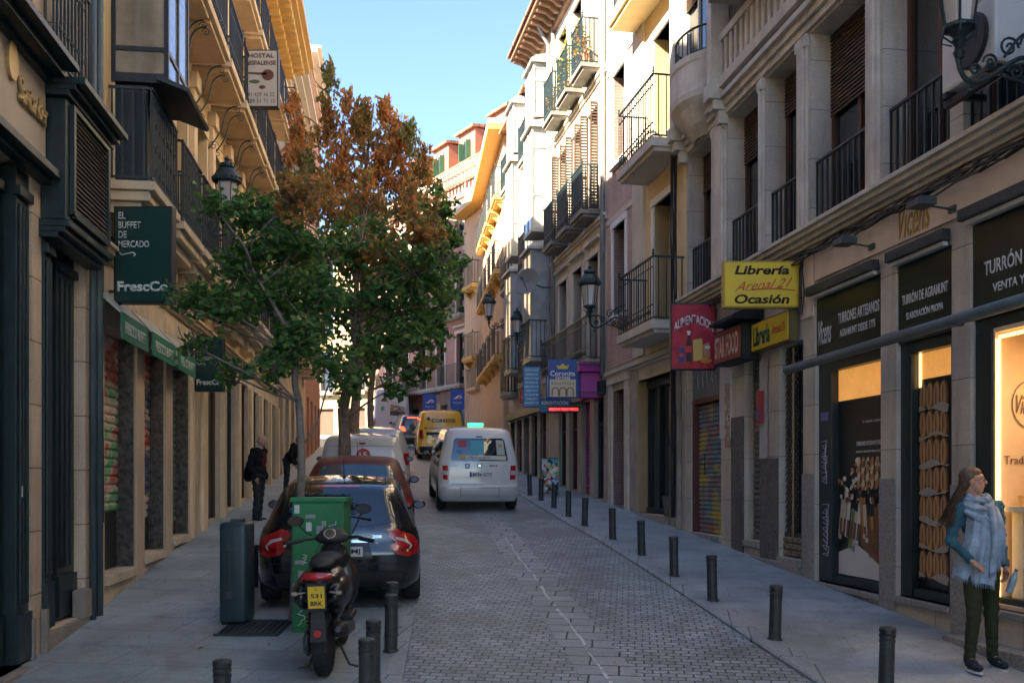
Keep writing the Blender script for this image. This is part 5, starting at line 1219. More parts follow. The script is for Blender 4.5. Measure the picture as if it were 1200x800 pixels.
# further left houses
K3=thing('tall_left_building','tall pale stone building rising behind the trees on the left','building',loc=FL.P(32,0,g(32)))
cw=[(u,u+.85) for u in(28.4,30.3,32.2,34.1,36.0)]
gl=[(u,u+1.1,g(u)+.2,5.0,.3) for u in(28.2,30.1,32.0,33.9,35.8)]
mb=MB(); wallholes(mb,FL,27.62,37.8,-.2,15.4,gl+[(a,b,z,z+h,.28) for a,b in cw for z,h in((6.3,2.4),(9.6,2.3),(12.6,1.8))],shell=9); mb.build('wall',mat('pale_warm_stone',(.52,.42,.30),stain=.3),K3)
for z,h in((6.3,2.4),(9.6,2.3),(12.6,1.8)):
    lvl(K3,FL,cw,z,h,wwhite,dglass2,.26,2,ochre2)
    for a,b in cw: balcony(FL,a-.25,b+.25,z-.02,.5,K3,ochre2,iron,h=1.0,th=.13)
for a,b,z0,z1,_ in gl:
    m=MB(); fbox(m,FL,a+.01,b-.01,-.27,-.22,z0,z1-.01); m.build('shop_door',mat('left_shop_door_1',(.05,.035,.025)),K3)
cornice(FL,27.62,37.8,15.0,[(.2,.1),(.4,.12),(.6,.14)],creamR,K3)
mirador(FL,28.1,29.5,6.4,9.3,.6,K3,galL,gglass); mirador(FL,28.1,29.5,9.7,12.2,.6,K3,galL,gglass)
K4=thing('terracotta_building','terracotta rendered building at the far end of the left side','building',loc=FL.P(42,0,g(42)))
cw=[(u,u+.85) for u in(38.6,40.7,42.8,44.6)]
mb=MB(); wallholes(mb,FL,37.82,46.3,0,19,[(a,b,z,z+2.2,.25) for a,b in cw for z in(7.2,10.4,13.2)]+[(a,b,g(a)+.2,5.6,.3) for a,b in cw],shell=12); mb.build('wall',terra,K4)
cornice(FL,37.82,46.3,18.7,[(.2,.12),(.45,.16),(.6,.1)],creamR,K4)
for z in(7.2,10.4,13.2): lvl(K4,FL,cw,z,2.2,wbrown,dglass,.22,1,creamR)
for a,b in cw:
    m=MB(); fbox(m,FL,a+.01,b-.01,-.27,-.22,g(a),5.6); m.build('shop_door',mat('left_shop_door_1',(.05,.035,.025)),K4)

# ================================================================ street lamps on wall brackets
frost=mat('frosted_lamp_glass',(.55,.50,.47),rough=.35,var=.06,bump=0)
def make_lamp():
    t=thing('street_lamp','x','lamp',local=True)          # local: wall at x=0, arm grows to +x; origin at wall
    A_=.80
    m=MB(); pts=[(0,0,.0),(.06,0,-.02),(.25,0,.02),(.45,0,-.10),(.62,0,-.20),(.74,0,-.18),(A_,0,-.08),(A_,0,.02)]
    def sm(p,n=6):
        o=[];P_=[Vector(q) for q in p]
        for i in range(len(P_)-1):
            a,b,c,d=P_[max(i-1,0)],P_[i],P_[i+1],P_[min(i+2,len(P_)-1)]
            for k in range(n):
                s_=k/n; o.append(.5*((2*b)+(c-a)*s_+(2*a-5*b+4*c-d)*s_*s_+(3*b-a-3*c+d)*s_**3))
        o.append(P_[-1]); return o
    m.tube(sm(pts),.020,7)
    def sc2(x,z,s,f,tn=1.5,r=.011):
        m.tube([(x+math.cos(2*PI*tn*i/18)*s*(1-i/22)*f,0,z+math.sin(2*PI*tn*i/18)*s*(1-i/22)) for i in range(19)],r,5)
    sc2(.14,.13,.12,1); sc2(.12,-.15,.12,-1); sc2(.36,.10,.09,-1); sc2(.52,-.03,.07,1); sc2(.66,-.10,.05,-1); sc2(.30,-.1,.07,1)
    m.tube(sm([(.02,0,.3),(.1,0,.26),(.25,0,.2),(.4,0,.02)]),.013,5); m.tube(sm([(.02,0,-.34),(.08,0,-.25),(.22,0,-.18),(.45,0,-.13)]),.013,5)
    m.box(-.01,.02,-.05,.05,-.4,.36); m.lathe([(.0,0),(.03,.02),(.0,.06)],(.7,0,-.30),8)
    m.build('bracket',irong,t)
    m=MB(); m.lathe([(.03,-.02),(.05,.03),(.025,.06),(.06,.12),(.045,.15),(.09,.2),(.13,.215),(.13,.235),(.0,.24)],(A_,0,0),10); 
    for i in range(6):
        a=2*PI*i/6; m.tube([(A_+.12*math.cos(a),.12*math.sin(a),.23),(A_+.185*math.cos(a),.185*math.sin(a),.66)],.010,4)
        b=2*PI*(i+1)/6; m.tube([(A_+.12*math.cos(a),.12*math.sin(a),.24),(A_+.12*math.cos(b),.12*math.sin(b),.24)],.012,4); m.tube([(A_+.187*math.cos(a),.187*math.sin(a),.66),(A_+.187*math.cos(b),.187*math.sin(b),.66)],.014,4)
        m.tube([(A_+.06*math.cos(a),.06*math.sin(a),.1),(A_+.15*math.cos(a),.15*math.sin(a),.15),(A_+.13*math.cos(a),.13*math.sin(a),.23)],.008,4)
    f=m.build('lantern_frame',irong,t)
    m=MB(); m.lathe([(.105,.245),(.17,.655)],(A_,0,0),6); m.build('lantern_glass',frost,f)
    m=MB(); m.lathe([(.20,.66),(.235,.68),(.23,.70),(.215,.72),(.205,.78),(.15,.87),(.10,.90),(.12,.92),(.11,.97),(.05,1.0),(.03,1.02),(.045,1.05),(.0,1.12)],(A_,0,0),24)
    for i in range(18):
        a=2*PI*i/18; m.lathe([(.016,0),(.024,.03),(.0,.06)],(A_+.226*math.cos(a),.226*math.sin(a),.70),5)
    for i in range(8):
        a=2*PI*i/8; m.lathe([(.012,0),(.018,.02),(.0,.05)],(A_+.115*math.cos(a),.115*math.sin(a),.93),5)
    m.build('lantern_crown',irong,f,smooth=False)
    return t
lamp=make_lamp(); LG='wall lamps on iron brackets'
def put_lamp(fr,x,y,w,label,first=False,sc_=1):
    """lantern foot at pixel column x, row y"""
    global lamp
    k=(x-600)/F; a=fr.A+fr.n*w; u=(a.x-k*a.y)/(k*fr.d.y-fr.d.x); z=fr.zy(u,y,w)
    o=lamp if first else copy_tree(lamp)
    ang=math.atan2(fr.n.y,fr.n.x); o.location=fr.P(u,0,z); o.rotation_euler=(0,0,ang); o.scale=(w/.8,)*3; tag(o,label,group=LG); return o
put_lamp(FR1,1124,66,.80,'large wall lamp on a scrolled bracket beside the air conditioner, topmost right',True)
put_lamp(FL,266,262,.72,'wall lamp with frosted glass on the ochre left building below the hostel sign')
put_lamp(FR2,691,372,.80,'wall lamp in front of the cream building above the blue beer sign')
put_lamp(FR2,606,398,.68,'small distant wall lamp among the glazed galleries on the right')
put_lamp(FA,573,379,.8,'farthest wall lamp against the orange corner building')

# ================================================================ bollards
def make_bollard(h=.51):
    t=thing('bollard','x','bollard',local=True)
    m=MB(); m.lathe([(.062,0),(.064,.01),(.058,.03),(.056,h-.115),(.060,h-.112),(.060,h-.09),(.053,h-.087),(.053,h-.078),(.061,h-.075),(.061,h-.052),(.054,h-.05),(.054,h-.042),(.061,h-.038),(.062,h-.01),(.056,h),(.02,h+.004),(0,h+.004)],(0,0,0),24,cap=False)
    m.build('post',bolm,t,smooth=False)
    m=MB(); m.lathe([(.075,0),(.075,.008),(.06,.012)],(0,0,0),16); m.build('base_ring',bolm,t)
    return t
bol=make_bollard(); BG='bollards along the right kerb'
bl=[(1038,818),(908,753),(835,707),(790,678),(752,653),(718,634),(685,618),(666,607),(649,597),(634,588),(621,582)]
rb=random.Random(4)
bn_=['nearest right bollard, beside the woman, cut by the bottom edge','second nearest bollard on the right pavement, left of the woman','third bollard from the front on the right, in front of the dark shop poster','fourth bollard on the right, in front of the folding gate','fifth bollard on the right, below the grey roller shutter','sixth bollard on the right, in front of the glass shopfront','seventh bollard on the right, below the stone doorway','eighth bollard on the right, past the stone doorway','ninth bollard on the right, below the purple shutter','tenth bollard on the right, before the postcard rack','last bollard on the right, next to the white van']
gpt=lambda x,y:(lambda Y:Vector(((x-600)/F*Y,Y,g(Y))))(CZ/(SL+(y-HY)/F))
for i,(x,y) in enumerate(bl):
    o=bol if i==0 else copy_tree(bol); p=gpt(x,y); o.location=(p.x,p.y,p.z+.033); o.rotation_euler=(rb.uniform(-.03,.03),rb.uniform(-.045,.045),rb.uniform(0,6))
    tag(o,bn_[i],group=BG)
LB_=[(458,767,.56,'upper left bollard in the cluster right of the scooter'),(459,748,.34,'farthest bollard behind the scooter, close to the black car bumper'),(437,806,.64,'bollard in front of the pair right of the scooter, second from the bottom edge'),(429,835,.66,'nearest bollard right of the scooter wheel at the bottom edge'),(297,690,.40,'short black bollard behind the tall dark case'),(260,868,.62,'bollard at the bottom edge below the tall case, only its top in view')]
for i,(x,y,h,lab) in enumerate(LB_):
    o=copy_tree(bol); p=gpt(x,y); o.location=(p.x,p.y,p.z+.03); tag(o,lab,group='bollards on the left pavement'); o.scale=(1,1,1)
# ================================================================ green cabinet, case
CAB=thing('electrical_cabinet','green metal street cabinet covered with stickers and white graffiti behind the scooter','cabinet',loc=(-2.0,9.6,g(9.6)))
def cabx(px,Y): return (px-600)/F*Y
yc=9.45; x0,x1=cabx(341,yc),cabx(404,yc); zb=g(yc)+.03; zt=CZ+(HY-584)/F*yc
gcab=mat('cabinet_green',(.02,.20,.07),rough=.45,var=.2,scale=4,stain=.3)
m=MB(); m.box(x0+.01,x1-.01,yc,yc+.42,zb,zt-.03); m.build('body',gcab,CAB,bevel=.01)
m=MB(); m.box(x0-.01,x1+.01,yc-.02,yc+.45,zt-.035,zt+.012); m.build('lid',gcab,CAB,bevel=.012)
m=MB(); m.box(x0+.03,x1-.03,yc-.012,yc-.001,zb+.48,zt-.06); m.box(x0+.03,x1-.03,yc-.012,yc-.001,zb+.05,zb+.45); d=m.build('door',gcab,CAB,bevel=.005)
r_=random.Random(9); wm_=flat('sticker_white',(.6,.62,.6)); gm_=flat('sticker_grey',(.3,.33,.33)); dm_=flat('sticker_dark',(.03,.04,.04))
for i in range(15):
    x=r_.uniform(x0+.08,x1-.1); z=r_.uniform(zb+.3,zt-.1); w=r_.uniform(.04,.10); h=r_.uniform(.03,.09)
    if i<4: z=zt-.1-.07*i; x=x0+.06+.13*i
    m=MB(); m.box(x-w/2,x+w/2,yc-.0145-.0004*i,yc-.0125,z-h/2,z+h/2); m.build('sticker',(wm_,gm_,gm_,dm_)[i%4],d)
for i,(x,z,s,sd) in enumerate(((x0+.10,zb+.17,.10,21),(x0+.07,zb+.40,.09,22),(x1-.12,zb+1.0,.07,23),(x0+.32,zb+.9,.06,24),(x0+.13,zb+.7,.05,25))):
    q=MB(); rq=random.Random(sd); pts=[(x+rq.uniform(-1,1)*s*.6,yc-.016,z+s*(1-2*k/9)) for k in range(10)]; q.tube(pts,.005,4); q.build('graffiti',wm_,d)
CS=thing('instrument_case','tall narrow dark teal case with rounded edges standing on the left pavement','case',loc=(-2.75,9.9,g(9.9)))
yc=9.75; x0,x1=cabx(256,yc),cabx(289,yc); zb=g(yc)+.03; zt=CZ+(HY-612)/F*yc
cm=mat('case_teal_shell',(.022,.045,.055),rough=.4,var=.25,bump=.08,bscale=200)
m=MB(); m.box(x0,x1,yc,yc+.34,zb+.02,zt); m.build('shell',cm,CS,bevel=.045,smooth=True)
m=MB(); m.box(x0+.105,x0+.118,yc-.006,yc+.346,zb+.06,zt+.006); m.build('seam',flat('case_seam',(.04,.05,.055)),CS)
m=MB(); 
for z in(zb+.3,zt-.25): m.box(x0+.08,x0+.15,yc-.014,yc-.004,z-.03,z+.03)
m.box(x0+.09,x0+.2,yc+.1,yc+.24,zt+.002,zt+.03); m.build('latch',flat('case_metal',(.05,.06,.065)),CS)
m=MB(); 
for a in(x0+.04,x1-.04):
    for b in(yc+.05,yc+.29): m.lathe([(.02,0),(.024,.03)],(a,b,zb-.005),8)
m.build('foot',black,CS)

# ================================================================ trees
barkM=mat('plane_bark',(.22,.165,.125),rough=.85,var=.4,scale=14,bump=.5,bscale=30)
barkG=mat('grey_bark',(.19,.17,.145),rough=.85,var=.35,scale=10,bump=.4,bscale=30)
lgreen=leafmat('green_leaves',[(.025,.095,.028),(.075,.21,.05),(.045,.15,.04),(.15,.30,.07),(.075,.19,.045),(.28,.32,.08)],trans=.45)
lorange=leafmat('autumn_leaves',[(.55,.18,.05),(.72,.28,.08),(.34,.20,.05),(.80,.38,.11),(.14,.17,.04),(.66,.23,.06),(.52,.28,.09)],trans=.5)
lmixed=leafmat('olive_leaves',[(.09,.20,.05),(.34,.20,.06),(.06,.15,.04),(.55,.26,.08),(.13,.24,.06),(.22,.24,.06)],trans=.4)
def spray(q,tw,c,rad,n,size,r_,shoots=0,long=False,k=.6):
    """twigs fanning through one clump, leaves hung along them"""
    c=Vector(c)
    nt_=max(3,n//16)
    for i in range(nt_):
        d=Vector((r_.gauss(0,1),r_.gauss(0,1),r_.gauss(0.15,.8))); d.normalize()
        if shoots and r_.random()<shoots: d=Vector((r_.gauss(0,.22),r_.gauss(0,.22),1)).normalized()
        rr=Vector((d.x*rad[0],d.y*rad[1],d.z*rad[2])); L_=r_.uniform(.55,1.12)
        a=c+rr*r_.uniform(0,.35); b=c+rr*L_
        if shoots and d.z>.93: b+=V(0,0,rad[2]*.35)
        mid=(a+b)/2+V(r_.uniform(-.1,.1),r_.uniform(-.1,.1),r_.uniform(-.02,.1))
        tw.tube([a,mid,b],[.008,.006,.003],3,cap=False)
        for j in range(16):
            t=r_.uniform(.15,1.05); p=(a*(1-t)**2+mid*2*t*(1-t)+b*t*t)+V(r_.gauss(0,.035),r_.gauss(0,.035),r_.gauss(0,.03))
            if long: ld=Vector((r_.gauss(0,.5),r_.gauss(0,.5),r_.choice((1,-1,.6)))).normalized()
            else: ld=Vector((r_.gauss(0,1),r_.gauss(0,1),r_.gauss(-.35,.5))).normalized()
            s=ld.orthogonal().normalized(); s=Matrix.Rotation(r_.uniform(0,6.28),3,ld)@s; nr=ld.cross(s)
            ll=size*r_.uniform(.6,1.25); ww=ll*(k*.5)
            e=nr*ll*.12
            q.add([p,p+ld*ll*.35+s*ww+e,p+ld*ll,p+ld*ll*.35-s*ww+e,p+ld*ll*.7+s*ww*.6+e*.5,p+ld*ll*.7-s*ww*.6+e*.5],[(0,1,4,2),(0,2,5,3)])
def limb(m,p0,p1,r0,r1,r_,n=7,wob=.06):
    p0,p1=Vector(p0),Vector(p1); L_=(p1-p0).length; pts=[];rs=[]; w1=V(r_.gauss(0,wob),r_.gauss(0,wob),0)*L_; w2=V(r_.gauss(0,wob*.5),r_.gauss(0,wob*.5),0)*L_
    for i in range(n+1):
        t=i/n; pts.append(p0.lerp(p1,t)+w1*math.sin(PI*t)+w2*math.sin(2*PI*t)); rs.append(r0+(r1-r0)*t)
    m.tube(pts,rs,8); return pts
def tree(label,base,fork,r0,clumps,lm_,bark,seed,size=.1,group='trees in the parking strip',dens=1):
    r_=random.Random(seed); base=Vector(base); fork=Vector(fork)
    t=thing('tree',label,'tree',loc=base,group=group)
    m=MB(); tp=limb(m,base-V(0,0,.1),fork,r0,r0*.78,r_,10,.02)
    ztop=max(c[0].z for c in clumps)-.5; ctr=sum((c[0] for c in clumps),Vector())/len(clumps)
    lead=[]; nl=9
    for i in range(nl+1):
        q=i/nl; lead.append(fork.lerp(Vector((ctr.x,ctr.y,ztop)),q)+V(.10*math.sin(q*5+seed),.08*math.cos(q*4),0)*min(1,3*q))
    m.tube(lead,[r0*.78*(1-.82*i/nl) for i in range(nl+1)],8); m.lathe([(r0*1.5,-.05),(r0*1.25,.05),(r0*1.02,.2)],base,12)
    ml=MB(); tw=MB(); groups={}
    for (c,rad,n,ms,sh,lg) in clumps:
        c=Vector(c); dxy=(Vector((c.x,c.y))-Vector((ctr.x,ctr.y))).length; zt_=c.z-dxy*.75-.15; path=tp[6:]+lead; start=min(path,key=lambda p:abs(p.z-zt_))
        if (c-start).length>1.6:       # go through a shared main limb point
            mid=start.lerp(c,.5)+V(r_.uniform(-.12,.12),r_.uniform(-.12,.12),.15)
            limb(ml,start,mid,r0*.30,r0*.18,r_); limb(ml,mid,c,r0*.18,.010,r_)
        else: limb(ml,start,c,r0*.22,.010,r_)
        for k in range(4):
            e=c+V(r_.uniform(-1,1)*rad[0],r_.uniform(-1,1)*rad[1],r_.uniform(-.2,.9)*rad[2]); limb(ml,c-V(0,0,.1),e,.014,.005,r_,4)
        q=groups.setdefault(ms.name,(MB(),ms))[0]
        spray(q,tw,c,rad,int(n*dens),size,r_,sh,lg,.45 if lg else .75)
    m.build('trunk',bark,t,smooth=True); ml.build('limbs',bark,t,smooth=True)
    crown=None
    for nm,(q,ms) in groups.items(): q.build('crown',ms,t)
    tw.build('twigs',bark,t)
    return t
def clump(px,py,Y,rp,n,m,sh=0,lg=False,rz=None,dY=.8):
    c=W(px,py,Y); r=rp/F*Y; return (c,(r,r*dY+.15,r if rz is None else rz/F*Y),n,m,sh,lg)
rt=random.Random(12)
G_=lgreen; O_=lorange; M_=lmixed
def jit(lst,Y,sp): return [clump(x,y,Y+rt.uniform(-sp,sp),r,n,m,sh,lg) for (x,y,r,n,m,sh,lg) in lst]
OO=leafmat('turning_leaves',[(.50,.20,.05),(.20,.20,.05),(.66,.28,.08),(.10,.16,.035),(.60,.22,.06)],trans=.45)
T1=tree('slender grey young tree growing behind the green cabinet, leaves reaching over the left pavement',(cabx(345,9.95),9.95,g(9.95)),W(350,470,10.0),.048,
 jit([(350,400,34,675,G_,0,0),(318,350,41,837,G_,0,0),(285,310,36,567,G_,0,0),(265,365,34,445,G_,0,0),(255,245,23,162,G_,0,0),(240,350,29,229,G_,0,0),(225,405,23,121,G_,0,0),(375,350,39,702,G_,0,0),(300,255,36,513,G_,0,0),(345,290,41,810,G_,0,0),(215,355,23,121,G_,0,0),(275,440,20,148,G_,0,0),(318,425,27,324,G_,0,0),(395,430,29,297,G_,0,0),(350,232,34,472,OO,0,0)],10.0,.35),G_,barkG,31,size=.072,dens=1.25)
T2=tree('sturdy dark trunked tree standing between the parked red car and white van',(cabx(402,18.9),18.9,g(18.9)),W(402,478,18.9),.14,
 jit([(345,330,51,744,G_,0,0),(395,300,56,843,G_,0,0),(440,290,54,793,G_,0,0),(485,318,49,744,G_,0,0),(508,335,41,520,G_,0,0),(470,355,51,744,G_,0,0),(420,365,54,744,G_,0,0),(370,395,45,496,G_,0,0),(440,415,43,446,G_,0,0),(490,405,38,396,G_,0,0),(395,262,32,248,OO,.1,0),(505,268,30,248,M_,.1,0),(520,300,25,148,G_,0,0),(430,240,36,640,OO,.4,1),(480,255,34,640,OO,.4,1),(385,250,34,600,OO,.4,1),(445,300,40,560,OO,0,0),(345,255,32,480,OO,.3,1),(500,285,30,420,OO,0,0),(400,310,36,300,OO,0,0),(410,450,28,148,G_,0,0),(460,455,23,128,G_,0,0),(330,280,36,223,G_,0,0)],18.9,.8),G_,barkM,32,size=.125)
T3=tree('tall tree with rusty orange autumn leaves at its top behind the green crowns',(cabx(418,24.0),24.0,g(24)),W(420,440,24.0),.14,
 jit([(350,185,34,900,O_,.5,1),(385,165,36,800,OO,.6,1),(425,170,38,1100,OO,.6,1),(465,185,36,1000,O_,.6,1),(495,215,32,700,OO,.5,1),(445,215,38,1000,O_,.4,1),(400,215,38,1000,O_,.4,1),(362,225,34,800,M_,.3,1),(385,105,24,360,M_,.8,1),(345,135,20,240,O_,.7,1),(478,240,36,800,OO,.3,1),(425,255,36,700,M_,0,1),(512,250,26,500,G_,.1,0),(525,280,22,400,G_,.2,0),(408,140,24,380,O_,.8,1),(450,150,24,420,O_,.8,1),(480,170,20,330,M_,.8,1),(535,310,16,200,G_,0,0)],23.9,.8),O_,barkM,33,size=.155)
T4=tree('farthest tree of the row, its thin trunk before the white delivery van',(cabx(438,29.4),29.4,g(29.4)),W(438,430,29.4),.11,
 jit([(500,380,30,900,G_,0,0),(470,400,30,800,G_,0,0),(440,380,34,900,G_,0,0),(520,345,22,450,G_,0,0),(455,330,36,900,G_,0,0),(495,310,30,700,G_,0,0),(425,420,24,400,G_,0,0),(485,440,18,220,G_,0,0),(505,425,16,180,M_,0,0),(445,285,32,600,M_,.2,0)],29.4,1.0),G_,barkM,34,size=.18)
tag(T1,kind=None); tag(T1,cat='tree')
m=MB(); p=Vector(T1.location); m.tube([p+V(.13,.05,-.05),p+V(.11,.05,1.2)],.022,7); m.build('stake',mat('pale_stake',(.22,.2,.17),rough=.8),T1)
m=MB(); m.lathe([(.075,0),(.08,.03),(.075,.06)],p+V(.03,0,1.12),10); m.build('tie',flat('blue_rubber_tie',(.02,.12,.2)),T1)

# fallen leaves on the pavement and road under the trees
fm=MB(); r_=random.Random(77)
for i in range(420):
    y=r_.uniform(7.2,24); x=interp(KLx,y)+r_.gauss(.1,.9) if r_.random()<.7 else r_.uniform(interp(KLx,y)-1.3,interp(KR,y)+1.2)
    lo=lx(y)+.1; hi=rx(y)-.15
    if not lo<x<hi: continue
    h=.13 if (y>13.6 and x<interp(KLx,y)) else (.10 if y>11.5 and x<interp(KLx,y) else .046)
    a=r_.uniform(0,6.28); s_=r_.uniform(.018,.04); d=V(math.cos(a),math.sin(a),r_.uniform(-.1,.25))*s_; e=V(-math.sin(a),math.cos(a),r_.uniform(-.1,.25))*s_*.5; p=V(x,y,g(y)+h)
    fm.add([p-d,p+e,p+d,p-e],[(0,1,2,3)])
tag(fm.build('fallen_leaves',OO,loc=(0,0,0)),'small dry leaves scattered over the pavement and kerb','leaves',kind='stuff')
# ================================================================ vehicles
def cr(T,x):
    """smooth interpolation through a table (monotone cubic)"""
    n=len(T)
    if x<=T[0][0]: return T[0][1]
    if x>=T[-1][0]: return T[-1][1]
    for i in range(n-1):
        if T[i][0]<=x<=T[i+1][0]: break
    d=lambda j:(T[j+1][1]-T[j][1])/(T[j+1][0]-T[j][0])
    def m(j):
        if j==0: return d(0)
        if j==n-1: return d(n-2)
        a,b=d(j-1),d(j)
        return 0 if a*b<=0 else 2*a*b/(a+b)
    h=T[i+1][0]-T[i][0]; t=(x-T[i][0])/h
    return (2*t**3-3*t*t+1)*T[i][1]+(t**3-2*t*t+t)*h*m(i)+(-2*t**3+3*t*t)*T[i+1][1]+(t**3-t*t)*h*m(i+1)
class Car:
    def __init__(s,yr,yf,Wd,r=.2,crown=.05,rf=.3):
        s.yr=yr;s.yf=yf;s.W=Wd;s.r=r;s.cr=crown;s.rf=rf
        s.z0=Wd[0][0]; s.z1=Wd[-1][0]
    def rear(s,x,z):
        w=cr(s.W,z); r=min(s.r,w*.9); ax=min(abs(x),w); y=cr(s.yr,z)+s.cr*(ax/w)**2
        if ax>w-r: y+=r-math.sqrt(max(0,r*r-(ax-w+r)**2))
        return y
    def front(s,x,z):
        w=cr(s.W,z); r=min(s.rf,w*.9); ax=min(abs(x),w); y=cr(s.yf,z)-s.cr*2*(ax/w)**2
        if ax>w-r: y-=r-math.sqrt(max(0,r*r-(ax-w+r)**2))
        return y
    def side(s,y,z,sg): return sg*cr(s.W,z)
    def body(s,parent,m,nz=46,name='body'):
        vs=[];fs=[]; xs=[]
        K=22
        for i in range(K+1):
            t=-1+2*i/K; xs.append(math.copysign(1-(1-abs(t))**1.8,t))
        zs=[s.z0+(s.z1-s.z0)*(1-(1-i/nz)**1.15) for i in range(nz+1)]
        NS=14; n=None
        for z in zs:
            w=cr(s.W,z); ring=[]
            for t in xs: ring.append((t*w,s.rear(t*w,z),z))
            a=ring[-1]; b=(w,s.front(w,z),z)
            for k in range(1,NS): ring.append((w,a[1]+(b[1]-a[1])*k/NS,z))
            for t in reversed(xs): ring.append((t*w,s.front(t*w,z),z))
            a=ring[-1]; b=ring[0]
            for k in range(1,NS): ring.append((-w,a[1]+(b[1]-a[1])*k/NS,z))
            n=len(ring); vs+=ring
        top=vs[-n:]; cx=0; cy=sum(p[1] for p in top)/n
        for q in(.7,.4,.1):
            vs+=[(p[0]*q,cy+(p[1]-cy)*(1-(1-q)*.85),s.z1+.02*(1-q*q)) for p in top]
        R_=len(zs)+3
        for i in range(R_-1):
            for j in range(n): fs.append((i*n+j,i*n+(j+1)%n,(i+1)*n+(j+1)%n,(i+1)*n+j))
        fs.append(tuple((R_-1)*n+j for j in range(n))); fs.append(tuple(range(n))[::-1])
        mb=MB(); mb.add(vs,fs); return mb.build(name,m,parent,smooth=True)
    def _patch(s,poly,fn,name,m,parent,gridstep=.05,th=0):
        bm=bmesh.new(); vs=[bm.verts.new((a,0,b)) for a,b in poly]; bm.faces.new(vs)
        a0,a1=min(p[0] for p in poly),max(p[0] for p in poly); b0,b1=min(p[1] for p in poly),max(p[1] for p in poly)
        for (lo,hi,no) in((a0,a1,(1,0,0)),(b0,b1,(0,0,1))):
            c=lo+gridstep
            while c<hi-.002:
                bmesh.ops.bisect_plane(bm,geom=bm.verts[:]+bm.edges[:]+bm.faces[:],plane_co=(c*no[0],0,c*no[2]),plane_no=no); c+=gridstep
        for v in bm.verts: v.co=fn(v.co.x,v.co.z)
        if th:
            off=Vector(th); r=bmesh.ops.extrude_face_region(bm,geom=bm.faces[:]); 
            for e in r['geom']:
                if isinstance(e,bmesh.types.BMVert): e.co+=off
        bmesh.ops.recalc_face_normals(bm,faces=bm.faces)
        me=bpy.data.meshes.new(name); bm.to_mesh(me); bm.free(); me.materials.append(m); me.polygons.foreach_set('use_smooth',[not th]*len(me.polygons))
        return link(name,me,parent)
    def prear(s,poly,name,m,parent,e=.006,g_=.05,th=0): return s._patch(poly,lambda x,z:(x,s.rear(x,z)-e,z),name,m,parent,g_,(0,-th,0) if th else 0)
    def pside(s,poly,sg,name,m,parent,e=.006,g_=.08): return s._patch(poly,lambda y,z:(sg*(cr(s.W,z)+e),y,z),name,m,parent,g_)
    def txt(s,t,x,z,w,h,m,parent,e=.009,**k):
        return TX(t,(x,0,z),Xr,up,w,h,m,parent,fn=lambda q:Vector((q.x,s.rear(q.x,q.z)-e,q.z)),ex=.001,**k)
tyre=mat('tyre_rubber',(.02,.02,.021),rough=.75,var=.3,bump=.2,bscale=80)
rimM=mat('rim_metal',(.35,.36,.37),rough=.3,metal=.8,bump=0)
cglass=glassmat('car_glass',(.012,.018,.022),rough=.03,wav=.01)
redlens=mat('red_tail_lens',(.42,.01,.012),rough=.15,var=.25,scale=12,bump=.05,coat=1)
redlensL=mat('lit_red_tail_lens',(.6,.03,.02),rough=.2,emit=.5,ecol=(1,.08,.03),bump=0)
clearl=mat('clear_lens',(.5,.5,.5),rough=.15,var=.3,bump=0)
orl=mat('orange_lens',(.6,.2,.03),rough=.2,bump=0)
bplast=mat('black_bumper_plastic',(.022,.023,.025),rough=.5,var=.2,bump=.1,bscale=150)
platew=flat('plate_white',(.62,.63,.62)); platey=flat('plate_yellow',(.75,.5,.03)); plateb=flat('plate_blue',(.02,.06,.35)); inkk=flat('plate_ink',(.02,.02,.02)); mirrorm=mat('mirror_glass',(.13,.15,.17),rough=.02,metal=1,bump=0,var=0)
chrome=mat('chrome_trim',(.5,.5,.52),rough=.12,metal=1,bump=0)
def wheel(parent,x,y,r=.31,w=.2,sg=1,rim=rimM):
    m=MB(); m.lathe([(r*.62,-w/2),(r*.93,-w/2),(r,-w/2+.035),(r,w/2-.035),(r*.93,w/2),(r*.62,w/2)],(x,y,r),28,axis=(1,0,0)); t=m.build('wheel',tyre,parent,smooth=False)
    m=MB(); m.lathe([(0,0),(r*.6,.0)],(x+sg*(w/2-.03),y,r),24,axis=(sg,0,0),cap=False)
    for k in range(10):
        a=2*PI*k/10; c=Vector((x+sg*(w/2-.015),y+math.cos(a)*r*.34,r+math.sin(a)*r*.34)); d=V(0,math.cos(a),math.sin(a)); m.obox(c,(.012,0,0),d*r*.26,d.cross(V(1,0,0))*r*.05)
    m.lathe([(r*.15,0),(r*.12,.03),(0,.035)],(x+sg*(w/2-.02),y,r),12,axis=(sg,0,0)); m.build('rim',rim,t)
def carroot(name,label,cat,xc,Y,slope=None,yaw=None,group=None):
    """xc: pixel column of the tail centre, Y its distance"""
    X=(xc-600)/F*Y
    t=thing(name,label,cat,loc=(X,Y,g(Y)+.004),group=group,local=True)
    sl=math.atan((g(Y+3)-g(Y))/3) if slope is None else slope
    t.rotation_euler=(Matrix.Rotation(math.atan(.13) if yaw is None else yaw,4,'Z')@Matrix.Rotation(sl,4,'X')).to_euler(); return t
def mirror_(parent,s,x,y,z,m,car=None,size=(.09,.05,.065)):
    q=MB(); q.ball((x,y,z),size,8); q.tube([(x-s*.02,y+.02,z-.03),(x-s*.14,y+.05,z-.05)],.02,6); o=q.build('wing_mirror',m,parent,smooth=True)
    q=MB(); q.lathe([(0,0),(1,.0)],(0,0,0),16,cap=False)
    q=MB(); pts=[(x+math.cos(2*PI*i/16)*size[0]*.7,y-size[1]*.97,z+math.sin(2*PI*i/16)*size[2]*.66) for i in range(16)]; q.extr(pts,(0,-.006,0)); q.build('mirror_glass',mirrorm,o)
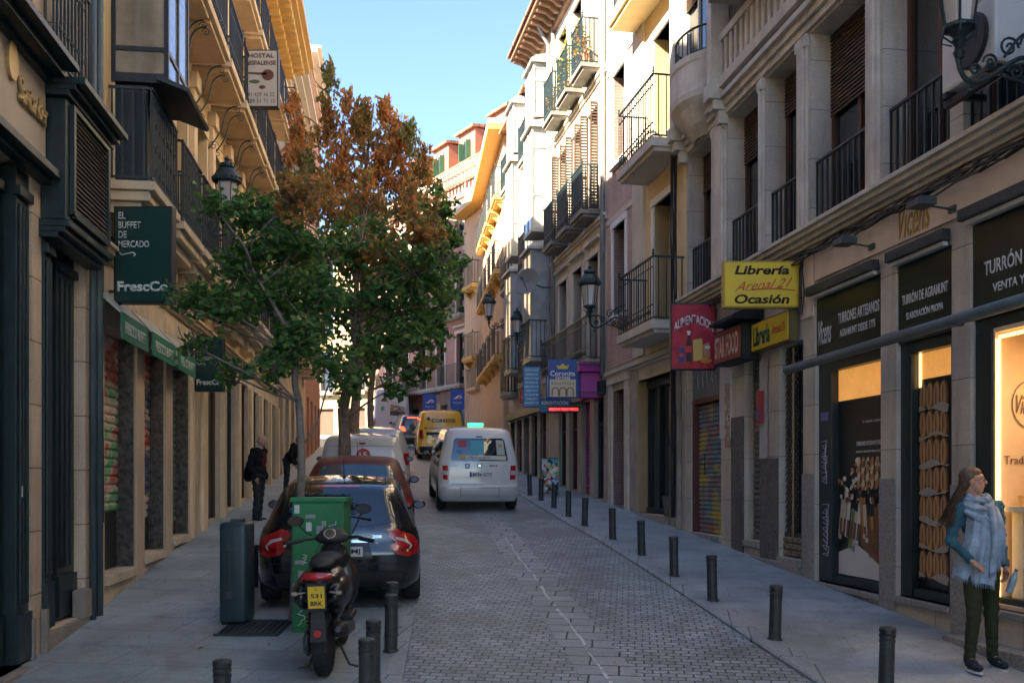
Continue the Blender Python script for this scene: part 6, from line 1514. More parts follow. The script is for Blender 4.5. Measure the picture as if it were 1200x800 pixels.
def plate(c,car,parent,x,z,w,h,text,pm=platew,blue=True,tw=None):
    y=car.rear(x,z)-.02
    q=MB(); q.box(x-w/2,x+w/2,y-.006,y+.03,z-h/2,z+h/2); o=q.build('number_plate',pm,parent)
    if blue: q=MB(); q.box(x-w/2+.004,x-w/2+.045,y-.0085,y-.0062,z-h/2+.004,z+h/2-.004); q.build('plate_band',plateb,o)
    TX(text,(x+(.02 if blue else 0),y-.0066,z),Xr,up,tw or w*.82,h*.62,inkk,o,name='plate_number',bold=.02,ex=.001)
def paint(name,c,rough=.32,var=.04,metal=0): return mat(name,c,rough=rough,var=var,bump=.02,bscale=3,coat=.9,metal=metal,stain=.12)
hatchT=dict(yr=[(.22,.14),(.34,.03),(.5,0),(.66,.0),(.80,.04),(.93,.06),(1.0,.09),(1.2,.22),(1.33,.33),(1.40,.42),(1.44,.55),(1.46,.8)],
 yf=[(.22,3.8),(.45,3.94),(.65,3.90),(.80,3.72),(.90,3.2),(.97,2.95),(1.1,2.7),(1.3,2.3),(1.42,1.95),(1.46,1.6)],
 Wd=[(.22,.80),(.34,.86),(.6,.875),(.78,.87),(.92,.835),(1.0,.79),(1.2,.71),(1.34,.645),(1.41,.59),(1.445,.50),(1.46,.36)])
def mirr(poly): return [(-a,b) for a,b in poly][::-1]
def wheels(t,car,ys_,r=.31,rim=rimM,body=None):
    for y in ys_:
        for sg in(-1,1):
            w=cr(car.W,.45); wheel(t,sg*(w-.09),y,r,.2,sg,rim)
            car.pside([(y+math.cos(PI*i/14)*(r+.045),.235+max(0,math.sin(PI*i/14))*(r+.13)) for i in range(15)],sg,'wheel_arch',bplast,t,e=.004)
def sidewin(t,car,sg,pts,m=None,name='side_window'): return car.pside(pts,sg,name,m or cglass,t,e=.006)
# --- black hatchback
blk=paint('black_car_paint',(.008,.009,.011),rough=.18)
c=Car(r=.24,crown=.07,**hatchT)
t=carroot('parked_car','glossy black hatchback with red tail lights parked right behind the green cabinet and scooter','car',397.5,10.5,group=None); t.scale=(1,1,.93)
c.body(t,blk); wheels(t,c,(.72,3.2),.31)
win=[(-.60,1.03),(-.3,.985),(0,.975),(.3,.985),(.60,1.03),(.56,1.22),(.50,1.36),(0,1.385),(-.50,1.36),(-.56,1.22)]
w=c.prear(win,'rear_window',cglass,t); c.prear([(-.22,1.405),(.22,1.405),(.20,1.428),(-.20,1.428)],'brake_light',redlens,t,e=.010)
lt=[(.53,.93),(.60,.955),(.80,.86),(.855,.76),(.85,.66),(.74,.63),(.62,.66),(.56,.73),(.60,.80),(.52,.86)]
for q,sg in((lt,1),(mirr(lt),-1)):
    L_=c.prear(q,'tail_light',redlens,t,e=.009,g_=.03)
    hk=[(.60*1,.86),(.72,.83),(.78,.75),(.74,.70),(.76,.76),(.70,.80),(.60,.83)]
    c.prear(hk if sg>0 else mirr(hk),'light_insert',clearl,L_,e=.013,g_=.03)
    ok=[(.64,.72),(.80,.78),(.80,.70),(.70,.67)]; c.prear(ok if sg>0 else mirr(ok),'light_insert',mat('deep_red_lens',(.2,.004,.006),rough=.15,coat=1,bump=0),L_,e=.012,g_=.03)
c.prear([(-.62,.27),(.62,.27),(.70,.44),(.5,.47),(-.5,.47),(-.70,.44)],'diffuser',bplast,t,e=.008)
c.prear([(-.36,.61),(.36,.61),(.32,.80),(-.32,.80)],'plate_recess',mat('black_recess',(.006,.006,.007),rough=.3,bump=0),t,e=.006)
c.prear([(-.30,.80),(.30,.80),(.29,.83),(-.29,.83)],'handle_trim',chrome,t,e=.014)
plate(None,c,t,.0,.70,.50,.11,'5731 HMJ')
c.prear([(-.8,.555),(.8,.555),(.8,.563),(-.8,.563)],'bumper_seam',black,t,e=.007,g_=.04)
c.prear([(-.085+.09*math.cos(a*.5),.895+.05*math.sin(a*.5)) for a in range(0)] or [(-.04,.86),(.04,.86),(.05,.91),(0,.945),(-.05,.91)],'emblem',chrome,t,e=.014,g_=.03)
c.txt('208',.40,.865,.10,.035,chrome,t,e=.012); c.txt('HDi',-.42,.865,.09,.03,chrome,t,e=.012)
m=MB(); m.tube([(0,c.rear(0,.99)-.02,.99),(.04,c.rear(.04,1.12)-.02,1.10),(.34,c.rear(.34,1.05)-.02,1.06)],.009,5); m.build('wiper',black,t)
m=MB(); m.tube([(.02,.95,1.47),(.02,.75,1.72)],[.006,.003],5); m.ball((.02,.96,1.47),(.025,.04,.02),6); m.build('aerial',black,t)
m=MB(); m.lathe([(.035,0),(.035,.1)],(-.0+.42,.06,.30),14,axis=(0,-1,0),cap=False); m.build('exhaust',chrome,t)
sw=[(1.0,1.0),(2.75,.99),(2.25,1.33),(1.9,1.40),(1.1,1.38),(.8,1.2)]
for sg in(-1,1):
    sidewin(t,c,sg,[(1.02,1.0),(2.7,.985),(2.35,1.22),(2.05,1.37),(1.2,1.38),(.85,1.15)]); mirror_(t,sg,sg*.93,2.45,.98,blk)
    q=c.pside([(1.45,.25),(1.46,.25),(1.46,.98),(1.45,.98)],sg,'door_seam',black,t,e=.005)
# --- dark red car
rp=paint('dark_red_paint',(.16,.012,.018),rough=.25)
c=Car(r=.26,crown=.07,**hatchT)
t=carroot('parked_car','dark red car parked between the black hatchback and the white van','car',417,14.55); t.scale=(1,1,.95)
c.body(t,rp); wheels(t,c,(.72,3.2),.31); c.prear(win,'rear_window',glassmat('blue_tinted_car_glass',(.03,.07,.10)),t)
for q in(lt,mirr(lt)): c.prear(q,'tail_light',redlens,t,e=.009,g_=.03)
c.prear([(-.62,.27),(.62,.27),(.70,.44),(-.70,.44)],'diffuser',bplast,t,e=.008); plate(None,c,t,0,.68,.5,.11,'2914 DKL')
m=MB(); m.tube([(0,.98,1.47),(.0,.8,1.72)],[.006,.003],5); m.build('aerial',black,t)
for sg in(-1,1):
    sidewin(t,c,sg,[(1.02,1.0),(2.7,.985),(2.35,1.22),(2.05,1.37),(1.2,1.38),(.85,1.15)]); mirror_(t,sg,sg*.93,2.45,.98,rp)
# --- compact vans
def vanT(H=1.82,W_=.87,L=4.2,belt=1.05,hood=3.3):
    return dict(yr=[(.22,.12),(.34,.03),(.46,.0),(.54,.0),(.60,.05),(.8,.06),(belt,.08),(H*.8,.17),(H-.12,.27),(H-.05,.33),(H-.015,.45),(H,.62)],
     yf=[(.22,L-.1),(.45,L),(.65,L-.05),(.85,L-.3),(belt-.02,hood+.2),(belt+.1,hood-.05),(H*.8,hood-.5),(H-.1,hood-.85),(H-.02,hood-1.15),(H,hood-1.4)],
     Wd=[(.22,W_-.06),(.34,W_-.01),(.6,W_),(belt-.15,W_-.005),(belt+.05,W_-.03),(H*.78,W_-.10),(H-.14,W_-.155),(H-.06,W_-.20),(H-.02,W_-.28),(H,W_-.42)])
wp=paint('white_van_paint',(.62,.62,.61),rough=.35); 
c=Car(r=.16,crown=.05,**vanT(1.80,.875))
t=carroot('taxi_van','white taxi van driving uphill in the middle lane with a lit green roof sign','van',562,20.25,yaw=math.atan(.14)); t.scale=(.955,1,.96)
c.body(t,wp); wheels(t,c,(.72,3.4),.31)
rw=[(-.60,1.10),(.60,1.10),(.62,1.14),(.55,1.54),(.50,1.58),(-.50,1.58),(-.55,1.54),(-.62,1.14)]
RW=c.prear(rw,'rear_window',cglass,t)
c.prear([(-.45,1.14),(.58,1.115),(.585,1.21),(-.46,1.22)],'window_sticker',flat('sticker_pale_strip',(.55,.52,.45)),RW,e=.010)
c.prear([(-.44,1.145),(-.30,1.143),(-.30,1.21),(-.45,1.212)],'window_sticker',flat('sticker_mustard',(.45,.3,.05)),RW,e=.013)
c.txt('Pide tu taxi del aire',.02,1.175,.45,.04,flat('plate_ink',(.02,.02,.02)),RW,e=.014)
c.prear([(.38,1.23),(.56,1.225),(.525,1.54),(.36,1.55)],'window_sticker',flat('sticker_grey_white',(.42,.42,.38)),RW,e=.010)
q=MB()
for k in range(8):
    a=2*PI*k/8; q.tube([(.45,c.rear(.45,1.42)-.015,1.42),(.45+.05*math.cos(a),c.rear(.45,1.42)-.015,1.42+.055*math.sin(a))],.008,4)
q.build('sticker_figure',flat('sticker_gold',(.55,.3,.03)),RW)
c.prear([(-.22,1.23),(.1,1.23),(.1,1.54),(-.2,1.54)],'window_sticker',flat('sticker_cyan',(.07,.35,.45)),RW,e=.010)
c.prear([(-.46,1.40),(-.28,1.40),(-.28,1.53),(-.46,1.53)],'window_sticker',flat('sticker_crimson',(.4,.03,.04)),RW,e=.010)
c.prear([(-.5,1.25),(-.38,1.25),(-.38,1.33),(-.5,1.33)],'window_sticker',flat('sticker_blue2',(.04,.22,.4)),RW,e=.010)
vl=[(.66,.70),(.79,.70),(.80,1.0),(.68,1.0)]
for q in(vl,mirr(vl)):
    L_=c.prear(q,'tail_light',redlens,t,e=.009,g_=.04); s_=1 if q is vl else -1
    k=[(.68,.80),(.78,.80),(.79,.89),(.69,.89)]; c.prear(k if s_>0 else mirr(k),'light_insert',clearl,L_,e=.013,g_=.04)
plate(None,c,t,.04,.81,.52,.115,'8036 GTT')
c.prear([(-.78,.30),(.78,.30),(.84,.46),(.80,.55),(-.80,.55),(-.84,.46)],'bumper',paint('bumper_pale_grey',(.5,.5,.5),rough=.45),t,e=.02,th=.0)
for x in(-.42,.42): c.prear([(x-.005,.32),(x+.005,.32),(x+.005,.55),(x-.005,.55)],'bumper_seam',black,t,e=.024)
c.prear([(-.42,.36),(.42,.36),(.42,.365),(-.42,.365)],'bumper_seam',black,t,e=.024); c.prear([(-.42,.52),(.42,.52),(.42,.526),(-.42,.526)],'bumper_seam',black,t,e=.024)
c.prear(circ(0,1.0,.05,.05,16),'emblem',inkk,t,e=.012); c.prear(circ(0,1.0,.032,.032,12),'emblem',chrome,t,e=.016)
c.prear([(-.31,.94),(-.22,.94),(-.21,1.04),(-.32,1.04)],'crest',flat('crest_blue',(.05,.16,.42)),t,e=.011)
c.prear([(-.285,.96),(-.245,.96),(-.24,1.02),(-.29,1.02)],'crest',white,t,e=.014)
c.txt('04616',.30,1.0,.18,.04,inkk,t,e=.011,bold=.02); c.txt('Combi',-.54,.99,.12,.02,inkk,t,e=.011); c.txt('Maxi',.56,1.0,.07,.02,inkk,t,e=.011)
c.prear([(-.07,1.60),(.07,1.60),(.065,1.63),(-.065,1.63)],'brake_light',flat('dim_navy',(.03,.05,.12)),t,e=.01)
c.prear([(-.62,.60),(.62,.60),(.62,.605),(-.62,.605)],'tailgate_seam',black,t,e=.007)
c.prear([(-.06,.70),(.10,.70),(.08,.74),(-.04,.74)],'handle',wp,t,e=.02)
m=MB(); m.box(-.16,.16,1.2,1.32,1.82,1.90); m.box(-.2,.2,1.18,1.34,1.80,1.82); rs_=m.build('roof_sign',flat('taxi_sign_white',(.5,.55,.5)),t)
m=MB(); m.box(-.15,.20,1.19,1.198,1.835,1.885); m.build('sign_light',mat('green_taxi_light',(.05,.6,.25),emit=.5,ecol=(.05,1,.4),bump=0),rs_)
for sg in(-1,1):
    sidewin(t,c,sg,[(.45,1.12),(1.4,1.12),(1.4,1.52),(.55,1.52)]); sidewin(t,c,sg,[(1.5,1.12),(2.3,1.12),(2.3,1.52),(1.5,1.52)]); sidewin(t,c,sg,[(2.4,1.12),(3.25,1.11),(2.75,1.52),(2.4,1.52)])
    mirror_(t,sg,sg*.99,3.0,1.12,bplast); c.pside([(.3,.98),(3.2,.98),(3.2,1.0),(.3,1.0)],sg,'side_rail',bplast,t,e=.008)
# white parked van with the red number disc
wp2=paint('white_parked_van_paint',(.60,.58,.55),rough=.35)
c=Car(r=.17,crown=.05,**vanT(1.86,.89,4.3,1.1))
t=carroot('parked_van','white parked van with a red disc numbered 15 on its tailgate behind the red car','van',424.5,19.35); t.scale=(1,1,.86)
c.body(t,wp2); wheels(t,c,(.75,3.4),.31)
c.prear(circ(.02,1.42,.14,.15),'number_disc',flat('disc_red',(.45,.02,.03)),t,e=.009); c.txt('15',.02,1.43,.15,.12,white,t,e=.013,bold=.02)
c.prear([(-.06,1.66),(.06,1.66),(.06,1.70),(-.06,1.70)],'brake_light',redlens,t,e=.010)
q=[(.60,1.30),(.68,1.30),(.67,1.345),(.64,1.32),(.61,1.345)]; c.prear([(a-.15,b-.02) for a,b in q],'emblem',redl,t,e=.01,g_=.02)
c.prear([(-.62,.62),(.62,.62),(.62,.626),(-.62,.626)],'tailgate_seam',black,t,e=.007); c.prear([(-.003,.62),(.003,.62),(.003,1.7),(-.003,1.7)],'door_seam',black,t,e=.007)
a_=[(-.70,1.62),(.70,1.62),(.70,1.626),(-.70,1.626)]; c.prear([(x*.93,z) for x,z in a_],'tailgate_seam',black,t,e=.007)
vl=[(.69,.75),(.84,.75),(.84,1.05),(.71,1.05)]
for q in(vl,mirr(vl)): c.prear(q,'tail_light',redlens,t,e=.009,g_=.04)
plate(None,c,t,0,.8,.52,.11,'6602 FNC')
for sg in(-1,1): sidewin(t,c,sg,[(2.4,1.15),(3.3,1.13),(2.8,1.56),(2.4,1.56)]); mirror_(t,sg,sg*1.0,3.0,1.15,bplast)
# silver car ahead of it
sp_=paint('silver_car_paint',(.42,.44,.45),rough=.3,metal=.3)
c=Car(r=.22,crown=.06,**vanT(1.62,.87,4.2,.98,3.2))
t=carroot('parked_car','silver grey car parked ahead of the white van under the far trees','car',440,24.6)
c.body(t,sp_); wheels(t,c,(.72,3.3),.31); c.prear([(-.58,1.02),(.58,1.02),(.50,1.42),(-.50,1.42)],'rear_window',cglass,t)
for q in(vl,mirr(vl)): c.prear([(a,b-.05) for a,b in q],'tail_light',redlens,t,e=.009,g_=.04)
c.prear([(-.62,.3),(.62,.3),(.7,.45),(-.7,.45)],'bumper',bplast,t,e=.008); plate(None,c,t,0,.75,.52,.11,'1187 HBX')
for sg in(-1,1): sidewin(t,c,sg,[(.6,1.02),(3.0,1.02),(2.5,1.4),(.8,1.42)]); mirror_(t,sg,sg*.97,2.8,1.05,sp_)
c2=Car(r=.22,crown=.06,**hatchT)
t=carroot('parked_car','white car mostly hidden at the head of the parked row, past the silver car','car',447,30.2)
c2.body(t,wp); wheels(t,c2,(.72,3.2),.31); c2.prear(win,'rear_window',cglass,t)
for q in(lt,mirr(lt)): c2.prear(q,'tail_light',redlens,t,e=.009,g_=.03)
# yellow mail van
yp=paint('mail_van_yellow',(.74,.42,.015),rough=.35)
c=Car(r=.16,crown=.05,**vanT(1.98,.95,4.9,1.15,3.9))
t=carroot('mail_van','yellow mail van lettered Correos driving uphill ahead of the white taxi','van',517.5,39.3,yaw=math.atan(.13))
c.body(t,yp); wheels(t,c,(.85,3.9),.33)
c.txt('CORREOS',.08,1.58,.95,.14,inkk,t,e=.012,bold=.02); c.prear(circ(-.52,1.65,.06,.07),'emblem',inkk,t,e=.012)
c.prear([(-.68,1.25),(-.60,1.25),(-.60,1.31),(-.68,1.31)],'emblem',inkk,t,e=.012); c.txt('Llamanos 902 197 197',.0,1.28,1.0,.05,inkk,t,e=.012)
c.prear([(-.62,1.0),(.5,1.0),(.5,1.12),(-.62,1.12)],'plate_recess',bplast,t,e=.008); plate(None,c,t,-.1,.96,.55,.11,'7429 GRW',pm=platew)
vl2=[(.72,.85),(.88,.85),(.88,1.2),(.75,1.2)]
for q in(vl2,mirr(vl2)): c.prear(q,'tail_light',mat('dark_red_lens',(.25,.01,.01),rough=.2,bump=0),t,e=.009,g_=.04)
c.prear([(-.85,.28),(.85,.28),(.90,.50),(.86,.56),(-.86,.56),(-.90,.50)],'bumper',bplast,t,e=.02)
for sg in(-1,1): sidewin(t,c,sg,[(3.0,1.2),(3.9,1.18),(3.4,1.68),(3.0,1.68)]); mirror_(t,sg,sg*1.08,3.7,1.25,bplast,size=(.1,.06,.12))
# grey car braking further on
gp=paint('graphite_car_paint',(.05,.055,.06),rough=.25)
c=Car(r=.22,crown=.07,**vanT(1.56,.88,4.2,.98,3.2))
t=carroot('car','dark grey car with glowing brake lights beyond the mail van','car',490,46.2,yaw=math.atan(.25))
c.body(t,gp); wheels(t,c,(.72,3.3),.32); c.prear([(-.60,1.0),(.60,1.0),(.50,1.38),(-.50,1.38)],'rear_window',cglass,t)
for q in([(.60,.82),(.84,.78),(.86,1.0),(.72,1.06),(.62,.98)],): 
    c.prear(q,'tail_light',redlensL,t,e=.009,g_=.04); c.prear(mirr(q),'tail_light',redlensL,t,e=.009,g_=.04)
c.prear([(-.5,1.42),(.5,1.42),(.48,1.47),(-.48,1.47)],'brake_light',redlensL,t,e=.01); plate(None,c,t,0,.78,.52,.11,'3350 HSP')
c.prear([(-.7,.28),(.7,.28),(.8,.45),(-.8,.45)],'bumper',bplast,t,e=.008)
for sg in(-1,1): mirror_(t,sg,sg*.97,2.8,1.05,gp)
# big white delivery van
c=Car(r=.14,crown=.03,**vanT(2.75,.95,5.3,1.2,4.5))
t=carroot('delivery_van','tall white delivery van with a picture on its rear doors stopped at the turning','van',459,49.5,yaw=math.atan(.1))
c.body(t,paint('delivery_van_white',(.60,.61,.62),rough=.4)); wheels(t,c,(.9,4.2),.34)
c.prear([(-.003,.6),(.003,.6),(.003,2.6),(-.003,2.6)],'door_seam',black,t,e=.007); c.txt('Mudanzas Lopez',.25,2.25,.7,.08,flat('van_grey_text',(.25,.28,.3)),t,e=.01); c.txt('www.lopez.es',.3,2.05,.5,.05,flat('van_grey_text',(.25,.28,.3)),t,e=.01)
c.prear([(-.08,1.62),(.68,1.55),(.66,1.85),(-.06,1.95)],'picture',patchmat('van_picture',[(.30,.22,.1),(.45,.36,.2),(.12,.1,.08),(.5,.42,.28)],scale=3),t,e=.01)
c.prear([(-.08,1.42),(.70,1.36),(.68,1.56),(-.08,1.63)],'picture',flat('van_picture_dark',(.06,.05,.05)),t,e=.011)
c.prear(circ(-.45,1.75,.1,.13),'logo',flat('van_green_logo',(.15,.35,.2)),t,e=.01)
for q in([(.82,.9),(.92,.9),(.92,1.3),(.82,1.3)],): c.prear(q,'tail_light',redlens,t,e=.009); c.prear(mirr(q),'tail_light',redlens,t,e=.009)
c.prear([(-.8,.28),(.8,.28),(.88,.55),(-.88,.55)],'bumper',bplast,t,e=.02)
for sg in(-1,1): mirror_(t,sg,sg*1.08,4.1,1.6,bplast,size=(.1,.06,.16))
# ================================================================ soft shapes: bodies, clothes, scooter panels
def blob(parts,name,m,parent,voxel=.008,smooth=4,fac=.6,disp=None):
    """tapered limbs ('c',p0,p1,r0,r1) and ellipsoids ('e',centre,radii[,rot]) fused into one continuous skin"""
    mb=MB()
    for p in parts:
        if p[0]=='c':
            a,b=Vector(p[1]),Vector(p[2]); r0,r1=p[3],p[4]; n=max(2,int((b-a).length/max(.01,min(r0,r1)*.8)))
            n=min(n,14)
            for i in range(n+1):
                t=i/n; mb.ball(a.lerp(b,t),r0+(r1-r0)*t,6)
            mb.tube([a,b],[r0,r1],14)
        else: mb.ball(p[1],p[2],9,rot=p[3] if len(p)>3 else None)
    me=mb.mesh(name,m); o=bpy.data.objects.new('tmp',me); COL.objects.link(o)
    r=o.modifiers.new('r','REMESH'); r.mode='VOXEL'; r.voxel_size=voxel; r.use_smooth_shade=True
    s=o.modifiers.new('s','SMOOTH'); s.iterations=smooth; s.factor=fac
    bpy.context.view_layer.update(); dg=bpy.context.evaluated_depsgraph_get()
    me2=bpy.data.meshes.new_from_object(o.evaluated_get(dg)); bpy.data.objects.remove(o); bpy.data.meshes.remove(me)
    me2.name=name; me2.materials.clear(); me2.materials.append(m)
    me2.polygons.foreach_set('use_smooth',[True]*len(me2.polygons))
    if disp:
        for v in me2.vertices: v.co+=v.normal*disp(v.co)
        me2.update()
    return link(name,me2,parent)
def cloth(name,c,var=.2,rough=.9,scale=6,bump=.35,bs=9):
    return mat(name,c,rough=rough,var=var,scale=scale,bump=bump,bscale=bs,spec=.2)
skinM=mat('skin',(.50,.29,.20),rough=.5,var=.14,scale=22,bump=.08,bscale=140)
_s=skinM.node_tree.nodes['Principled BSDF']; _s.inputs['Subsurface Weight'].default_value=.12; _s.inputs['Subsurface Radius'].default_value=(.02,.008,.004)
def rz(a): return Matrix.Rotation(a,3,'Z')
def head_parts(c,yaw,pitch=0,s=1.0):
    """skull, jaw, nose, lips, ears, neck stub; the face looks to -y turned by yaw"""
    c=Vector(c); Rm=rz(yaw)@Matrix.Rotation(pitch,3,'X'); f=lambda x,y,z:c+Rm@Vector((x*s,y*s,z*s))
    q=lambda r:tuple(k*s for k in r)
    P_=[('e',f(0,.015,.035),q((.074,.092,.082)),Rm),('e',f(0,-.022,-.03),q((.056,.066,.07)),Rm),('e',f(0,-.045,-.075),q((.036,.036,.028)),Rm),
     ('e',f(0,-.068,.035),q((.05,.022,.03)),Rm),('c',f(0,-.088,.018),f(0,-.106,-.014),.009*s,.013*s),('e',f(0,-.09,-.018),q((.017,.012,.009)),Rm),
     ('e',f(0,-.083,-.046),q((.022,.011,.009)),Rm),('e',f(.073,.01,-.005),q((.011,.02,.03)),Rm),('e',f(-.073,.01,-.005),q((.011,.02,.03)),Rm),
     ('e',f(.035,-.062,-.01),q((.02,.02,.02)),Rm),('e',f(-.035,-.062,-.01),q((.02,.02,.02)),Rm)]
    return P_,f,Rm
def hand_parts(w,d,side,palm,curl=.5,s=1.0):
    """palm and five bent fingers; w wrist, d pointing direction, palm = palm normal, side=+1 thumb on d x palm side"""
    w=Vector(w); d=Vector(d).normalized(); n=Vector(palm); n=(n-d*n.dot(d)).normalized(); a=d.cross(n)*side
    P_=[('c',w,w+d*.03*s,.024*s,.027*s)]
    for k in range(4):
        o=(k-1.5)*.019*s; L_=(.034,.041,.038,.028)[k]*s; b=w+d*.035*s+a*(-o); kn=w+d*.085*s+a*(-o*1.05)
        P_.append(('c',b,kn,.0125*s,.0105*s)); p=kn; dd=d.copy()
        for j in range(3):
            dd=(dd*math.cos(curl)+n*math.sin(curl)).normalized() if j else (dd*math.cos(curl*.6)+n*math.sin(curl*.6)).normalized()
            e=p+dd*L_*(1,.7,.5)[j]; P_.append(('c',p,e,.0095*s,.008*s)); p=e
    tb=w+d*.025*s+a*.024*s; t1=tb+(d*.6+a*.75+n*.2).normalized()*.04*s; t2=t1+(d*.9+a*.2+n*.4).normalized()*.032*s
    P_+= [('c',w+d*.01*s,tb,.018*s,.014*s),('c',tb,t1,.0135*s,.011*s),('c',t1,t2,.0105*s,.0085*s)]
    return P_
# ---------------------------------------------------------------- woman
def woman():
    Y=8.15; X=(1150-600)/F*Y; t=thing('person','woman in denim jacket and big blue grey scarf walking past the lit shop window','person',loc=(X,Y,g(Y)+.037),local=True)
    t.rotation_euler=(0,0,.05); t.scale=(.94,.94,1)
    hd,hf,hR=head_parts((-.085,-.02,1.545),R(62),R(-3),.98)
    # joints
    hipL,hipR=V(-.085,0,.88),V(.085,.02,.88); kL,kR=V(-.125,-.11,.47),V(.10,.02,.47); aL,aR=V(-.15,-.08,.10),V(.14,.07,.09)
    sL,sR=V(-.185,0,1.335),V(.165,.03,1.335); eL,eR=V(-.255,.06,1.06),V(.215,.07,1.06); wL,wR=V(-.175,-.17,.895),V(.215,-.01,.83)
    body=[*hd,('c',V(-.03,.02,1.36),hf(0,.03,-.06),.05,.048),('e',V(-.01,.01,1.2),(.15,.095,.19)),('e',V(0,.01,1.0),(.125,.09,.16)),('e',V(0,.01,.9),(.16,.105,.11)),
     ('c',V(-.13,.01,1.33),V(.11,.03,1.33),.05,.05),('c',hipL,kL,.085,.052),('c',kL,aL,.050,.034),('c',hipR,kR,.085,.052),('c',kR,aR,.050,.034),
     ('c',sL,eL,.044,.034),('c',eL,wL,.034,.022),('c',sR,eR,.044,.034),('c',eR,wR,.034,.022),
     ('c',aL,aL+V(0,-.09,-.045),.028,.02),('c',aR,aR+V(.015,-.09,-.04),.028,.02)]
    body+=hand_parts(wL,(.72,-.5,-.5),1,(.3,.3,-1),.6,.84)+hand_parts(wR,(-.02,-.12,-1),-1,(-1,-.3,0),.8,.86)
    blob(body,'body',skinM,t,.0075,3,.5)
    # trousers
    tr=[('e',V(0,.01,.90),(.165,.112,.12)),('c',hipL,kL,.094,.064),('c',kL,aL+V(0,0,.0),.062,.047),('c',hipR,kR,.094,.064),('c',kR,aR+V(0,0,.0),.062,.047)]
    def fold(c): return .004*math.sin(c.z*70+c.x*30)*math.exp(-((c.z-.47)/.12)**2)+.003*math.sin(c.z*95+c.x*20)*math.exp(-((c.z-.2)/.09)**2)+.004*math.sin(c.z*60-c.x*50)*math.exp(-((c.z-.8)/.08)**2)
    blob(tr,'trousers',cloth('olive_trousers',(.040,.045,.022),bs=14),t,.008,3,.5,fold)
    # striped top and jacket
    jk=[('e',V(-.01,.015,1.2),(.155,.112,.19)),('e',V(0,.02,1.02),(.145,.108,.13)),('c',V(-.14,.01,1.335),V(.12,.03,1.335),.062,.062),
     ('c',sL,eL,.056,.045),('c',eL,wL-(wL-eL).normalized()*.02,.045,.032),('c',sR,eR,.056,.045),('c',eR,wR-(wR-eR).normalized()*.02,.045,.032)]
    def fj(c): return .005*math.sin(c.z*55+c.x*40)+.003*math.sin(c.z*120-c.x*70)
    blob(jk,'jacket',cloth('denim_jacket',(.045,.125,.165),var=.35,scale=9,bs=12),t,.008,3,.5,fj)
    mb=MB(); 
    for (w,e_) in((wL,eL),(wR,eR)):
        d=(w-e_).normalized(); mb.lathe([(.033,-.055),(.038,-.05),(.038,-.02),(.033,-.015)],w-d*.0,16,axis=d)
    mb.build('cuff',cloth('denim_cuff',(.04,.11,.15)),t)
    mb=MB(); mb.ball(V(.075,-.09,1.0),(.06,.02,.075),8); mb.build('striped_top',brickmat('striped_jersey',(.5,.5,.5),(.5,.5,.5),(.03,.04,.07),5,.022,.008,axes='XZ',rough=.9,bump=0),t,smooth=True)
    # scarf: loops and two hanging ends with folds and a fringe
    sc_=cloth('scarf_blue_grey',(.30,.40,.50),var=.35,scale=9,bump=.5,bs=22)
    sp=[]; cn=V(-.045,-.005,1.40)
    for L_,(rx_,ry_,dz,rr_,tl) in enumerate(((.088,.085,.015,.028,.2),(.105,.105,-.03,.031,.5),(.115,.12,-.08,.028,.9))):
        p=[]
        for k in range(21):
            a=2*PI*k/20; p.append(cn+V(rx_*math.cos(a),ry_*math.sin(a)-.02,dz+tl*.09*math.sin(a)))
        for k in range(20): sp.append(('c',p[k],p[k+1],rr_*(1+.15*math.sin(k*2+L_)),rr_*(1+.15*math.sin(k*2+2+L_))))
    def fs(c): return .007*math.sin(c.z*110+c.x*60+math.sin(c.x*30)*2)
    S=blob(sp,'scarf',sc_,t,.009,2,.5,fs)
    def panel(cols_,nr,seed,off,name,back=.012):
        # cols_: list of (top point, bottom point); cloth hanging in folds between them
        r_=random.Random(seed); nc=40; vs=[];fs=[]
        def P(s_,v):
            k=s_*(len(cols_)-1); i=min(int(k),len(cols_)-2); f=k-i; a=Vector(cols_[i][0]).lerp(Vector(cols_[i+1][0]),f); b=Vector(cols_[i][1]).lerp(Vector(cols_[i+1][1]),f)
            q=a.lerp(b,v); q.y-=.055*math.sin(PI*min(1,v*1.1))*1.0
            q.y+=.016*math.sin(s_*22+off+v*2.0)*(.3+.9*v)+.007*math.sin(s_*51+v*5)*v; q.x+=.010*math.sin(s_*15+v*4+off)*v; return q
        for j in range(nr+1):
            for i in range(nc+1): vs.append(P(i/nc,j/nr))
        for j in range(nr):
            for i in range(nc): k=j*(nc+1)+i; fs.append((k,k+1,k+nc+2,k+nc+1))
        n=len(vs); vs2=[v+V(0,back,0) for v in vs]; mb=MB(); mb.add(vs+vs2,fs+[tuple(reversed([q+n for q in f])) for f in fs])
        for e in range(nr): 
            for i in (0,nc): k=e*(nc+1)+i; mb.add([vs[k],vs[k+nc+1],vs2[k+nc+1],vs2[k]],[(0,1,2,3)])
        for i in range(nc*2):
            p=P(i/(nc*2),1.0); mb.tube([p+V(0,.004,.01),p+V(r_.uniform(-.008,.008),r_.uniform(-.006,.01),-r_.uniform(.025,.045))],[.003,.0015],3)
        o=mb.build(name,sc_,S,smooth=True); return o
    panel([((-.13,-.02,1.34),(-.235,.02,.78)),((-.10,-.08,1.35),(-.18,-.10,.74)),((-.05,-.12,1.36),(-.10,-.16,.72)),((.03,-.13,1.36),(.02,-.16,.70)),((.07,-.11,1.33),(.045,-.14,.76))],30,3,.0,'scarf_end')
    panel([((-.02,-.15,1.34),(-.02,-.19,.80)),((.05,-.15,1.35),(.06,-.19,.86)),((.10,-.10,1.33),(.11,-.15,.93)),((.13,-.03,1.33),(.16,-.09,1.04))],26,5,1.3,'scarf_end')
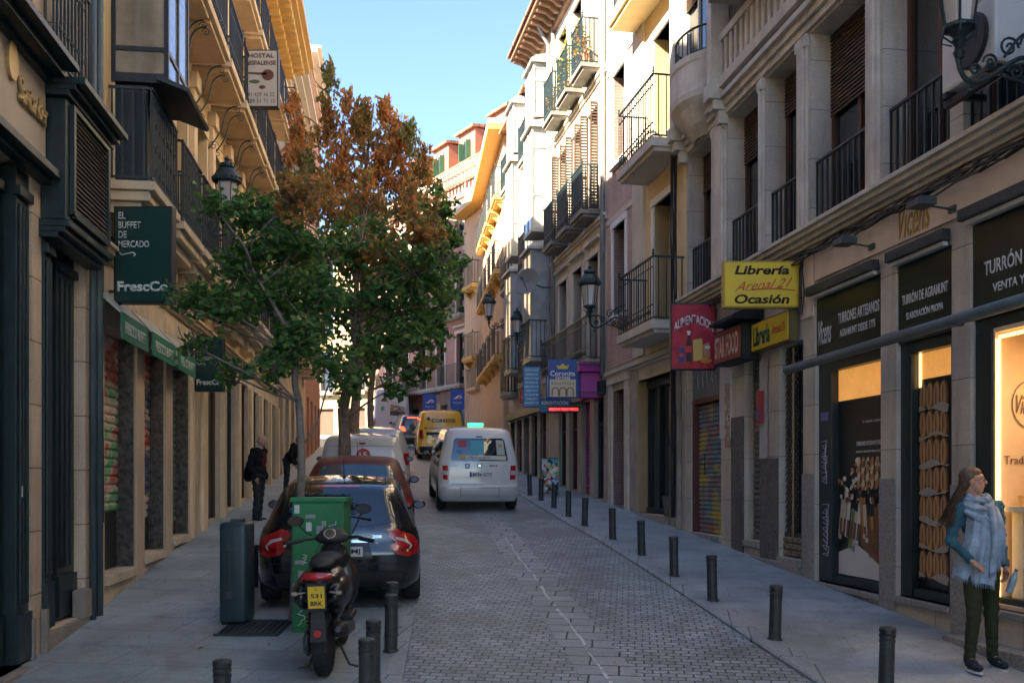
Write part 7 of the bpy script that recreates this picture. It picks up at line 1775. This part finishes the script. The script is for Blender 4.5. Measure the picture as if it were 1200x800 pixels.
    # hair: cap plus long strands blown back
    hm=mat('brown_hair',(.10,.062,.036),rough=.45,var=.5,scale=25,bump=.3,bscale=90)
    H=blob([('e',hf(0,.035,.048),(.082,.088,.082),hR),('e',hf(0,.07,-.005),(.072,.055,.08),hR),('e',hf(0,.0,.072),(.070,.075,.050),hR)],'hair',hm,t,.008,3,.6)
    mb=MB(); r_=random.Random(8)
    for i in range(380):
        sd=r_.choice((-1,1)); a=r_.uniform(0,1)
        p0=hf(sd*r_.uniform(.0,.07),r_.uniform(-.03,.09),.12-.06*a-r_.uniform(0,.05)); 
        p1=hf(sd*r_.uniform(.04,.085),r_.uniform(.05,.10),-.02-.05*a)
        L_=r_.uniform(.6,1.05); p2=V(-.19-.08*r_.random(),.03+r_.uniform(-.04,.08),1.45-.08*r_.random()); p3=V(-.25-.11*r_.random()*L_,.02+r_.uniform(-.06,.09),1.36-.18*L_)
        pts=[]
        for k in range(9):
            u=k/8; pts.append(p0*(1-u)**3+p1*3*u*(1-u)**2+p2*3*u*u*(1-u)+p3*u**3+V(.006*math.sin(u*9+i),.004*math.cos(u*7+i),0))
        mb.tube(pts,[.0028]*6+[.0024,.0018,.001],3,cap=False)
    mb.build('hair_strands',hm,H)
    # face details
    mb=MB(); 
    for sx in(-1,1): mb.ball(hf(sx*.031,-.0765,.012),(.0115,.008,.0075),6,rot=hR)
    e_=mb.build('eyes',flat('eye_white',(.5,.47,.44)),t,smooth=True)
    mb=MB()
    for sx in(-1,1): mb.ball(hf(sx*.031,-.083,.012),(.005,.003,.005),6,rot=hR)
    mb.build('iris',flat('iris_dark',(.03,.02,.015)),e_)
    mb=MB()
    for sx in(-1,1): mb.tube([hf(sx*.016,-.088,.033),hf(sx*.032,-.0875,.038),hf(sx*.048,-.077,.032)],.0026,4)
    mb.build('eyebrow',hm,t)
    mb=MB(); mb.tube([hf(-.02,-.089,-.046),hf(0,-.097,-.044),hf(.02,-.089,-.046)],.0045,5); mb.build('lips',flat('lips',(.36,.13,.11)),t)
    mb=MB()
    for sx in(-1,1):
        mb.tube([hf(sx*(.033+.023*math.cos(2*PI*k/16)),-.098+.004*abs(math.cos(2*PI*k/16)),.010+.019*math.sin(2*PI*k/16)) for k in range(17)],.0022,4)
        mb.tube([hf(sx*.056,-.094,.014),hf(sx*.078,.0,.012)],.002,4)
    mb.tube([hf(-.010,-.1,.013),hf(.010,-.1,.013)],.002,4); mb.build('glasses',flat('glasses_brown',(.05,.025,.015)),t)
    # shoes
    nv=mat('trainer_suede',(.012,.022,.032),rough=.8,var=.3); ws=flat('trainer_white',(.62,.62,.6))
    for a,dx in((aL,0),(aR,.02)):
        c=a+V(dx*.5,-.06,-.045)
        s_=blob([('e',c+V(0,.02,.0),(.045,.10,.042)),('e',c+V(dx*.5,-.07,-.012),(.045,.07,.032)),('e',c+V(0,.0,.012),(.038,.075,.034)),('c',a+V(0,.01,-.02),a+V(0,.01,.025),.046,.044)],'shoe',nv,t,.007,2)
        mb=MB(); pts=[c+V(.046*math.cos(q)*(1 if math.sin(q)>0 else 1)+dx*.3,-.02-.128*math.sin(q)*-1*(-1),-.04) for q in [2*PI*k/24 for k in range(24)]]
        mb.extr(pts,(0,0,-.016)); mb.build('sole',ws,s_)
        mb=MB()
        for k in range(5): mb.tube([c+V(-.022,-.01-.018*k,.036-.007*k),c+V(.022,-.018-.018*k,.036-.007*k)],.0045,4)
        mb.tube([c+V(.041,.03,-.02),c+V(.046,-.0,.01),c+V(.044,-.02,-.02),c+V(.04,-.04,.005)],.005,4); mb.build('laces',ws,s_)
    # bottle in the left hand
    b=thing('water_bottle','small clear water bottle held in the left hand of the woman','bottle',loc=t.location+V(.232,-.055,.725),local=True); b.rotation_euler=(.15,.25,0)
    mb=MB(); mb.lathe([(.0,-.10),(.028,-.098),(.030,-.09),(.028,-.04),(.031,-.035),(.031,.03),(.028,.04),(.014,.075),(.012,.085)],(0,0,0),18,cap=False); mb.build('bottle_body',mat('clear_bottle_plastic',(.30,.42,.48),rough=.1,bump=.05,bscale=30,var=.3),b,smooth=True)
    mb=MB(); mb.lathe([(0,.105),(.015,.105),(.015,.085),(0,.085)],(0,0,0),14,cap=False); mb.build('cap',flat('bottle_cap_blue',(.1,.2,.4)),b)
woman()
# ---------------------------------------------------------------- man in black jacket
def man(px,Y,label,h=1.60,face=R(100),jac=(.012,.012,.014),trc=(.03,.034,.038),bend=0,hair=None,bag=True,inner=(.12,.01,.015),dz=.1):
    X=(px-600)/F*Y; t=thing('person',label,'person',loc=(X,Y,g(Y)+dz),local=True); t.rotation_euler=(0,0,face); s=h/1.75
    S=lambda *a:V(*a)*s; by=-bend
    hd,hf,hR=head_parts(S(0,-.08+by,1.60-abs(bend)*.45),0,R(14),s*1.02)
    hipL,hipR=S(-.09,0,.90),S(.09,0,.90); kL,kR=S(-.10,-.03,.49),S(.10,.02,.49); aL,aR=S(-.10,.02,.09),S(.10,.05,.09)
    ch=S(0,by*.7-.01,1.25-abs(bend)*.2); sL,sR=ch+S(-.2,0,.15),ch+S(.2,0,.15)
    eL,eR=ch+S(-.26,.07,-.14),ch+S(.26,.07,-.14); wL,wR=ch+S(-.22,-.05,-.38),ch+S(.22,-.05,-.38)
    body=[*hd,('c',ch+S(0,0,.17),hf(0,.03,-.07),.056*s,.054*s),('e',ch,S(.17,.11,.2)),('e',S(0,by*.3,1.0),S(.15,.11,.16)),('e',S(0,0,.92),S(.16,.11,.11)),
     ('c',hipL,kL,.09*s,.056*s),('c',kL,aL,.054*s,.036*s),('c',hipR,kR,.09*s,.056*s),('c',kR,aR,.054*s,.036*s),
     ('c',sL,eL,.05*s,.04*s),('c',eL,wL,.038*s,.026*s),('c',sR,eR,.05*s,.04*s),('c',eR,wR,.038*s,.026*s)]
    body+=hand_parts(wL,(.1,-.3,-1),1,(1,0,0),.5,s*.9)+hand_parts(wR,(-.1,-.3,-1),-1,(-1,0,0),.5,s*.9)
    blob(body,'body',skinM,t,.016,3,.5)
    blob([('e',S(0,0,.93),S(.17,.12,.12)),('c',hipL,kL,.10*s,.075*s),('c',kL,aL+S(0,0,.02),.072*s,.062*s),('c',hipR,kR,.10*s,.075*s),('c',kR,aR+S(0,0,.02),.072*s,.062*s)],'trousers',cloth('man_trousers_%d'%int(px),trc),t,.016,3,.5,lambda c:.006*math.sin(c.z*50+c.x*20))
    blob([('e',ch,S(.195,.135,.22)),('e',S(0,by*.3+.01,1.0),S(.185,.135,.18)),('c',sL,sR,.07*s,.07*s),('c',sL,eL,.072*s,.062*s),('c',eL,wL,.06*s,.045*s),('c',sR,eR,.072*s,.062*s),('c',eR,wR,.06*s,.045*s)],'jacket',cloth('man_jacket_%d'%int(px),jac),t,.016,3,.5,lambda c:.006*math.sin(c.z*45+c.x*30))
    blob([('e',ch+S(0,-.075,-.03),S(.09,.07,.2))],'jumper',cloth('jumper_%d'%int(px),inner),t,.015,2)
    mb=MB(); mb.lathe([(.066*s,-.02),(.07*s,.02)],ch+S(0,-.02,.23),16,axis=(0,-.35,1),cap=False); mb.build('collar',flat('shirt_collar',(.5,.5,.5)),t)
    for a in(aL,aR): blob([('e',a+S(0,-.05,-.05),S(.045,.13,.038))],'shoe',flat('black_shoe',(.01,.01,.01)),t,.012,2)
    if hair: blob([('e',hf(0,.035,.045),(.084*s,.09*s,.085*s),hR),('e',hf(0,.06,-.01),(.074*s,.06*s,.07*s),hR)],'hair',mat('hair_%d'%int(px),hair,rough=.6,var=.4,scale=20),t,.012,2)
    else:
        mb=MB()
        for sx in(-1,1): mb.ball(hf(sx*.07,.035,-.02),(.012*s,.04*s,.03*s),6,rot=hR)
        mb.ball(hf(0,.095,-.03),(.06*s,.018*s,.028*s),6,rot=hR); mb.build('hair',flat('grey_fringe_hair',(.3,.28,.26)),t,smooth=True)
    mb=MB()
    for sx in(-1,1): mb.ball(hf(sx*.031,-.0765,.012),(.011*s,.008*s,.007*s),6,rot=hR)
    mb.build('eyes',flat('eye_dark',(.06,.04,.03)),t)
    if bag:
        b=thing('shoulder_bag','black bag slung behind the back of the bald man','bag',loc=t.location+Matrix.Rotation(face,3,'Z')@S(.06,.24,.98),local=True); b.rotation_euler=(0,0,face)
        blob([('e',(0,0,0),S(.15,.08,.17)),('e',(0,.02,-.08),S(.14,.085,.11))],'bag_body',cloth('black_bag',(.01,.01,.011)),b,.015,2)
        mb=MB(); mb.tube([S(-.08,-.02,.12),S(-.16,-.15,.42),S(-.13,-.2,.5)],.012,5); mb.build('strap',black,b)
    return t
man(303,17.9,'bald man in a black jacket and grey trousers standing on the left pavement',h=1.60,face=R(75))
man(336,23.5,'person in a dark jacket bending forward farther up the left pavement by the tree trunk',h=1.5,face=R(95),bend=.28,hair=(.25,.12,.05),bag=False,inner=(.2,.02,.02))
# ---------------------------------------------------------------- scooter
def scooter():
    Y=7.72; X=(375-600)/F*Y
    t=thing('scooter','black motor scooter with a yellow number plate parked in front of the green cabinet','scooter',loc=(X,Y,g(Y)+.035),local=True)
    t.scale=(1.04,1,.99); t.rotation_euler=(Matrix.Rotation(.05,4,'Z')@Matrix.Rotation(math.atan(SL),4,'X')@Matrix.Rotation(-.03,4,'Y')).to_euler()
    bk=mat('scooter_black_plastic',(.010,.011,.012),rough=.28,var=.3,coat=.5,bump=.02); mk_=mat('scooter_matt_plastic',(.022,.023,.024),rough=.55,bump=.15,bscale=90); al=mat('scooter_alloy',(.16,.17,.18),rough=.4,metal=.7,bump=.1)
    def tyre_(y,r,name):
        m=MB(); m.lathe([(r*.6,-.05),(r*.88,-.062),(r*.96,-.05),(r,-.02),(r*1.005,0),(r,.02),(r*.96,.05),(r*.88,.062),(r*.6,.05)],(0,y,r),36,axis=(1,0,0)); o=m.build(name,tyre,t,smooth=False)
        m=MB()
        for k in range(44):
            a=2*PI*k/44; sg=1 if k%2 else -1; c=V(sg*.022,y+math.cos(a)*r*1.0,r+math.sin(a)*r*1.0); d=V(0,-math.sin(a),math.cos(a)); m.obox(c,(.020,0,0)+V(0,0,0) if False else V(.020,0,0)+d*.006*sg,d*.009,V(0,math.cos(a),math.sin(a))*.006)
        m.build('tread',tyre,o)
        m=MB(); m.lathe([(0,-.03),(r*.6,-.03),(r*.62,.03),(0,.03)],(0,y,r),20,axis=(1,0,0)); m.build('rim',mat('scooter_rim',(.05,.05,.055),rough=.4,metal=.5),o)
    tyre_(.27,.255,'rear_wheel'); tyre_(1.30,.24,'front_wheel')
    # panels
    blob([('e',V(0,.40,.79),(.17,.36,.09)),('e',V(0,.20,.80),(.15,.17,.065)),('e',V(-.13,.36,.67),(.10,.33,.14)),('e',V(.13,.36,.67),(.10,.33,.14)),('e',V(0,.6,.55),(.15,.22,.2)),('e',V(0,.12,.77),(.10,.09,.05))],'tail_body',bk,t,.011,5)
    blob([('e',V(0,.66,.895),(.13,.28,.05)),('e',V(0,.36,.90),(.105,.18,.04)),('e',V(0,.9,.83),(.11,.12,.06))],'seat',mat('seat_vinyl',(.014,.014,.015),rough=.6,bump=.2,bscale=120),t,.011,4)
    blob([('e',V(0,1.12,.62),(.21,.07,.30)),('e',V(0,1.10,.85),(.13,.08,.14)),('e',V(0,1.2,.52),(.17,.10,.22))],'leg_shield',bk,t,.012,5)
    m=MB(); m.box(-.17,.17,.78,1.15,.30,.36); m.build('floor_board',mk_,t,bevel=.02)
    blob([('e',V(0,1.30,.46),(.07,.19,.07)),('e',V(0,1.18,.44),(.07,.08,.08))],'front_mudguard',bk,t,.016,3)
    H=blob([('e',V(.0,1.03,1.02),(.15,.085,.06)),('e',V(0,1.08,1.05),(.12,.09,.06)),('c',V(0,1.08,.8),V(0,1.05,1.0),.06,.07)],'handlebar_cowl',mk_,t,.01,4)
    m=MB(); m.lathe([(0,.0),(.055,.0),(.058,.012),(.05,.02)],V(-.01,.985,1.055),20,axis=(0,-.75,.65)); m.build('instrument_dial',chrome,H)
    m=MB(); m.lathe([(0,.021),(.044,.021)],V(-.01,.985,1.055),20,axis=(0,-.75,.65)); m.build('dial_glass',mirrorm,H)
    m=MB(); m.tube([V(-.13,1.02,1.02),V(-.22,.98,1.02),V(-.27,.94,1.01)],.014,8); m.tube([V(.13,1.02,1.02),V(.22,.98,1.03),V(.27,.94,1.02)],.014,8); m.build('handlebar',black,t)
    for sg in(-1,1):
        m=MB(); m.tube([V(sg*.24,.96,1.015),V(sg*.36,.88,1.0)],.019,10); m.build('grip',mk_,t)
        m=MB(); m.tube([V(sg*.22,1.0,1.02),V(sg*.28,1.0,1.0),V(sg*.38,.93,.975)],[.008,.008,.006],6); m.ball(V(sg*.385,.925,.973),.01,5); m.build('brake_lever',flat('lever_silver',(.5,.5,.5),r=.3),t)
    for sg,mc,zz in((-1,V(-.30,1.02,1.17),0),(1,V(.27,1.04,1.26),0)):
        m=MB(); m.tube([V(sg*.17,1.03,1.05),V(sg*.22,1.05,mc.z-.1),mc],.007,6); o=m.build('mirror_stalk',black,t)
        m=MB(); m.ball(mc+V(0,.012,.01),(.07,.022,.048),9); m.build('mirror_housing',black,o,smooth=True)
        m=MB(); m.extr([(mc.x+.062*math.cos(2*PI*k/18),mc.y-.013,mc.z+.01+.040*math.sin(2*PI*k/18)) for k in range(18)],(0,-.004,0)); m.build('mirror_glass',mirrorm,o)
    # tail light, indicators, plate
    m=MB(); m.ball(V(0,.03,.845),(.125,.055,.036),8); m.build('tail_light',redlens,t,smooth=True)
    for sg in(-1,1):
        m=MB(); m.tube([V(sg*.09,.06,.715),V(sg*.15,.03,.715)],.010,5); m.ball(V(sg*.165,.015,.715),(.028,.018,.018),6); m.build('indicator',flat('indicator_lens',(.32,.27,.22)),t,smooth=True)
    m=MB(); m.box(-.075,.075,.0,.012,.575,.80); m.box(-.05,.05,.012,.10,.70,.80); P_=m.build('plate_holder',mk_,t,bevel=.006)
    m=MB(); m.box(-.062,.062,-.006,-.0005,.60,.775); p=m.build('number_plate',platey,P_)
    TX('C',(0,-.0065,.752),Xr,up,.02,.022,inkk,p,name='plate_number',ex=.001); TX('531',(0,-.0065,.70),Xr,up,.085,.034,inkk,p,name='plate_number',bold=.02,ex=.001); TX('BRK',(0,-.0065,.64),Xr,up,.09,.034,inkk,p,name='plate_number',bold=.02,ex=.001)
    m=MB()
    vs=[]; 
    for k in range(13):
        a=R(20+ k*11); vs.append((.27-math.cos(a)*.285,.255+math.sin(a)*.285))
    m.add([V(s_*.058,y,z) for (y,z) in vs for s_ in(-1,1)]+[V(s_*.058,.27+(y-.27)*1.04,.255+(z-.255)*1.04) for (y,z) in vs for s_ in(-1,1)],
      [(2*i,2*i+1,2*i+3,2*i+2) for i in range(12)]+[(26+2*i,26+2*i+1,26+2*i+3,26+2*i+2) for i in range(12)]+[(2*i,2*i+2,26+2*i+2,26+2*i) for i in range(12)]+[(2*i+1,2*i+3,26+2*i+3,26+2*i+1) for i in range(12)])
    m.extr([V(-.06,-.015,.33),V(.06,-.015,.33),V(.05,.035,.58),V(-.05,.035,.58)],(0,.012,0)); m.build('rear_mudguard',mk_,t,bevel=.003)
    m=MB(); m.lathe([(.032,0),(.030,.012),(0,.013)],V(0,-.016,.40),18,axis=(0,-1,.1)); m.build('reflector',redlens,t)
    # drive case, silencer, shocks, stand
    blob([('e',V(-.115,.42,.27),(.045,.28,.10)),('e',V(-.12,.27,.26),(.04,.11,.11)),('e',V(0,.6,.30),(.11,.14,.12))],'drive_case',al,t,.011,3)
    blob([('c',V(.15,.12,.40),V(.15,.52,.32),.068,.062),('c',V(.15,.12,.40),V(.15,.08,.41),.066,.05)],'silencer',mk_,t,.010,3)
    m=MB(); m.lathe([(.022,0),(.02,.03)],V(.15,.03,.42),12,axis=(0,-1,.1)); m.extr([V(.215,.15,.36),V(.22,.45,.32),V(.22,.45,.40),V(.215,.15,.46)],(.012,0,0)); m.build('silencer_guard',mat('silencer_shield',(.08,.08,.085),rough=.5),t)
    for sg in(-1,):
        m=MB(); pts=[V(sg*.105+.022*math.cos(k*.9),.24+.008*k*.12+.022*math.sin(k*.9),.32+.0045*k) for k in range(66)]; m.tube(pts,.006,4); m.tube([V(sg*.105,.25,.3),V(sg*.105,.33,.66)],.010,6); m.build('shock_absorber',flat('spring_dark_red',(.10,.02,.018)),t)
    m=MB(); m.tube([V(.09,.5,.2),V(.17,.47,.02),V(.24,.46,.0)],.011,6); m.tube([V(-.08,.5,.2),V(-.15,.46,.02),V(-.24,.45,.0)],.011,6); m.build('centre_stand',iron,t)
    m=MB()
    for k in range(3): m.tube([V(-.1+.03*k,1.06,.98),V(-.14+.05*k,1.0,.9),V(-.05+.02*k,1.03,.8)],.005,4)
    m.build('control_cable',cable,t)
scooter()
